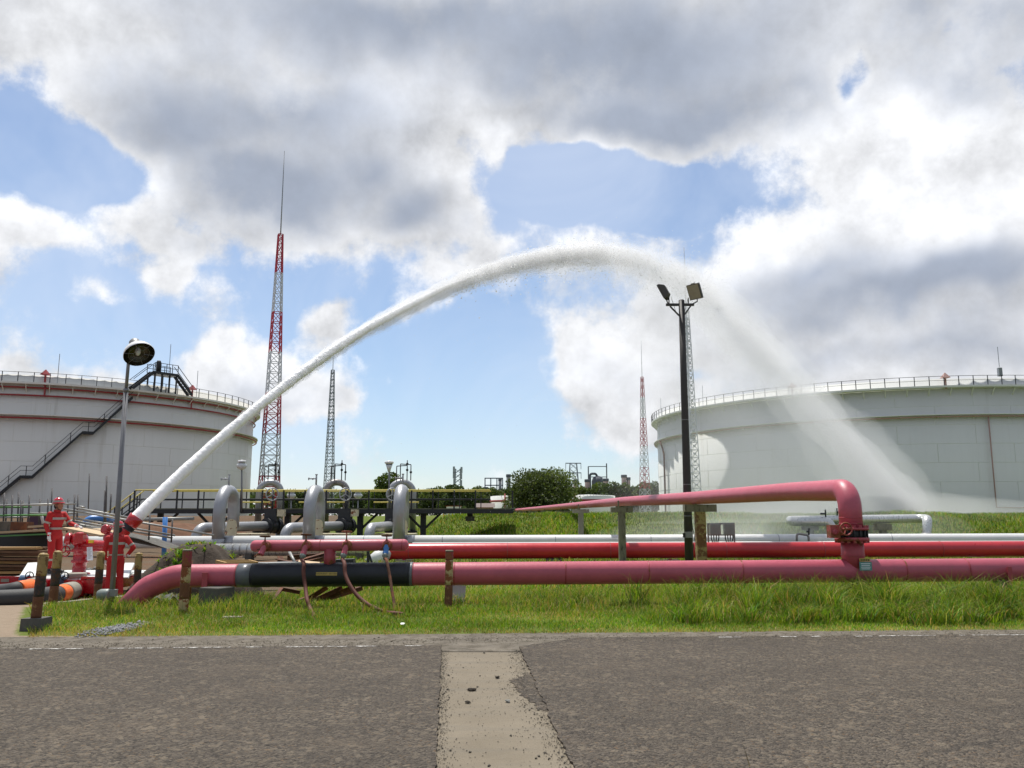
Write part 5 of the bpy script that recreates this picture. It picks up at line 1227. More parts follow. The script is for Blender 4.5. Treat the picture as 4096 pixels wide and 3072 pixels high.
for (lb, a, b, y), (bx0, bx1) in zip(loops, br_def):
    t, B, Bz = loop(lb, a, b, y, None, silver)
    z1 = at(bx1, 2104, 49).z
    pts = [at(bx0 - 6, 2200, 44.2), at(bx0, 2112, 44.2), at(bx1, 2104, 49)]
    MB().tube(fillet(pts, [.1, .55, .1], 10), .27, 26).build('branch_pipe', silver, t)
    MB().box(V((at(bx0 + 140, 2112, 46).x + at(bx1, 2104, 47).x) / 2, 46.2, at(bx1, 2150, 46.2).z - .05), (2.2, 1.2, .55)).build('cream_plinth', cream, t)
    e = at(bx1, 2104, 49); dirv = (at(bx1, 2104, 49) - at(bx0, 2112, 44.2)).normalized()
    # gate valve
    gv = thing('gate_valve', {787: 'dark flanged gate valve under the platform behind the left loop', 1142: 'dark flanged gate valve under the platform behind the middle loop', 1478: 'dark flanged gate valve under the platform behind the right loop'}[bx0], 'valve', tuple(V(e.x, e.y, float(ht(e.x, e.y)))), 'gate valves under the platform')
    for k, o_ in enumerate((.0, .16, .75, .91)): MB().lathe([(.46, 0), (.46, .13)], e + dirv * o_, dirv, n=24).build('flange', black_steel, gv)
    MB().lathe([(.33, .1), (.40, .35), (.40, .6), (.33, .8)], e + dirv * .05, dirv, n=24).build('valve_body', black_steel, gv)
    cc = e + dirv * .5; zd = at(bx1, 2030, 51).z
    MB().box(cc + V(0, 0, .62), (.75, .6, .75)).build('bonnet', black_steel, gv); MB().box(cc + V(.55, -.1, .75), (.45, .4, .4)).build('actuator', cream, gv)
    MB().tube([cc + V(0, 0, .6), V(cc.x, cc.y, zd + 1.0)], .06, 10).build('stem', black_steel, gv)
    hc = V(cc.x, cc.y - .15, zd + .75); hwm = MB().ring(hc, (0.5, -1, 0), .36, .035, 24, 6)
    for k in range(3):
        dv = Matrix.Rotation(k * 2.09, 3, Vector((.5, -1, 0)).normalized()) @ V(0, 0, 1); hwm.bar(hc, hc + dv * .36, .04)
    hwm.build('handwheel', silver, gv)

# ------------------------------------------------------------------ steel platform
QD = 52.0
zdk = at(1300, 2033, QD).z
plat = thing('pipe_platform', 'long black steel walkway with yellow handrails above the valves', 'platform', (at(1300, 2033, QD).x, QD, float(ht(at(1300, 2033, QD).x, QD))))
x0, x1 = at(537, 2033, QD).x, at(2050, 2036, QD).x; zr = zdk + 1.12
xr = at(1960, 1957, QD).x
DW = 2.6
MB().hexa([V(x0, QD, zdk - .06), V(x1, QD, zdk - .06), V(x1, QD + DW, zdk - .06), V(x0, QD + DW, zdk - .06), V(x0, QD, zdk), V(x1, QD, zdk), V(x1, QD + DW, zdk), V(x0, QD + DW, zdk)]).build('deck', deck_green, plat)
for yy in (QD + .02, QD + DW - .02): MB().bar(V(x0, yy, zdk - .19), V(x1, yy, zdk - .19), .14, .25).build('deck_beam', black_steel, plat)
for yy, nm in ((QD, 0), (QD + DW, 1)):
    MB().tube([V(x0, yy, zr), V(xr, yy, zr)], .042, 8).build('top_rail', rail_yellow, plat)
    MB().tube([V(x0, yy, zdk + .56), V(xr, yy, zdk + .56)], .035, 8).build('mid_rail', black_steel if nm == 0 else black_steel, plat)
    k = 0; px = 537
    while px < 1965:
        q = at(px + (0 if nm == 0 else 22), 2000, yy); MB().bar(V(q.x, yy, zdk - .2), V(q.x, yy, zr - .03), .09 if nm == 0 else .06).build('rail_post', black_steel, plat); px += 85.3
MB().bar(V(x1, QD, zdk - .3), V(x1, QD, at(2048, 1962, QD).z), .12).build('end_post', black_steel, plat)
for pxa, pxb in ((968, 1080), (1195, 1390), (1495, 1675)):
    MB().tube([at(pxa, 2009, QD + 1.3), at(pxb, 2009, QD + 1.3)], .04, 8).build('inner_rail', rail_yellow, plat)
for px in (640, 860, 1150, 1441, 1693, 1880):
    q = at(px, 2100, QD + 1.2); zg = float(ht(q.x, q.y)) - .3
    if px == 1880: zg = at(px, 2062, QD + 1.2).z - .3
    MB().bar(V(q.x, q.y, zg), V(q.x, q.y, zdk - .3), .34 if px > 1100 else .3).build('column', black_steel, plat)
    if px < 1880:
        for s_ in (-1, 1): MB().bar(V(q.x, q.y, zdk - 1.35), V(q.x + s_ * 1.1, q.y, zdk - .3), .14).build('knee_brace', black_steel, plat)
    MB().box(V(q.x, q.y, zg + .1), (.55, .55, .3)).build('base_plate', conc_dark, plat)
# stair at the left end
sb = at(415, 2110, QD); sb.z = float(ht(sb.x, QD)) + .1; sb.x = x0 - 2.6
for yy in (QD + .2, QD + 1.2):
    MB().bar(V(x0, yy, zdk - .1), V(sb.x, yy, sb.z), .08, .28).build('stair_stringer', black_steel, plat)
    MB().tube([V(x0, yy, zr), V(sb.x, yy, sb.z + 1.1)], .042, 8).build('stair_rail', rail_yellow, plat); MB().tube([V(x0, yy, zr - .5), V(sb.x, yy, sb.z + .6)], .035, 8).build('stair_mid_rail', black_steel, plat)
    for f_ in (.15, .5, .85): q = V(x0, yy, zdk) + (V(sb.x, yy, sb.z) - V(x0, yy, zdk)) * f_; MB().bar(q, q + V(0, 0, 1.1), .07).build('stair_post', black_steel, plat)
for k in range(8): f_ = (k + .5) / 8; q = V(x0, QD + .7, zdk) + (V(sb.x, QD + .7, sb.z) - V(x0, QD + .7, zdk)) * f_; MB().box(q, (.28, 1.0, .05)).build('stair_tread', deck_green, plat)

# rear pipe loops rising through the walkway
def rear_loop(label, pxl, pxr, ytop, m):
    Yd = QD + 3.4; rad = .215 * Yd / 55; a, b = at(pxl + 13, 2030, Yd), at(pxr - 13, 2030, Yd); zt_ = at(pxl, ytop, Yd).z - rad
    t = thing('rear_pipe_loop', label, 'pipe loop', (a.x, Yd, float(ht(a.x, Yd))), 'silver loops behind the walkway')
    z0_ = zdk - 1.6
    hw_ = (b.x - a.x) / 2
    MB().tube(fillet([V(a.x, Yd, z0_), V(a.x, Yd, zt_), V(b.x, Yd + .5, zt_), V(b.x, Yd + .5, z0_)], hw_ * .98, 14), rad, 26).build('loop_pipe', m, t)
    for px_, mz in ((a.x, 'a'), (b.x, 'b')):
        MB().tube([V(px_, Yd + (.5 if mz == 'b' else 0), z0_ - .6), V(px_, Yd + (.5 if mz == 'b' else 0), z0_ + .1)], rad * 1.02, 20).build('loop_foot', silver, t)
        MB().lathe([(rad * 1.5, 0), (rad * 1.5, .12)], V(px_, Yd + (.5 if mz == 'b' else 0), z0_ + .05), n=20).build('flange', black_steel, t)
    c_ = V((a.x + b.x) / 2, Yd, zt_ + rad); mb = MB()
    for u, h_ in ((-.35, .85), (-.1, 1.0), (.35, 1.25), (.6, .95)): mb.tube([c_ + V(u, 0, -.1), c_ + V(u, 0, h_)], .035, 6)
    mb.tube([c_ + V(-.35, 0, .85), c_ + V(.35, 0, .9)], .035, 6); mb.tube([c_ + V(-.1, 0, 1.0), c_ + V(.6, 0, .95)], .035, 6)
    for u, h_ in ((.35, .6), (.35, 1.0), (.6, .45)): mb.ball(c_ + V(u, 0, h_), .09, 8, 6)
    mb.build('vent_piping', black_steel, t); return t
rear_loop('silver arch behind the walkway in front of the red and white mast', 1021, 1125, 1917, silver)
rear_loop('sooty dark arch behind the walkway in front of the grey mast', 1290, 1392, 1916, silver_burnt)
rear_loop('silver arch behind the walkway in front of the leafy tree', 1548, 1661, 1916, silver)
# lamps on the walkway
def deck_lamp(label, px, ytop, Y, z0_, globe, sz):
    b = at(px, 2030, Y); tp = at(px, ytop, Y); t = thing('walkway_lamp', label, 'lamp', (b.x, Y, z0_), 'lamps on the walkway')
    MB().tube([V(b.x, Y, z0_), V(tp.x, Y, tp.z - .25 * sz)], .05, 8).build('pole', pole_galv, t)
    MB().lathe([(.06 * sz, -.62 * sz), (.24 * sz, -.52 * sz), (.33 * sz, -.38 * sz), (.28 * sz, -.26 * sz), (.17 * sz, -.2 * sz)] if globe else [(.06 * sz, -.62 * sz), (.12 * sz, -.4 * sz), (.18 * sz, -.22 * sz)], (tp.x, Y, tp.z), n=18).build('lamp_glass', lamp_glass, t)
    MB().lathe([(.17 * sz, -.22 * sz), (.19 * sz, -.17 * sz)], (tp.x, Y, tp.z), n=18).build('lamp_collar', black_steel, t)
    MB().lathe([(.19 * sz, -.17 * sz), (.26 * sz, -.12 * sz), (.22 * sz, -.02 * sz), (.05 * sz, 0)], (tp.x, Y, tp.z), n=18).build('lamp_cap', lamp_white, t)
deck_lamp('tall globe lamp on the walkway, left of the red and white mast', 968, 1840, QD - .1, zdk - .2, True, 1.0)
deck_lamp('tall funnel lamp on the walkway in front of the leafy tree', 1557, 1843, QD - .1, zdk - .2, False, 1.15)
deck_lamp('low globe lamp behind the railing, left of the middle loop', 1166, 1962, QD + 9, .2, True, 1.0)
deck_lamp('low globe lamp behind the railing, right of the middle loop', 1433, 1962, QD + 9, .2, True, 1.0)
# far right insulated expansion loop
el = [at(3327, 2175, 45), at(3327, 2086, 45), at(3172, 2086, 45), at(3160, 2081, 48.5), at(3700, 2074, 48.5), at(3709, 2078, 46.5), at(3709, 2185, 46)]
t = thing('expansion_loop', 'bright lagged pipe loop lying behind the valve at the right', 'pipe loop', tuple(at(3327, 2175, 45)))
MB().tube(fillet(el, .42, 8), .25, 24).build('lagged_pipe', clad, t)
MB().lathe([(.27, 0), (.27, .45)], at(3709, 2165, 46), n=24).build('riser_sleeve', galv, t)
for px, py, Y_ in ((3303, 2070, 45), (3349, 2062, 48.5)):
    q = at(px, py, Y_); MB().tube([q, q + V(0, 0, .42)], .04, 8).tube([q + V(0, 0, .2), q + V(-.28 if px < 3340 else .28, 0, .2)], .045, 8).build('vent_valve', black_steel, t)
for px in (3240, 3530): q = at(px, 2100, 48.5); MB().box(V(q.x, 48.5, q.z - .12), (.85, .5, .36)).build('cradle', conc_mid, t); MB().box(V(q.x, 48.5, q.z - .7), (.3, .4, .9)).build('cradle_post', conc_mid, t)
q0, q1_ = at(3187, 2175, 40.6), at(3236, 2175, 40.6)
t = thing('drain_stub', 'small bent drain pipe with a vent left of the red gate valve', 'pipe', tuple(q0))
MB().tube(fillet([q0, at(3187, 2134, 40.6), at(3234, 2141, 40.6), q1_], .12, 5), .055, 10).build('pipe', galv, t); MB().tube([at(3235, 2140, 40.6), at(3236, 2112, 40.6)], .04, 8).tube([at(3236, 2126, 40.6), at(3226, 2126, 40.6)], .045, 8).build('vent_valve', black_steel, t)
# electrical cabinets on a rack
ED = 39.2; q = at(2883, 2180, ED)
t = thing('electric_cabinets', 'rack with two grey electrical boxes and hanging conduits', 'electrical box', (q.x, ED, float(ht(q.x, ED))))
for px in (2831, 2935): MB().bar(V(at(px, 2100, ED).x, ED, float(ht(q.x, ED))), at(px, 2094, ED), .07).build('rack_post', galv, t)
MB().bar(at(2829, 2096, ED), at(2937, 2094, ED), .08).build('rack_rail', galv, t); MB().bar(at(2829, 2140, ED + .05), at(2937, 2140, ED + .05), .06).build('rack_rail', galv, t)
for px in (2860, 2916):
    bx = MB().box(at(px, 2118, ED - .16), (.48, .26, .50)).build('cabinet', galv, t); MB().box(at(px, 2118, ED - .30), (.42, .02, .44)).build('cabinet_door', greybox, bx)
    for k in range(4):
        p = at(px - 15 + k * 10, 2138, ED - .16); MB().tube(spline([p, p + V(.0, 0, -.16), p + V(.05 - .03 * k, .05, -.34), p + V(.03 - .02 * k, .1, -.5)], 4), .026, 7).build('conduit', black_steel, t)
# small black A-stand near the white bend
b = at(1474, 2260, 30); t = thing('pipe_stand', 'small black steel stand beside the white pipe bend', 'stand', (b.x, 30, float(ht(b.x, 30))))
MB().bar(V(b.x, 30, -.45), at(1472, 2204, 30), .09).build('post', black_steel, t); MB().bar(V(b.x + .28, 30, -.45), at(1474, 2212, 30), .07).build('brace', black_steel, t)

# ------------------------------------------------------------------ fire monitor on its skid
SD = 20.0
dz = at(300, 2303, 19.8).z                       # deck height
sk = thing('monitor_skid', 'red steel skid with white checker plate decks under the water cannon', 'skid', (at(300, 2330, SD).x, SD, -.22))
xa, xb = at(92, 2310, SD).x, at(505, 2310, SD).x
for yy in (18.95, 21.5): MB().box(((xa + xb) / 2 - .3, yy, dz - .15), (xb - xa + 1.1, .14, .24)).build('skid_beam', mon_red, sk)
for k in range(5): MB().box((xa + (xb - xa) * k / 4, SD, dz - .16), (.12, 2.1, .2)).build('cross_beam', mon_red, sk)
for k in range(4):
    u0, u1 = xa + (xb - xa) * k / 4 + .01, xa + (xb - xa) * (k + 1) / 4 - .01
    MB().box(((u0 + u1) / 2, SD + .45, dz - .02), (u1 - u0, 2.95, .035)).build('deck_plate', white_deck, sk)
# tipped white side flaps
p = [at(111, 2251, 21.1), at(152, 2249, 21.1), at(146, 2303, 19.4), at(78, 2304, 19.4)]
MB().add(p + [q + V(0, .03, -.03) for q in p], [(0, 1, 2, 3), (7, 6, 5, 4), (0, 4, 5, 1), (1, 5, 6, 2), (2, 6, 7, 3), (3, 7, 4, 0)]).build('side_flap', white_deck, sk)
p = [at(500, 2251, 21.1), at(537, 2251, 21.1), at(512, 2309, 19.4), at(470, 2309, 19.4)]
MB().add(p + [q + V(0, .03, -.03) for q in p], [(0, 1, 2, 3), (7, 6, 5, 4), (0, 4, 5, 1), (1, 5, 6, 2), (2, 6, 7, 3), (3, 7, 4, 0)]).build('side_flap', white_deck, sk)
p = at(40, 2322, 18.9); MB().box(p, (.95, .12, .17)).build('tow_beam', mon_red, sk)
MB().box(at(20, 2322, 18.83), (.18, .015, .07)).build('reflector_plate', coupling, sk)
for px in (335, 385, 430, 475): MB().box(at(px, 2345, 19.0), (.10, .12, .42)).build('skid_leg', mon_red, sk)
MB().box(at(405, 2312, 18.92), (.85, .1, .05)).build('deck_lip', mon_red, sk); MB().box(at(400, 2368, 18.9), (.9, .1, .05)).build('lower_rail', mon_red, sk)
MB().box(at(420, 2344, 19.02), (.75, .05, .36)).build('side_panel', mon_red, sk)
# inlet valves
for px, py in ((118, 2303), (258, 2304)):
    c0 = at(px, py, 18.85); v_ = MB().ring(c0, (.8, -.6, .1), .085, .012, 20, 6)
    for k in range(3): v_.bar(c0, c0 + (Matrix.Rotation(k * 2.09, 3, Vector((.8, -.6, .1)).normalized()) @ Vector((0, .16, .98)).normalized()) * .085, .012)
    v_.tube([c0, c0 + V(-.12, .05, -.06)], .02, 8); v_.build('valve_wheel', black_steel, sk)
    MB().lathe([(.13, 0), (.13, .12), (.09, .18)], c0 + V(-.14, .08, -.17), n=16).build('valve_cap', blue_cap, sk)
c0 = at(307, 2310, 19.15); MB().lathe([(.20, 0), (.205, .02), (.205, .09), (.19, .11)], V(c0.x, c0.y, dz), n=28).build('round_cover', conc, sk)

# the water cannon
MDp = 20.3
mo = thing('water_cannon', 'glossy red fire monitor throwing the white water jet', 'fire monitor', (at(323, 2300, MDp).x, MDp, dz))
mx = at(323, 2200, MDp).x
def zq(py, Y=MDp): return at(323, py, Y).z
MB().lathe([(.25, dz), (.25, dz + .03), (.15, dz + .05), (.15, zq(2252)), (.19, zq(2250)), (.19, zq(2240)), (.155, zq(2238)), (.155, zq(2206)), (.20, zq(2204)), (.20, zq(2196)), (.15, zq(2192)), (.15, zq(2170))], (mx, MDp, 0), n=28).build('standpipe', mon_red, mo)
MB().ball((mx - .05, MDp, zq(2158)), (.20, .19, .18)).build('swivel_body', mon_red, mo)
MB().box((mx + .06, MDp - .18, zq(2152)), (.20, .16, .24)).build('gear_housing', mon_red, mo)
MB().lathe([(.14, 0), (.15, .02), (.15, .1), (.1, .14)], V(mx - .22, MDp - .05, zq(2157)), (-1, -.3, .1), n=20).build('gear_cover', mon_red, mo)
# arms and elbows to the barrel
nb = at(472, 2160, MDp + .02); nt = at(549, 2067, MDp + .16); bd = (nt - nb).normalized()
arm = fillet([V(mx, MDp, zq(2178)), V(mx + .35, MDp - .05, zq(2182)), at(425, 2186, MDp - .05), at(452, 2170, MDp), nb], .22, 6)
MB().tube(arm, .135, 20).build('elbow_arm', mon_red, mo)
MB().box((mx + .42, MDp - .12, zq(2196)), (.95, .06, .09)).build('support_arm', mon_red, mo); MB().box((mx + .42, MDp + .14, zq(2196)), (.95, .06, .09)).build('support_arm', mon_red, mo)
for px, py in ((440, 2152), (430, 2120)):
    c0 = at(px, py, MDp - .1); MB().lathe([(.10, 0), (.115, .02), (.115, .10), (.08, .13)], c0, (-.3, -1, .3), n=20).build('swivel_gear', mon_red, mo)
hw = MB().ring(at(440, 2128, MDp - .32), (-.5, -.8, .2), .15, .014)
for k in range(4): hw.bar(at(440, 2128, MDp - .32), at(440, 2128, MDp - .32) + (Matrix.Rotation(k * 1.571, 3, Vector((-.5, -.8, .2)).normalized()) @ Vector((.3, 0, .95)).normalized()) * .15, .016)
hw.build('elevation_wheel', mon_red, mo)
Lb = (nt - nb).length
MB().lathe([(.135, -.05), (.125, Lb * .42), (.13, Lb * .46)], nb, bd, n=28).build('barrel', mon_red, mo)
MB().lathe([(.142, Lb * .44), (.150, Lb * .47), (.150, Lb * .60), (.142, Lb * .62)], nb, bd, n=28).build('black_band', wrap_black, mo)
MB().lathe([(.150, Lb * .62), (.168, Lb * .64), (.172, Lb * .80), (.176, Lb * .82), (.186, Lb * 1.0), (.172, Lb * 1.0), (.15, Lb * .8)], nb, bd, n=32, caps=False).build('nozzle', mon_red, mo)
# small control wheel and lever on the left of the standpipe
c0 = at(262, 2205, MDp - .15); hw = MB().ring(c0, (.9, -.4, 0), .12, .016)
for k in range(3): hw.bar(c0, c0 + (Matrix.Rotation(k * 2.09, 3, Vector((.9, -.4, 0)).normalized()) @ V(0, 0, 1)) * .12, .018)
hw.tube([c0, c0 + V(.25, .1, 0)], .025, 8); hw.build('rotation_wheel', mon_red, mo)
t = MB(); a = at(347, 2189, MDp - .28); ex = V(.13, 0, .012); dw = V(.05, -.02, -.31)
t.add([a, a + ex, a + ex + dw, a + dw, a + V(0, .006, 0), a + ex + V(0, .006, 0), a + ex + dw + V(0, .006, 0), a + dw + V(0, .006, 0)], [(0, 1, 2, 3), (7, 6, 5, 4), (0, 4, 5, 1), (1, 5, 6, 2), (2, 6, 7, 3), (3, 7, 4, 0)])
tg = t.build('white_tag', paper, mo)
for k in range(9): MB().bar(a + ex * .12 + dw * (.08 + .095 * k) + V(0, -.003, 0), a + ex * (.85 - .12 * (k % 3)) + dw * (.08 + .095 * k) + V(0, -.003, 0), .003, .008).build('print_line', greybox, tg)
MB().box(at(365, 2166, MDp - .25), (.11, .05, .07)).build('yellow_tag', tag_yellow, mo)

# supply hoses
def supply(label, pts, rad, cut, name='supply_hose'):
    sp_ = spline(pts, 14); n = len(sp_); t = thing(name, label, 'hose', tuple(V(sp_[0].x, sp_[0].y, sp_[0].z - rad)), 'fat supply hoses to the skid')
    i1, i2, i3 = [int(n * c_) for c_ in cut]
    MB().tube(sp_[:i1 + 1], rad, 24).build('black_hose', rubber, t)
    MB().tube(sp_[i1:i2 + 1], rad * 1.04, 24).build('orange_sleeve', orange, t)
    rr = [rad * (1.08 + .07 * (k % 2)) for k in range(n - i2)]
    MB().tube(sp_[i2:], rr, 24).build('binding', coupling, t)
    e, d_ = sp_[-1], (sp_[-1] - sp_[-2]).normalized()
    MB().lathe([(rad * 1.25, -.02), (rad * 1.25, .07), (rad * .9, .09)], e, d_, n=24).build('red_coupling', mon_red, t)
supply('fat black supply hose with an orange sleeve, the front one of two', [at(-420, 2398, 15.6), at(-150, 2400, 15.8), at(60, 2394, 16.1), at(180, 2384, 16.5), at(245, 2374, 17.4), at(290, 2362, 18.7)], .17, (.72, .84, 1))
supply('fat black supply hose with an orange sleeve, the rear one of two', [at(-420, 2372, 17.4), at(-150, 2372, 17.3), at(10, 2368, 17.2), at(70, 2358, 17.2), at(115, 2350, 17.8), at(150, 2342, 18.7)], .16, (.60, .82, 1))

# ------------------------------------------------------------------ people
def person(label, loc, yaw, J, head_yaw, head_tilt, stripes, scale=1.0):
    # J: joints in body space (x to the person's right, y forward, z up)
    Mw = Matrix.Rotation(yaw, 3, 'Z') * scale; loc = Vector(loc)
    def W_(p): return loc + Mw @ Vector(p)
    t = thing('person', label, 'person', tuple(loc))
    bm_ = MB()
    def cap(a, b, ra, rb_, n=16):
        a, b = W_(a), W_(b); d_ = (b - a); L = d_.length; d_.normalize(); ra *= scale; rb_ *= scale; prof = [(.001, -ra * .98)]
        for k in range(1, 5): q = k / 5 * math.pi / 2; prof.append((ra * math.sin(q), -ra * math.cos(q)))
        prof += [(ra, 0), (rb_, L)]
        for k in range(1, 5): q = k / 5 * math.pi / 2; prof.append((rb_ * math.cos(q), L + rb_ * math.sin(q)))
        prof.append((.001, L + rb_)); bm_.lathe(prof, a, d_, n=n, caps=False)
    def ell(c_, r_, rot=None): bm_.ball(W_(c_), tuple(k * scale for k in r_), 18, 12, (Matrix.Rotation(yaw, 3, 'Z') @ (rot or Matrix.Identity(3))))
    ell((0, .0, .95), (.175, .135, .15)); ell((0, 0, 1.08), (.165, .125, .16)); ell((0, .01, 1.27), (.185, .13, .20)); ell((0, -.01, 1.40), (.17, .10, .09))
    cap((0, .0, 1.42), (0, .015, 1.55), .062, .055)
    for s_, S, E_, Hn in ((1, 'rs', 're', 'rh'), (-1, 'ls', 'le', 'lh')):
        cap(J[S], J[E_], .070, .054); cap(J[E_], J[Hn], .056, .042); cap((s_ * .09, 0, 1.40), J[S], .075, .072)
    for s_, Hp, K, A_ in ((1, 'rp', 'rk', 'ra'), (-1, 'lp', 'lk', 'la')):
        cap(J[Hp], J[K], .098, .075); cap(J[K], J[A_], .076, .064)
        f_ = Vector(J[A_]); cap((f_.x, f_.y - .03, .05), (f_.x + s_ * .015, f_.y + .17, .042), .05, .043)
    Hr = Matrix.Rotation(head_yaw, 3, 'Z') @ Matrix.Rotation(head_tilt, 3, 'X'); hc = Vector((0, .03, 1.625))
    def h_(p): return hc + Hr @ Vector(p)
    ell(h_((0, 0, .03)), (.078, .098, .105), Hr); ell(h_((0, .035, -.05)), (.058, .060, .065), Hr)
    ell(h_((0, .072, -.085)), (.028, .024, .022), Hr)                                     # chin
    cap(h_((0, .092, .025)), h_((0, .108, -.022)), .013, .018)                             # nose
    ell(h_((0, .085, -.058)), (.026, .018, .010), Hr)                                     # mouth
    for s_ in (-1, 1):
        ell(h_((s_ * .080, -.005, -.005)), (.012, .024, .034), Hr); ell(h_((s_ * .034, .082, .038)), (.024, .014, .010), Hr)
    tmp = bm_.build('body', coverall, t)
    md = tmp.modifiers.new('r', 'REMESH'); md.mode = 'VOXEL'; md.voxel_size = .0125; ms = tmp.modifiers.new('s', 'SMOOTH'); ms.factor = .5; ms.iterations = 4
    dg = bpy.context.evaluated_depsgraph_get(); me = bpy.data.meshes.new_from_object(tmp.evaluated_get(dg)); tmp.modifiers.clear(); tmp.data = me
    me.materials.clear()
    for m_ in (coverall, skin, boot_m): me.materials.append(m_)
    inv = Mw.inverted(); n = len(me.polygons); mi = np.zeros(n, dtype=np.int32); ce = np.zeros(n * 3, dtype=np.float32); me.polygons.foreach_get('center', ce); ce = ce.reshape(-1, 3) @ np.array(inv).T
    mi[(ce[:, 2] > 1.515) & (np.abs(ce[:, 0]) < .13)] = 1; mi[ce[:, 2] < .125] = 2
    me.polygons.foreach_set('material_index', mi); me.polygons.foreach_set('use_smooth', np.ones(n, dtype=bool))
    # collar
    MB().lathe([(.085, 0), (.082, .05), (.074, .055), (.072, .01)], W_((0, .005, 1.475)), Mw @ Vector((0, .12, 1)), n=20, caps=False).build('collar', coverall, t)
    # reflective bands cut from the suit surface
    for (p0, nrm_, half, test) in stripes:
        bm = bmesh.new(); bm.from_mesh(me); p0l = Mw @ Vector(p0); nl = (Mw @ Vector(nrm_)).normalized()
        for s_ in (-1, 1):
            g = bm.verts[:] + bm.edges[:] + bm.faces[:]
            bmesh.ops.bisect_plane(bm, geom=g, plane_co=p0l + nl * half * s_, plane_no=nl * s_, clear_outer=True)
        dele = [f for f in bm.faces if not test(inv @ f.calc_center_median())]
        bmesh.ops.delete(bm, geom=dele, context='FACES'); bm.normal_update()
        for v_ in bm.verts: v_.co += v_.normal * .006
        m2 = bpy.data.meshes.new('reflective_band'); bm.to_mesh(m2); bm.free(); m2.materials.clear(); m2.materials.append(reflect)
        for p_ in m2.polygons: p_.material_index = 0
        o = bpy.data.objects.new('reflective_band', m2); C.objects.link(o); o.parent = t
    # helmet: shell, brim, band, chin strap; hair at the nape
    def hw_(p): return W_(h_(p))
    axh = Mw @ (Hr @ Vector((0, .06, 1))); k_ = scale
    he = MB(); he.lathe([(.122 * k_, 0), (.124 * k_, .02 * k_), (.118 * k_, .06 * k_), (.095 * k_, .105 * k_), (.055 * k_, .132 * k_), (.002, .140 * k_)], hw_((0, -.005, .065)), axh, n=26, caps=False)
    hel = he.build('helmet', helmet_red, t)
    MB().lathe([(.118 * k_, .008 * k_), (.150 * k_, -.010 * k_), (.152 * k_, -.003 * k_), (.12 * k_, .018 * k_)], hw_((0, .005, .065)), axh, n=26, caps=False).build('brim', helmet_red, hel)
    MB().lathe([(.1262 * k_, .022 * k_), (.1205 * k_, .062 * k_)], hw_((0, -.005, .065)), axh, n=26, caps=False).build('reflective_band', reflect, hel)
    MB().lathe([(.012, 0), (.012, .022), (.004, .026)], hw_((0, -.013, .2)), axh, n=10).build('crest_knob', black_steel, hel)
    MB().tube(spline([hw_((.082, .01, .05)), hw_((.078, .02, -.06)), hw_((0, .055, -.118)), hw_((-.078, .02, -.06)), hw_((-.082, .01, .05))], 6), .007, 6).build('chin_strap', black_steel, hel)
    MB().ball(hw_((0, -.045, -.01)), (.074 * k_, .062 * k_, .075 * k_), 14, 10, Matrix.Rotation(yaw, 3, 'Z') @ Hr).build('hair', hair, t)
    # gloves: palm and five bent fingers
    for key, hd, side, curl in (('rh', J['rdir'], 1, J.get('rcurl', .35)), ('lh', J['ldir'], -1, J.get('lcurl', .35))):
        o0 = Vector(J[key]); d_ = Vector(hd[0]).normalized(); pn = Vector(hd[1]); pn = (pn - d_ * pn.dot(d_)).normalized(); sd = d_.cross(pn)
        g = MB()
        def G_(u, v_, w_): return W_(o0 + d_ * u + sd * v_ + pn * w_)
        g.tube([G_(-.05, 0, 0), G_(.0, 0, 0)], [.046 * k_, .042 * k_], 12)
        g.hexa([G_(-.005, -.034, -.016), G_(-.005, .034, -.016), G_(-.005, .034, .016), G_(-.005, -.034, .016), G_(.10, -.043, -.014), G_(.10, .043, -.014), G_(.10, .043, .014), G_(.10, -.043, .014)])
        for i, (off, L) in enumerate(((-.032, .072), (-.011, .082), (.011, .078), (.032, .062))):
            c1_, c2_ = math.cos(curl), math.sin(curl); p1 = (.10 + L * .5 * c1_, off, L * .5 * c2_); p2 = (p1[0] + L * .5 * math.cos(curl * 2.1), off * 1.05, p1[2] + L * .5 * math.sin(curl * 2.1))
            g.tube([G_(.085, off, 0), G_(*p1), G_(*p2)], [.0115 * k_, .0105 * k_, .008 * k_], 8)
        ts = -side * J.get('tflip', 1)
        g.tube([G_(.025, ts * .034, .004), G_(.06, ts * .062, .02), G_(.09, ts * .066, .034)], [.014 * k_, .0125 * k_, .009 * k_], 8)
        g.build('glove', glove_m, t)
    return t
P1 = V(at(207, 2300, 20.6).x, 20.6, dz)
J1 = dict(rs=(.19, 0, 1.42), re=(.25, -.05, 1.16), rh=(.23, .05, .93), ls=(-.19, .02, 1.42), le=(-.24, .20, 1.20), lh=(-.20, .46, 1.13),
    rp=(.095, 0, .92), rk=(.11, .04, .50), ra=(.115, -.02, .09), lp=(-.095, 0, .92), lk=(-.10, .07, .50), la=(-.105, .03, .09),
    rdir=((0, .12, -1), (-1, 0, 0)), ldir=((.05, 1, -.12), (0, -.1, -1)), rcurl=.45, lcurl=.4)
tor = lambda z0_, z1_: (lambda p: z0_ < p.z < z1_ and abs(p.x) < .182 and abs(p.y) < .2)
st1 = [((0, 0, 1.315), (0, 0, 1), .026, lambda p: abs(p.x) < .165), ((0, 0, 1.075), (0, 0, 1), .024, lambda p: abs(p.x) < .19), ((.245, -.02, 1.22), (.23, -.19, -.95), .024, lambda p: p.x > .17),
    ((-.235, .17, 1.23), (-.1, .6, -.8), .022, lambda p: p.x < -.16), ((0, 0, .33), (0, 0, 1), .026, lambda p: p.z < .5)]
person('person in red coverall and helmet, gloved hand resting on the water cannon', P1, R(-108), J1, R(14), R(6), st1, 1.0)
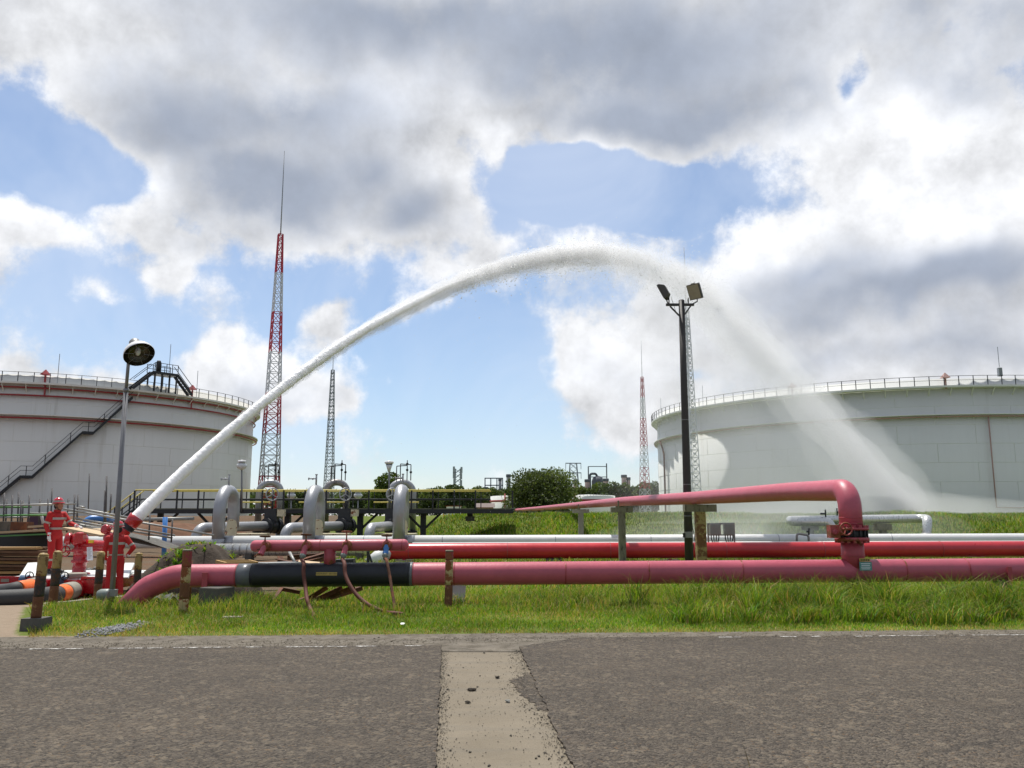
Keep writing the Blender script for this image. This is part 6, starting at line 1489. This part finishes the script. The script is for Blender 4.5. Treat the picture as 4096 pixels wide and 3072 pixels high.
P2 = V(at(452, 2390, 18.55).x, 18.55, 0)
P2.z = float(ht(P2.x, P2.y)) + .0
J2 = dict(rs=(.19, 0, 1.42), re=(.36, -.06, 1.20), rh=(.24, .02, 1.02), ls=(-.19, 0, 1.42), le=(-.25, .0, 1.15), lh=(-.22, .10, .93),
    rp=(.095, 0, .92), rk=(.12, .03, .50), ra=(.15, -.02, .09), lp=(-.095, 0, .92), lk=(-.11, .03, .50), la=(-.13, .0, .09),
    rdir=((-.8, .5, -.3), (0, 0, -1)), ldir=((0, .2, -1), (1, 0, 0)), rcurl=.5, lcurl=.5)
st2 = [((0, 0, 1.30), (0, 0, 1), .026, lambda p: abs(p.x) < .17), ((0, 0, 1.04), (0, 0, 1), .014, lambda p: abs(p.x) < .19), ((.31, -.03, 1.26), (.55, -.2, -.8), .022, lambda p: p.x > .2 and p.z > 1.1)]
person('person in red coverall behind the lamp post, back turned and one hand on hip', P2, R(28), J2, R(38), R(0), st2, .935)

# ------------------------------------------------------------------ building materials in the yard
rk = thing('rubble_pile', 'heap of broken grey rocks behind the water cannon', 'rubble', tuple(at(310, 2300, 22.6)))
rocks = []; rr_ = random.Random(5)
for v_ in range(4):
    bm = bmesh.new(); bmesh.ops.create_icosphere(bm, subdivisions=1, radius=.5)
    for q in bm.verts: q.co *= rr_.uniform(.7, 1.2); q.co.z *= .75
    m_ = bpy.data.meshes.new('rock'); bm.to_mesh(m_); bm.free(); m_.materials.append(rock_m); rocks.append(m_)
for i in range(70):
    u = rr_.uniform(-1, 1); w_ = rr_.uniform(0, 1); hgt = (1 - abs(u) ** 1.6) * .62
    o = bpy.data.objects.new('rock', rocks[i % 4]); C.objects.link(o); o.parent = rk
    z_ = hgt * rr_.random() ** .6 - .42
    o.location = (u * .95, -.15 + w_ * .8 + (.3 if z_ > -.1 else 0), z_); s_ = rr_.uniform(.09, .26); o.scale = (s_ * rr_.uniform(.8, 1.5), s_, s_ * rr_.uniform(.6, 1)); o.rotation_euler = (rr_.uniform(0, 6), rr_.uniform(0, 6), rr_.uniform(0, 6))
# timber stack
tm = thing('timber_stack', 'stack of old brown planks behind the yard hoses', 'timber', tuple(at(60, 2330, 22.3)))
zb_ = -.25; zt_ = at(60, 2186, 22.3).z; nl = 12; x0_, x1_ = at(-220, 2200, 22.3).x, at(200, 2200, 22.3).x
hL = (zt_ - zb_) / nl
for l in range(nl):
    for k in range(2):
        off = rr_.uniform(-.12, .12); y_ = 22.2 + k * .34 + rr_.uniform(-.05, .05)
        cut_ = rr_.uniform(.0, .35)
        MB().box(((x0_ + x1_) / 2 + off - cut_ / 2, y_, zb_ + hL * (l + .5)), (x1_ - x0_ - cut_, .30, hL * .72), M3=Matrix.Rotation(rr_.uniform(-.02, .02), 3, 'Y') @ Matrix.Rotation(rr_.uniform(-.03, .03), 3, 'Z')).build('plank', wood_old if rr_.random() < .8 else wood, tm)
# scaffold with ramp
SCD = 25.0
scf = thing('scaffold', 'tube scaffold with green and grey rails and a long sloping ramp', 'scaffold', tuple(V(at(150, 2200, SCD).x, SCD, -.35)))
def st(p0, p1, m, r_=.028, Y0=SCD, Y1=None): return MB().tube([at(*p0, Y0), at(*p1, Y1 or Y0)], r_, 8).build('scaffold_tube', m, scf)
for px, yt, dy in ((18, 1972, 0), (27, 1997, 1.4), (50, 1982, 0), (75, 1967, 1.4), (85, 2000, 0), (93, 2004, 1.4), (118, 1980, 0), (160, 1998, 1.4), (193, 1995, 0), (208, 1953, 1.4), (273, 1994, 1.4), (299, 1978, 0), (312, 1979, 1.4)):
    st((px, yt), (px - 6, 2130), scaff_dark, .025, SCD + dy)
for (a, b, m_, dy) in (((-40, 2023), (302, 2015), scaff, 0), ((-40, 2029), (125, 2028), scaff_green, 1.4), ((-40, 2063), (272, 2058), scaff_green, 0), ((-40, 2070), (118, 2068), scaff, 1.4), ((112, 2053), (310, 2053), scaff, 1.4), ((318, 2026), (340, 2030), scaff, 0)):
    st(a, b, m_, .03, SCD + dy)
for (a, b) in (((255, 2036), (855, 2141)), ((292, 2030), (560, 2078)), ((262, 2078), (690, 2152)), ((296, 2072), (700, 2142)), ((300, 2095), (420, 2120))):
    st(a, b, scaff, .03, SCD, SCD + .8)
for px, yt, yb_ in ((420, 1962, 2126), (427, 1905, 2100), (358, 1894, 2038), (445, 1975, 2060), (600, 2060, 2160), (690, 2075, 2170)): st((px, yt), (px - 5, yb_), scaff_dark, .025 if px != 358 else .018, SCD + .6)
p = [at(268, 2092, SCD), at(560, 2158, SCD + .4), at(670, 2195, SCD + .8), at(268, 2122, SCD)]
MB().add([p[0], p[1], p[2], p[3]] + [q + V(0, 1.2, 0) for q in p], [(0, 3, 2, 1), (4, 5, 6, 7), (0, 1, 5, 4), (1, 2, 6, 5), (2, 3, 7, 6), (3, 0, 4, 7)]).build('ramp_side', conc_dark, scf)
for (a, b, m_) in (((-40, 2136), (192, 2124), wood_ply), ((110, 2112), (194, 2106), wood_ply), ((250, 2118), (402, 2148), wood_ply)):
    A_, B_ = at(*a, SCD - 1), at(*b, SCD - 1); MB().hexa([A_, B_, B_ + V(0, 1.8, 0), A_ + V(0, 1.8, 0)] + [q + V(0, 0, .06) for q in (A_, B_, B_ + V(0, 1.8, 0.0), A_ + V(0, 1.8, 0))]).build('deck_board', m_, scf)
A_ = at(-40, 2146, SCD - 1.02); B_ = at(195, 2136, SCD - 1.02); MB().bar(A_, B_, .05, .04).build('deck_ledger', scaff_green, scf)
MB().box(at(60, 2160, SCD + .6), (2.6, .1, .55)).build('mesh_panel', black_steel, scf)
for k, (px, py, w_, m_) in enumerate(((25, 2108, .55, conc_dark), (88, 2110, .42, rust))): tag(MB().box(at(px, py, SCD - .3), (w_, .5, .32), rz=.1).build('concrete_block', m_, None), ('grey concrete block on the scaffold deck' if k == 0 else 'brown stained block on the scaffold deck'), 'block')
b = at(345, 2140, 30); tag(MB().tube(fillet([V(b.x - .08, 30, -.2), at(343, 2076, 30), at(425, 2074, 30.4), at(470, 2090, 33)], .22, 8), .125, 18).build('blue_pipe', blue_pipe, None, base=(b.x, 30, -.2)), 'bent bright blue pipe behind the sloping ramp rails', 'pipe')
b = at(661, 2150, 36); tag(MB().tube([V(b.x, 36, -.4), at(661, 2068, 36)], .10, 16).build('blue_pipe', blue_pipe, None, base=(b.x, 36, -.4)), 'upright blue pipe below the left end of the walkway', 'pipe')
b = at(620, 2076, 44); tag(MB().tube([at(545, 2078, 44), at(775, 2074, 44)], .09, 14).build('grey_pipe', galv, None, base=at(640, 2100, 44)), 'thin grey pipe running below the left end of the walkway', 'pipe')
q = at(170, 2085, 28); tag(MB().box(q, (.75, .6, .5), rz=.2).build('drum_box', mat('plum_box_paint', (.07, .03, .06), .6), None), 'dark plum coloured box behind the scaffold rails', 'box')
q0 = at(172, 2094, 26.5); tag(MB().tube([q0, at(164, 2050, 26.5)], .045, 10).build('white_stake', lamp_white, None, base=q0), 'leaning white stake behind the scaffold rails', 'stake')

# soil heap with weeds
def heap(name, label, c, rx2, ry2, h_, m_, seed, cat='soil heap'):
    r_ = np.random.default_rng(seed); n_a, n_r = 60, 16; vs = []
    for j in range(n_r + 1):
        q = j / n_r
        for i in range(n_a):
            a = 2 * math.pi * i / n_a
            w_ = 1 + .12 * math.sin(a * 3 + seed) + .08 * math.sin(a * 7 + 1)
            z_ = h_ * (1 - q ** 2.0) if q < 1 else -.08
            x_, y_ = c.x + math.cos(a) * q * rx2 * w_, c.y + math.sin(a) * q * ry2 * w_
            nz = float(vnoise(np.array(x_), np.array(y_), 4.0, seed)) * .06 + float(vnoise(np.array(x_), np.array(y_), 11.0, seed + 1)) * .035
            vs.append(V(x_ + nz * .4, y_, c.z + max(z_, -.08) + nz * (q < .98)))
    fs = [(j * n_a + i, j * n_a + (i + 1) % n_a, (j + 1) * n_a + (i + 1) % n_a, (j + 1) * n_a + i) for j in range(n_r) for i in range(n_a)]
    mb = MB(); mb.add(vs, fs, True); return tag(mb.build(name, m_, None, base=c), label, cat)
hc = at(800, 2270, 20.3); hc.z = float(ht(hc.x, hc.y)) - .02
heap('soil_heap', 'heap of dark soil with weeds behind the bend of the near pipe', hc, 1.5, 1.15, at(820, 2172, 20.3).z - hc.z, soil, 3)
hc2 = at(420, 2160, 38); hc2.z = float(ht(hc2.x, 38)) - .1
heap('red_earth_bank', 'red-brown excavated earth behind the scaffold ramp', V(at(600, 2150, 47).x, 47.5, -.5), 8.0, 2.6, 1.75, soil_red, 6)
r = np.random.default_rng(9); wv, wf, wt = [], [], []; o_ = 0
wd = []
for i in range(170):
    u = r.uniform(-1.35, .75) if i < 120 else r.uniform(-1.4, 1.2); yy = hc.y + r.uniform(-1.0, .5); xx = hc.x + u
    q = math.hypot((xx - hc.x) / 1.45, (yy - hc.y) / 1.1)
    if q > 1.05: continue
    zz = hc.z + (at(820, 2180, 20.3).z - hc.z) * max(1 - min(q, 1) ** 2.0, 0)
    dens_ = 1 if (u < -.2 or r.random() < .25) else 0
    if not dens_: continue
    k = int(r.uniform(8, 22)); px_, py_ = xx + r.normal(0, .05, k), yy + r.normal(0, .05, k)
    wd.append(blades(np.stack([px_, py_, np.full(k, zz)], -1), r.uniform(.06, .20, k), r.uniform(.03, .06, k), gcol(r, k, .04), r.uniform(.5, 1.4, k), 900 + i))
wg = add_grass('weeds', wd, 'broad-leaved green weeds growing over the soil heap'); wg['category'] = 'weeds'

# crumpled dark sheet under the bend of the pipe
sv = []; nq = 9
for j in range(nq):
    for i in range(nq):
        p_ = gp(618 + 100 * i / (nq - 1) - 18 * j / (nq - 1), 2404 - 46 * j / (nq - 1), 0); sv.append(V(p_.x, p_.y, float(ht(p_.x, p_.y)) + .07 + .05 * math.sin(i * 1.3 + j * .8) + .04 * math.cos(j * 1.9 - i)))
sv2 = [v_ + V(0, 0, -.01) for v_ in sv]
sf = [(j * nq + i, j * nq + i + 1, (j + 1) * nq + i + 1, (j + 1) * nq + i) for j in range(nq - 1) for i in range(nq - 1)]
tag(MB().add(sv, sf, True).add(sv2, [f_[::-1] for f_ in sf], True).build('plastic_sheet', rubber, None, base=sv[0]), 'crumpled dark grey sheet on the ground under the bend of the near pipe', 'sheet')
# timber frame, scrap and slabs
wf_ = thing('pallet_frame', 'new yellow timber frame lying on the soil behind the near pipe', 'timber frame', tuple(at(945, 2256, 17.4)))
def fp(u, v_): 
    a, b, c_, d_ = at(866, 2246, 17.4), at(995, 2244, 18.2), at(1028, 2252, 17.2), at(905, 2256, 16.6)
    return (a * (1 - u) + b * u) * (1 - v_) + (d_ * (1 - u) + c_ * u) * v_
for (a, b) in (((0, 0), (1, 0)), ((0, 1), (1, 1)), ((0, 0), (0, 1)), ((1, 0), (1, 1)), ((0, .33), (1, .33)), ((0, .66), (1, .66))): MB().bar(fp(*a), fp(*b), .045, .06).build('slat', wood, wf_)
def scrap(label, segs, m_, w_, cat='scrap steel', name='scrap_frame'):
    b = segs[0][0]; t = thing(name, label, cat, (b.x, b.y, float(ht(b.x, b.y))))
    for a, c_ in segs: MB().bar(a, c_, w_, .012).bar(a + V(0, .0, -w_ / 2), c_ + V(0, .0, -w_ / 2), .012, w_ * .9).build('angle_bar', m_, t)
g_ = lambda px, py, z_: gp(px, py, z_)
scrap('bent rusty angle-iron frame in the grass under the near pipe', [(g_(1092, 2398, .06), g_(1128, 2350, .22)), (g_(1126, 2350, .22), g_(1200, 2364, .14)), (g_(1092, 2398, .05), g_(1190, 2400, .03)), (g_(1190, 2400, .03), g_(1235, 2384, .05))], rust, .07)
scrap('bundle of rusty steel angles lying under the black wrap', [(g_(1228, 2392, .05), g_(1310, 2340, .30)), (g_(1260, 2392, .05), g_(1370, 2342, .28)), (g_(1290, 2388, .05), g_(1420, 2340, .30)), (g_(1320, 2384, .06), g_(1450, 2344, .2)), (g_(1240, 2395, .02), g_(1400, 2360, .12))], rust, .09)
scrap('rusty steel offcuts behind the hydrant riser', [(at(1150, 2222, 21), at(1300, 2212, 22)), (at(1170, 2248, 20.5), at(1310, 2208, 21.5)), (at(1200, 2250, 20.5), at(1340, 2214, 21.8)), (at(1110, 2236, 20.4), at(1180, 2250, 20.0)), (at(1120, 2225, 20.6), at(1130, 2252, 20.4))], rust, .13)
tag(MB().tube([at(1158, 2208, 20), at(1183, 2258, 19.6)], .035, 10).build('grey_rod', galv, None, base=at(1183, 2258, 19.6)), 'leaning pale steel rod behind the second valve', 'rod')
pts = [at(1192, 2246, 19), at(1196, 2240, 19.4), at(1280, 2248, 19.2), at(1275, 2258, 18.8)]
tag(MB().add(pts + [q + V(0, 0, -.05) for q in pts], [(0, 1, 2, 3), (7, 6, 5, 4), (0, 4, 5, 1), (1, 5, 6, 2), (2, 6, 7, 3), (3, 7, 4, 0)]).build('tapered_board', wood_ply, None), 'pale tapered board lying behind the second valve', 'board')
tag(MB().bar(at(1345, 2248, 20), at(1418, 2245, 20), .3, .12).build('dark_beam', black_steel, None), 'dark steel beam end right of the hydrant riser', 'beam')
tag(MB().bar(at(1030, 2256, 18), at(1180, 2252, 19), .5, .05).build('grey_sheet', galv, None), 'grey sheet lying behind the pipe right of the timber frame', 'sheet')
b = gp(1838, 2425, -.02); t = thing('broken_slab', 'pale cracked concrete slab standing in the grass behind the rusted bollard', 'slab', tuple(b))
MB().box(b + V(-.05, .35, .16), (.26, .08, .36), M3=Matrix.Rotation(R(-14), 3, 'X') @ Matrix.Rotation(R(4), 3, 'Y')).build('slab_piece', mat('pale_blue_grey_concrete', (.36, .37, .40), .9), t)
MB().box(b + V(.06, .12, .03), (.34, .22, .06), M3=Matrix.Rotation(R(-18), 3, 'X') @ Matrix.Rotation(R(10), 3, 'Y')).build('slab_piece', MATS['pale_blue_grey_concrete'], t)
b = gp(930, 2470, .02); tag(MB().box(b, (.30, .16, .035), rz=.2).build('flat_stone', conc, None), 'flat grey stone in the grass below the blackened block', 'stone')
t = MB(); b = gp(1610, 2495, .07); t.box(b, (.05, .03, .01), M3=Matrix.Rotation(.5, 3, 'X')); tag(t.build('litter', paper, None), 'scrap of white litter in the grass below the bowed hose', 'litter')
# stones on the trench strip
for i, (px, py, s_, lb) in enumerate(((1888, 2762, .055, 'dark lump of asphalt on the left of the concrete strip'), (1990, 2712, .045, 'flat dark lump at the far middle of the concrete strip'), (2030, 2808, .04, 'small grey stone right of the middle of the concrete strip'), (1870, 2812, .04, 'small dark lump nearest the road on the concrete strip'))):
    b = gp(px, py, 0); o = bpy.data.objects.new('asphalt_lump', rocks[i].copy()); o.data.materials.clear(); o.data.materials.append(asphalt if i != 2 else rock_m); C.objects.link(o); o.location = b + V(0, 0, .01); o.scale = (s_ * 1.6, s_ * 1.2, s_ * .8); o.rotation_euler.z = i; tag(o, lb, 'stone')
b = gp(3000, 3080, .0); tag(MB().add([b + V(-.004, 0, .02), b + V(.004, 0, .02), b + V(-.030, .05, .16), b + V(-.012, .04, .09)], [(0, 1, 3), (0, 3, 2), (1, 2, 3)]).build('dry_straw', mat('dry_straw', (.45, .34, .16), .8), None), 'single dry straw sticking up at the bottom edge of the road', 'straw')

# ------------------------------------------------------------------ the water jet
S0 = nt.copy(); E0 = at(3690, 2066, 72.0)
pd = Vector((E0.x - S0.x, E0.y - S0.y, 0)); pn_ = Vector((-pd.y, pd.x, 0)).normalized()
def on_plane(px, py):
    d = pix_dir(px, py); o = Vector((0, 0, EYE)); k = (S0 - o).dot(pn_) / d.dot(pn_); return o + d * k
jpx = [(700, 1921), (855, 1777), (1010, 1645), (1150, 1535), (1300, 1424), (1450, 1325), (1600, 1243), (1800, 1143), (2000, 1070), (2150, 1032), (2300, 1012), (2430, 1010), (2560, 1032), (2700, 1085), (2830, 1170), (2960, 1290), (3080, 1420), (3200, 1555), (3320, 1690), (3430, 1815), (3530, 1930), (3610, 2010), (3670, 2066)]
JP = [S0 - bd * .06] + [on_plane(*q) for q in jpx]
js = spline(JP, 14); J = np.array([tuple(p) for p in js]); nj = len(J)
seg = np.linalg.norm(np.diff(J, axis=0), axis=1); arc_ = np.concatenate([[0], np.cumsum(seg)]); tot = arc_[-1]
jet = thing('water_jet', 'white water jet arching from the red cannon and falling as spray before the right tank', 'water jet', tuple(S0))
# width of the stream (half-width in photo pixels -> metres at that distance)
hw_px = np.interp(np.arange(nj) / 14.0, [0, 1, 2, 3, 5, 7, 9, 11, 12], [36, 34, 28, 25, 27, 29, 31, 34, 34])
depth = J[:, 1] * math.cos(PITCH) + (J[:, 2] - EYE) * math.sin(PITCH)
hwm = hw_px * depth / FPX
sub = 8; ncore = int(14 * 8.6)
# finely resampled core with ragged surface
tt = np.linspace(0, arc_[ncore], ncore * sub); CX = np.stack([np.interp(tt, arc_, J[:, k]) for k in range(3)], -1); CW = np.interp(tt, arc_, hwm)
T_ = np.gradient(CX, axis=0); T_ /= np.linalg.norm(T_, axis=1)[:, None]; A_ = np.cross(T_, np.array([0, 0, 1.])); A_ /= np.linalg.norm(A_, axis=1)[:, None]; B_ = np.cross(A_, T_)
nsid = 22; r = np.random.default_rng(4); ph = np.linspace(0, 2 * np.pi, nsid, endpoint=False)
fade = np.clip(1 - (tt / arc_[ncore] - .42) / .58, 0, 1) ** .7
rough = np.interp(tt, [0, 2, 6, 12, 30], [.02, .05, .11, .18, .30])
nz = np.zeros((len(tt), nsid))
for f1, f2, am in ((1.3, 2, .45), (3.1, 3, .5), (7.3, 5, .5), (13., 4, .45), (19., 6, .4)):
    p0 = r.uniform(0, 6.28, 4); nz += am * np.sin(tt[:, None] * f1 + np.sin(ph[None] * 2 + p0[0]) * 2 + p0[1]) * np.sin(ph[None] * f2 + tt[:, None] * f1 * .37 + p0[2])
wn_ = r.normal(0, .8, nz.shape); nz = nz * .55 + (wn_ + np.roll(wn_, 1, 0) + np.roll(wn_, 2, 0) + np.roll(wn_, 1, 1)) / 2.4
rad_ = CW[:, None] * (.70 * (.10 + .90 * fade[:, None])) * (1 + rough[:, None] * nz); rad_ = np.maximum(rad_, .01)
VV = CX[:, None] + rad_[..., None] * (np.cos(ph)[None, :, None] * A_[:, None] + np.sin(ph)[None, :, None] * B_[:, None])
idx = np.arange(len(tt) * nsid).reshape(len(tt), nsid); nxt = np.roll(idx, -1, 1)
Q = np.stack([idx[:-1], nxt[:-1], nxt[1:], idx[1:]], -1).reshape(-1, 4)
me = np_mesh('stream', VV.reshape(-1, 3), Q, stream_m, smooth=True); o = bpy.data.objects.new('stream', me); C.objects.link(o); o.parent = jet; me.transform(Matrix.Translation(-S0))
# droplets: little octahedra
def drops(name, P, s, parent):
    n = len(P); base = np.array([[1, 0, 0], [-1, 0, 0], [0, 1, 0], [0, -1, 0], [0, 0, 1], [0, 0, -1.]]) ; rr = np.random.default_rng(n)
    F = np.array([[0, 2, 4], [2, 1, 4], [1, 3, 4], [3, 0, 4], [2, 0, 5], [1, 2, 5], [3, 1, 5], [0, 3, 5]])
    v = P[:, None] + base[None] * s[:, None, None] * rr.uniform(.6, 1.3, (n, 6, 1)) - np.array(S0)
    me = np_mesh(name, v.reshape(-1, 3), (F[None] + 6 * np.arange(n)[:, None, None]).reshape(-1, 3), water, smooth=True)
    o = bpy.data.objects.new(name, me); C.objects.link(o); o.parent = parent; o['kind'] = 'stuff'; return o
def along(n, s0, s1, p=1.0):
    s = s0 + (s1 - s0) * r.random(n) ** p; X_ = np.stack([np.interp(s, arc_, J[:, k]) for k in range(3)], -1); return s, X_
sA, sB = arc_[14 * 11], arc_[14 * 15]
# soft water dust: nested shells of thin, even mist
def mistmat(name, dens, g=.45):
    m = bpy.data.materials.new(name); m.use_nodes = True; nt_ = m.node_tree; nt_.nodes.clear()
    v = nt_.nodes.new('ShaderNodeVolumePrincipled'); v.inputs['Color'].default_value = (.985, .99, 1, 1); v.inputs['Density'].default_value = dens; v.inputs['Anisotropy'].default_value = g
    o = nt_.nodes.new('ShaderNodeOutputMaterial'); nt_.links.new(v.outputs[0], o.inputs['Volume'])
    try: m.cycles.homogeneous_volume = True
    except Exception: pass
    return m
def close_out(o):                                        # outward normals on a mist shell
    bm = bmesh.new(); bm.from_mesh(o.data); bmesh.ops.recalc_face_normals(bm, faces=bm.faces); bm.to_mesh(o.data); bm.free(); o['kind'] = 'stuff'; return o
def jp(i): return V(*[float(np.interp(i * 14, np.arange(nj), J[:, k])) for k in range(3)])
def hull(name, i0, i1, rfun, dens, drop=0.0, n=26, wob=.13, seed=1, lob=.0):
    pts = []; rs = []; rr = random.Random(seed); m_ = 150
    for k in range(m_ + 1):
        f = k / m_; i = i0 + (i1 - i0) * f; p = jp(i); w = rfun(f); e = math.sqrt(max(1 - abs(2 * f - 1) ** 6, 0.0))
        pts.append(p + V(0, 0, -drop * w)); rs.append(max(w * e * (1 + rr.uniform(-wob, wob) + lob * (math.sin(f * 17 + seed * 1.7) + .7 * math.sin(f * 41 + seed))), .02))
    o = MB().tube(pts, rs, n).build('mist', mistmat(name, dens), jet); return close_out(o)
def pxm(i): p = jp(i); return (p.y * math.cos(PITCH) + (p.z - EYE) * math.sin(PITCH)) / FPX
# head of the jet, round the top of the arc
for k, (i0, i1, sc_, de) in enumerate(((0.7, 12.0, 30, 1.6), (4.0, 13.6, 42, .80), (7.5, 15.4, 60, .34), (9.6, 17.0, 100, .10))):
    hull('jet_head_mist_%d' % k, i0, i1, lambda f, i0=i0, i1=i1, s=sc_: s * pxm(i0 + (i1 - i0) * f) * (.78 + .4 * f), de, .12 + .08 * k, wob=(.20, .20, .12, .08)[k], seed=k)
# descending limb
for k, (i0, sc0, sc1, de) in enumerate(((15.0, 30, 66, .20), (13.2, 48, 115, .13), (12.2, 80, 185, .042))):
    hull('falling_mist_%d' % k, i0, 23.2, lambda f, i0=i0, a=sc0, b=sc1: pxm(i0 + (23 - i0) * f) * (a + (b - a) * f), de, .25, wob=.06, seed=10 + k, lob=.09)
# veil hanging under the arc
def veil_(k, i0, i1, th, de, cut):
    n = 18; top = [jp(i0 + (i1 - i0) * j / n) for j in range(n + 1)]; vs = []
    for p in top:
        for s_ in (-1, 1):
            e = pn_ * th * s_; vs += [p + e * .5 - V(0, 0, .3), V(p.x, p.y, 1.25 + (p.z - 1.25) * cut) + e]
    fs = []
    for j in range(n):
        a = 4 * j; b = a + 4
        fs += [(a, b, b + 1, a + 1), (a + 2, a + 3, b + 3, b + 2), (a, a + 2, b + 2, b), (a + 1, b + 1, b + 3, a + 3)]
    fs += [(0, 1, 3, 2), (4 * n, 4 * n + 2, 4 * n + 3, 4 * n + 1)]
    o = MB().add(vs, fs).build('mist', mistmat('veil_mist_%d' % k, de), jet); close_out(o)
for k, (i0, i1, th, de, cut) in enumerate(((12.6, 22.9, 2.0, .020, .0), (15.2, 22.9, 3.0, .020, .0), (10.0, 22.5, 1.2, .016, .45))): veil_(k, i0, i1, th, de, cut)
# where it lands, and drifting low over the pipe track
for k, (c_, r_, de) in enumerate(((V(E0.x - 3, E0.y - 3, 1.6), (7.5, 5, 2.2), .030), (V(E0.x - 6, E0.y - 6, 1.6), (13, 8, 1.9), .022), (V(E0.x - 9, E0.y - 9, 1.4), (20, 9, 1.7), .016), (V(13.0, 44.5, .55), (4.5, 2.2, .75), .10), (V(11.5, 44.0, .5), (7.5, 2.6, 1.0), .055), (V(18.5, 50, .9), (9, 3.5, 1.3), .03))):
    o = MB().ball(c_, r_, 28, 16).build('mist', mistmat('ground_mist_%d' % k, de), jet); close_out(o)
# ragged edge of the stream
n = 9000; s, X_ = along(n, arc_[14 * 4], arc_[14 * 12]); w = np.interp(s, arc_, hwm)
g = r.normal(0, 1, (n, 3)); off = g / np.linalg.norm(g, axis=1)[:, None] * (np.abs(r.normal(.72, .20, n)) * w)[:, None]
off[:, 2] -= np.abs(r.exponential(.35, n)) * w * np.interp(s, [0, 15, 50], [.2, .6, 1.6])
Pd = X_ + off; sz_ = r.uniform(.007, .020, n) * np.interp(s, [0, 10, 40], [.55, .9, 1.15]); drops('edge_droplets', Pd, sz_, jet)
# the broken head of the jet: clots thinning past the top of the arc
n = 3500; s, X_ = along(n, arc_[14 * 8], arc_[14 * 15]); f = (s - arc_[14 * 8]) / (arc_[14 * 15] - arc_[14 * 8])
w = np.interp(s, arc_, depth) / FPX * np.interp(f, [0, .5, 1], [30, 48, 70])
cl = r.normal(0, 1, (900, 3)) * .55; ci = r.integers(0, 900, n); off = (cl[ci] * .65 + r.normal(0, .55, (n, 3))) * w[:, None]; off[:, 2] -= np.abs(r.exponential(.5, n)) * w
Pd = X_ + off; kp_ = r.random(n) < np.interp(f, [0, .55, 1], [.8, 1, .45]); drops('head_droplets', Pd[kp_], r.uniform(.013, .036, n)[kp_], jet)
# falling spray along the descending limb
n = 16000; s, X_ = along(n, arc_[14 * 13], tot, .8); f = (s - arc_[14 * 13]) / (tot - arc_[14 * 13])
w = np.interp(s, arc_, depth) / FPX * np.interp(f, [0, .3, 1], [60, 52, 105])
off = r.normal(0, 1, (n, 3)) * w[:, None]; off[:, 0] -= np.abs(r.exponential(.55, n)) * w * .9
Pd = X_ + off; k_ = Pd[:, 2] > 1.2; drops('falling_spray', Pd[k_], r.uniform(.009, .021, n)[k_], jet)
# thin drizzle hanging under the arc
n = 9000; s, X_ = along(n, arc_[14 * 7], tot * .97); f = (s - arc_[14 * 7]) / (tot - arc_[14 * 7])
hgt = X_[:, 2] - 1.5; dn = r.random(n) ** 1.4 * hgt
Pd = X_ + r.normal(0, .8, (n, 3)); Pd[:, 2] = X_[:, 2] - dn; Pd[:, :2] += (dn * .10)[:, None] * np.array([-.4, .2])
kp_ = r.random(n) < np.interp(f, [0, .3, .6, 1], [.15, .45, 1, 1]); drops('drizzle', Pd[kp_], r.uniform(.006, .013, n)[kp_], jet)
# ground mist where it lands
n = 6000; a = r.normal(0, 1, n); Pd = np.stack([E0.x - 4 + a * 6.5, E0.y - 8 + r.normal(0, 5, n), 1.3 + np.abs(r.normal(0, 1.0, n))], -1); drops('landing_mist', Pd, r.uniform(.006, .013, n), jet)
# spray drifting low over the pipe track
n = 3000; Pd = np.stack([r.normal(10.5, 2.6, n), r.normal(42, 2.2, n), .35 + np.abs(r.normal(0, .28, n))], -1); drops('low_spray', Pd, r.uniform(.004, .009, n), jet)
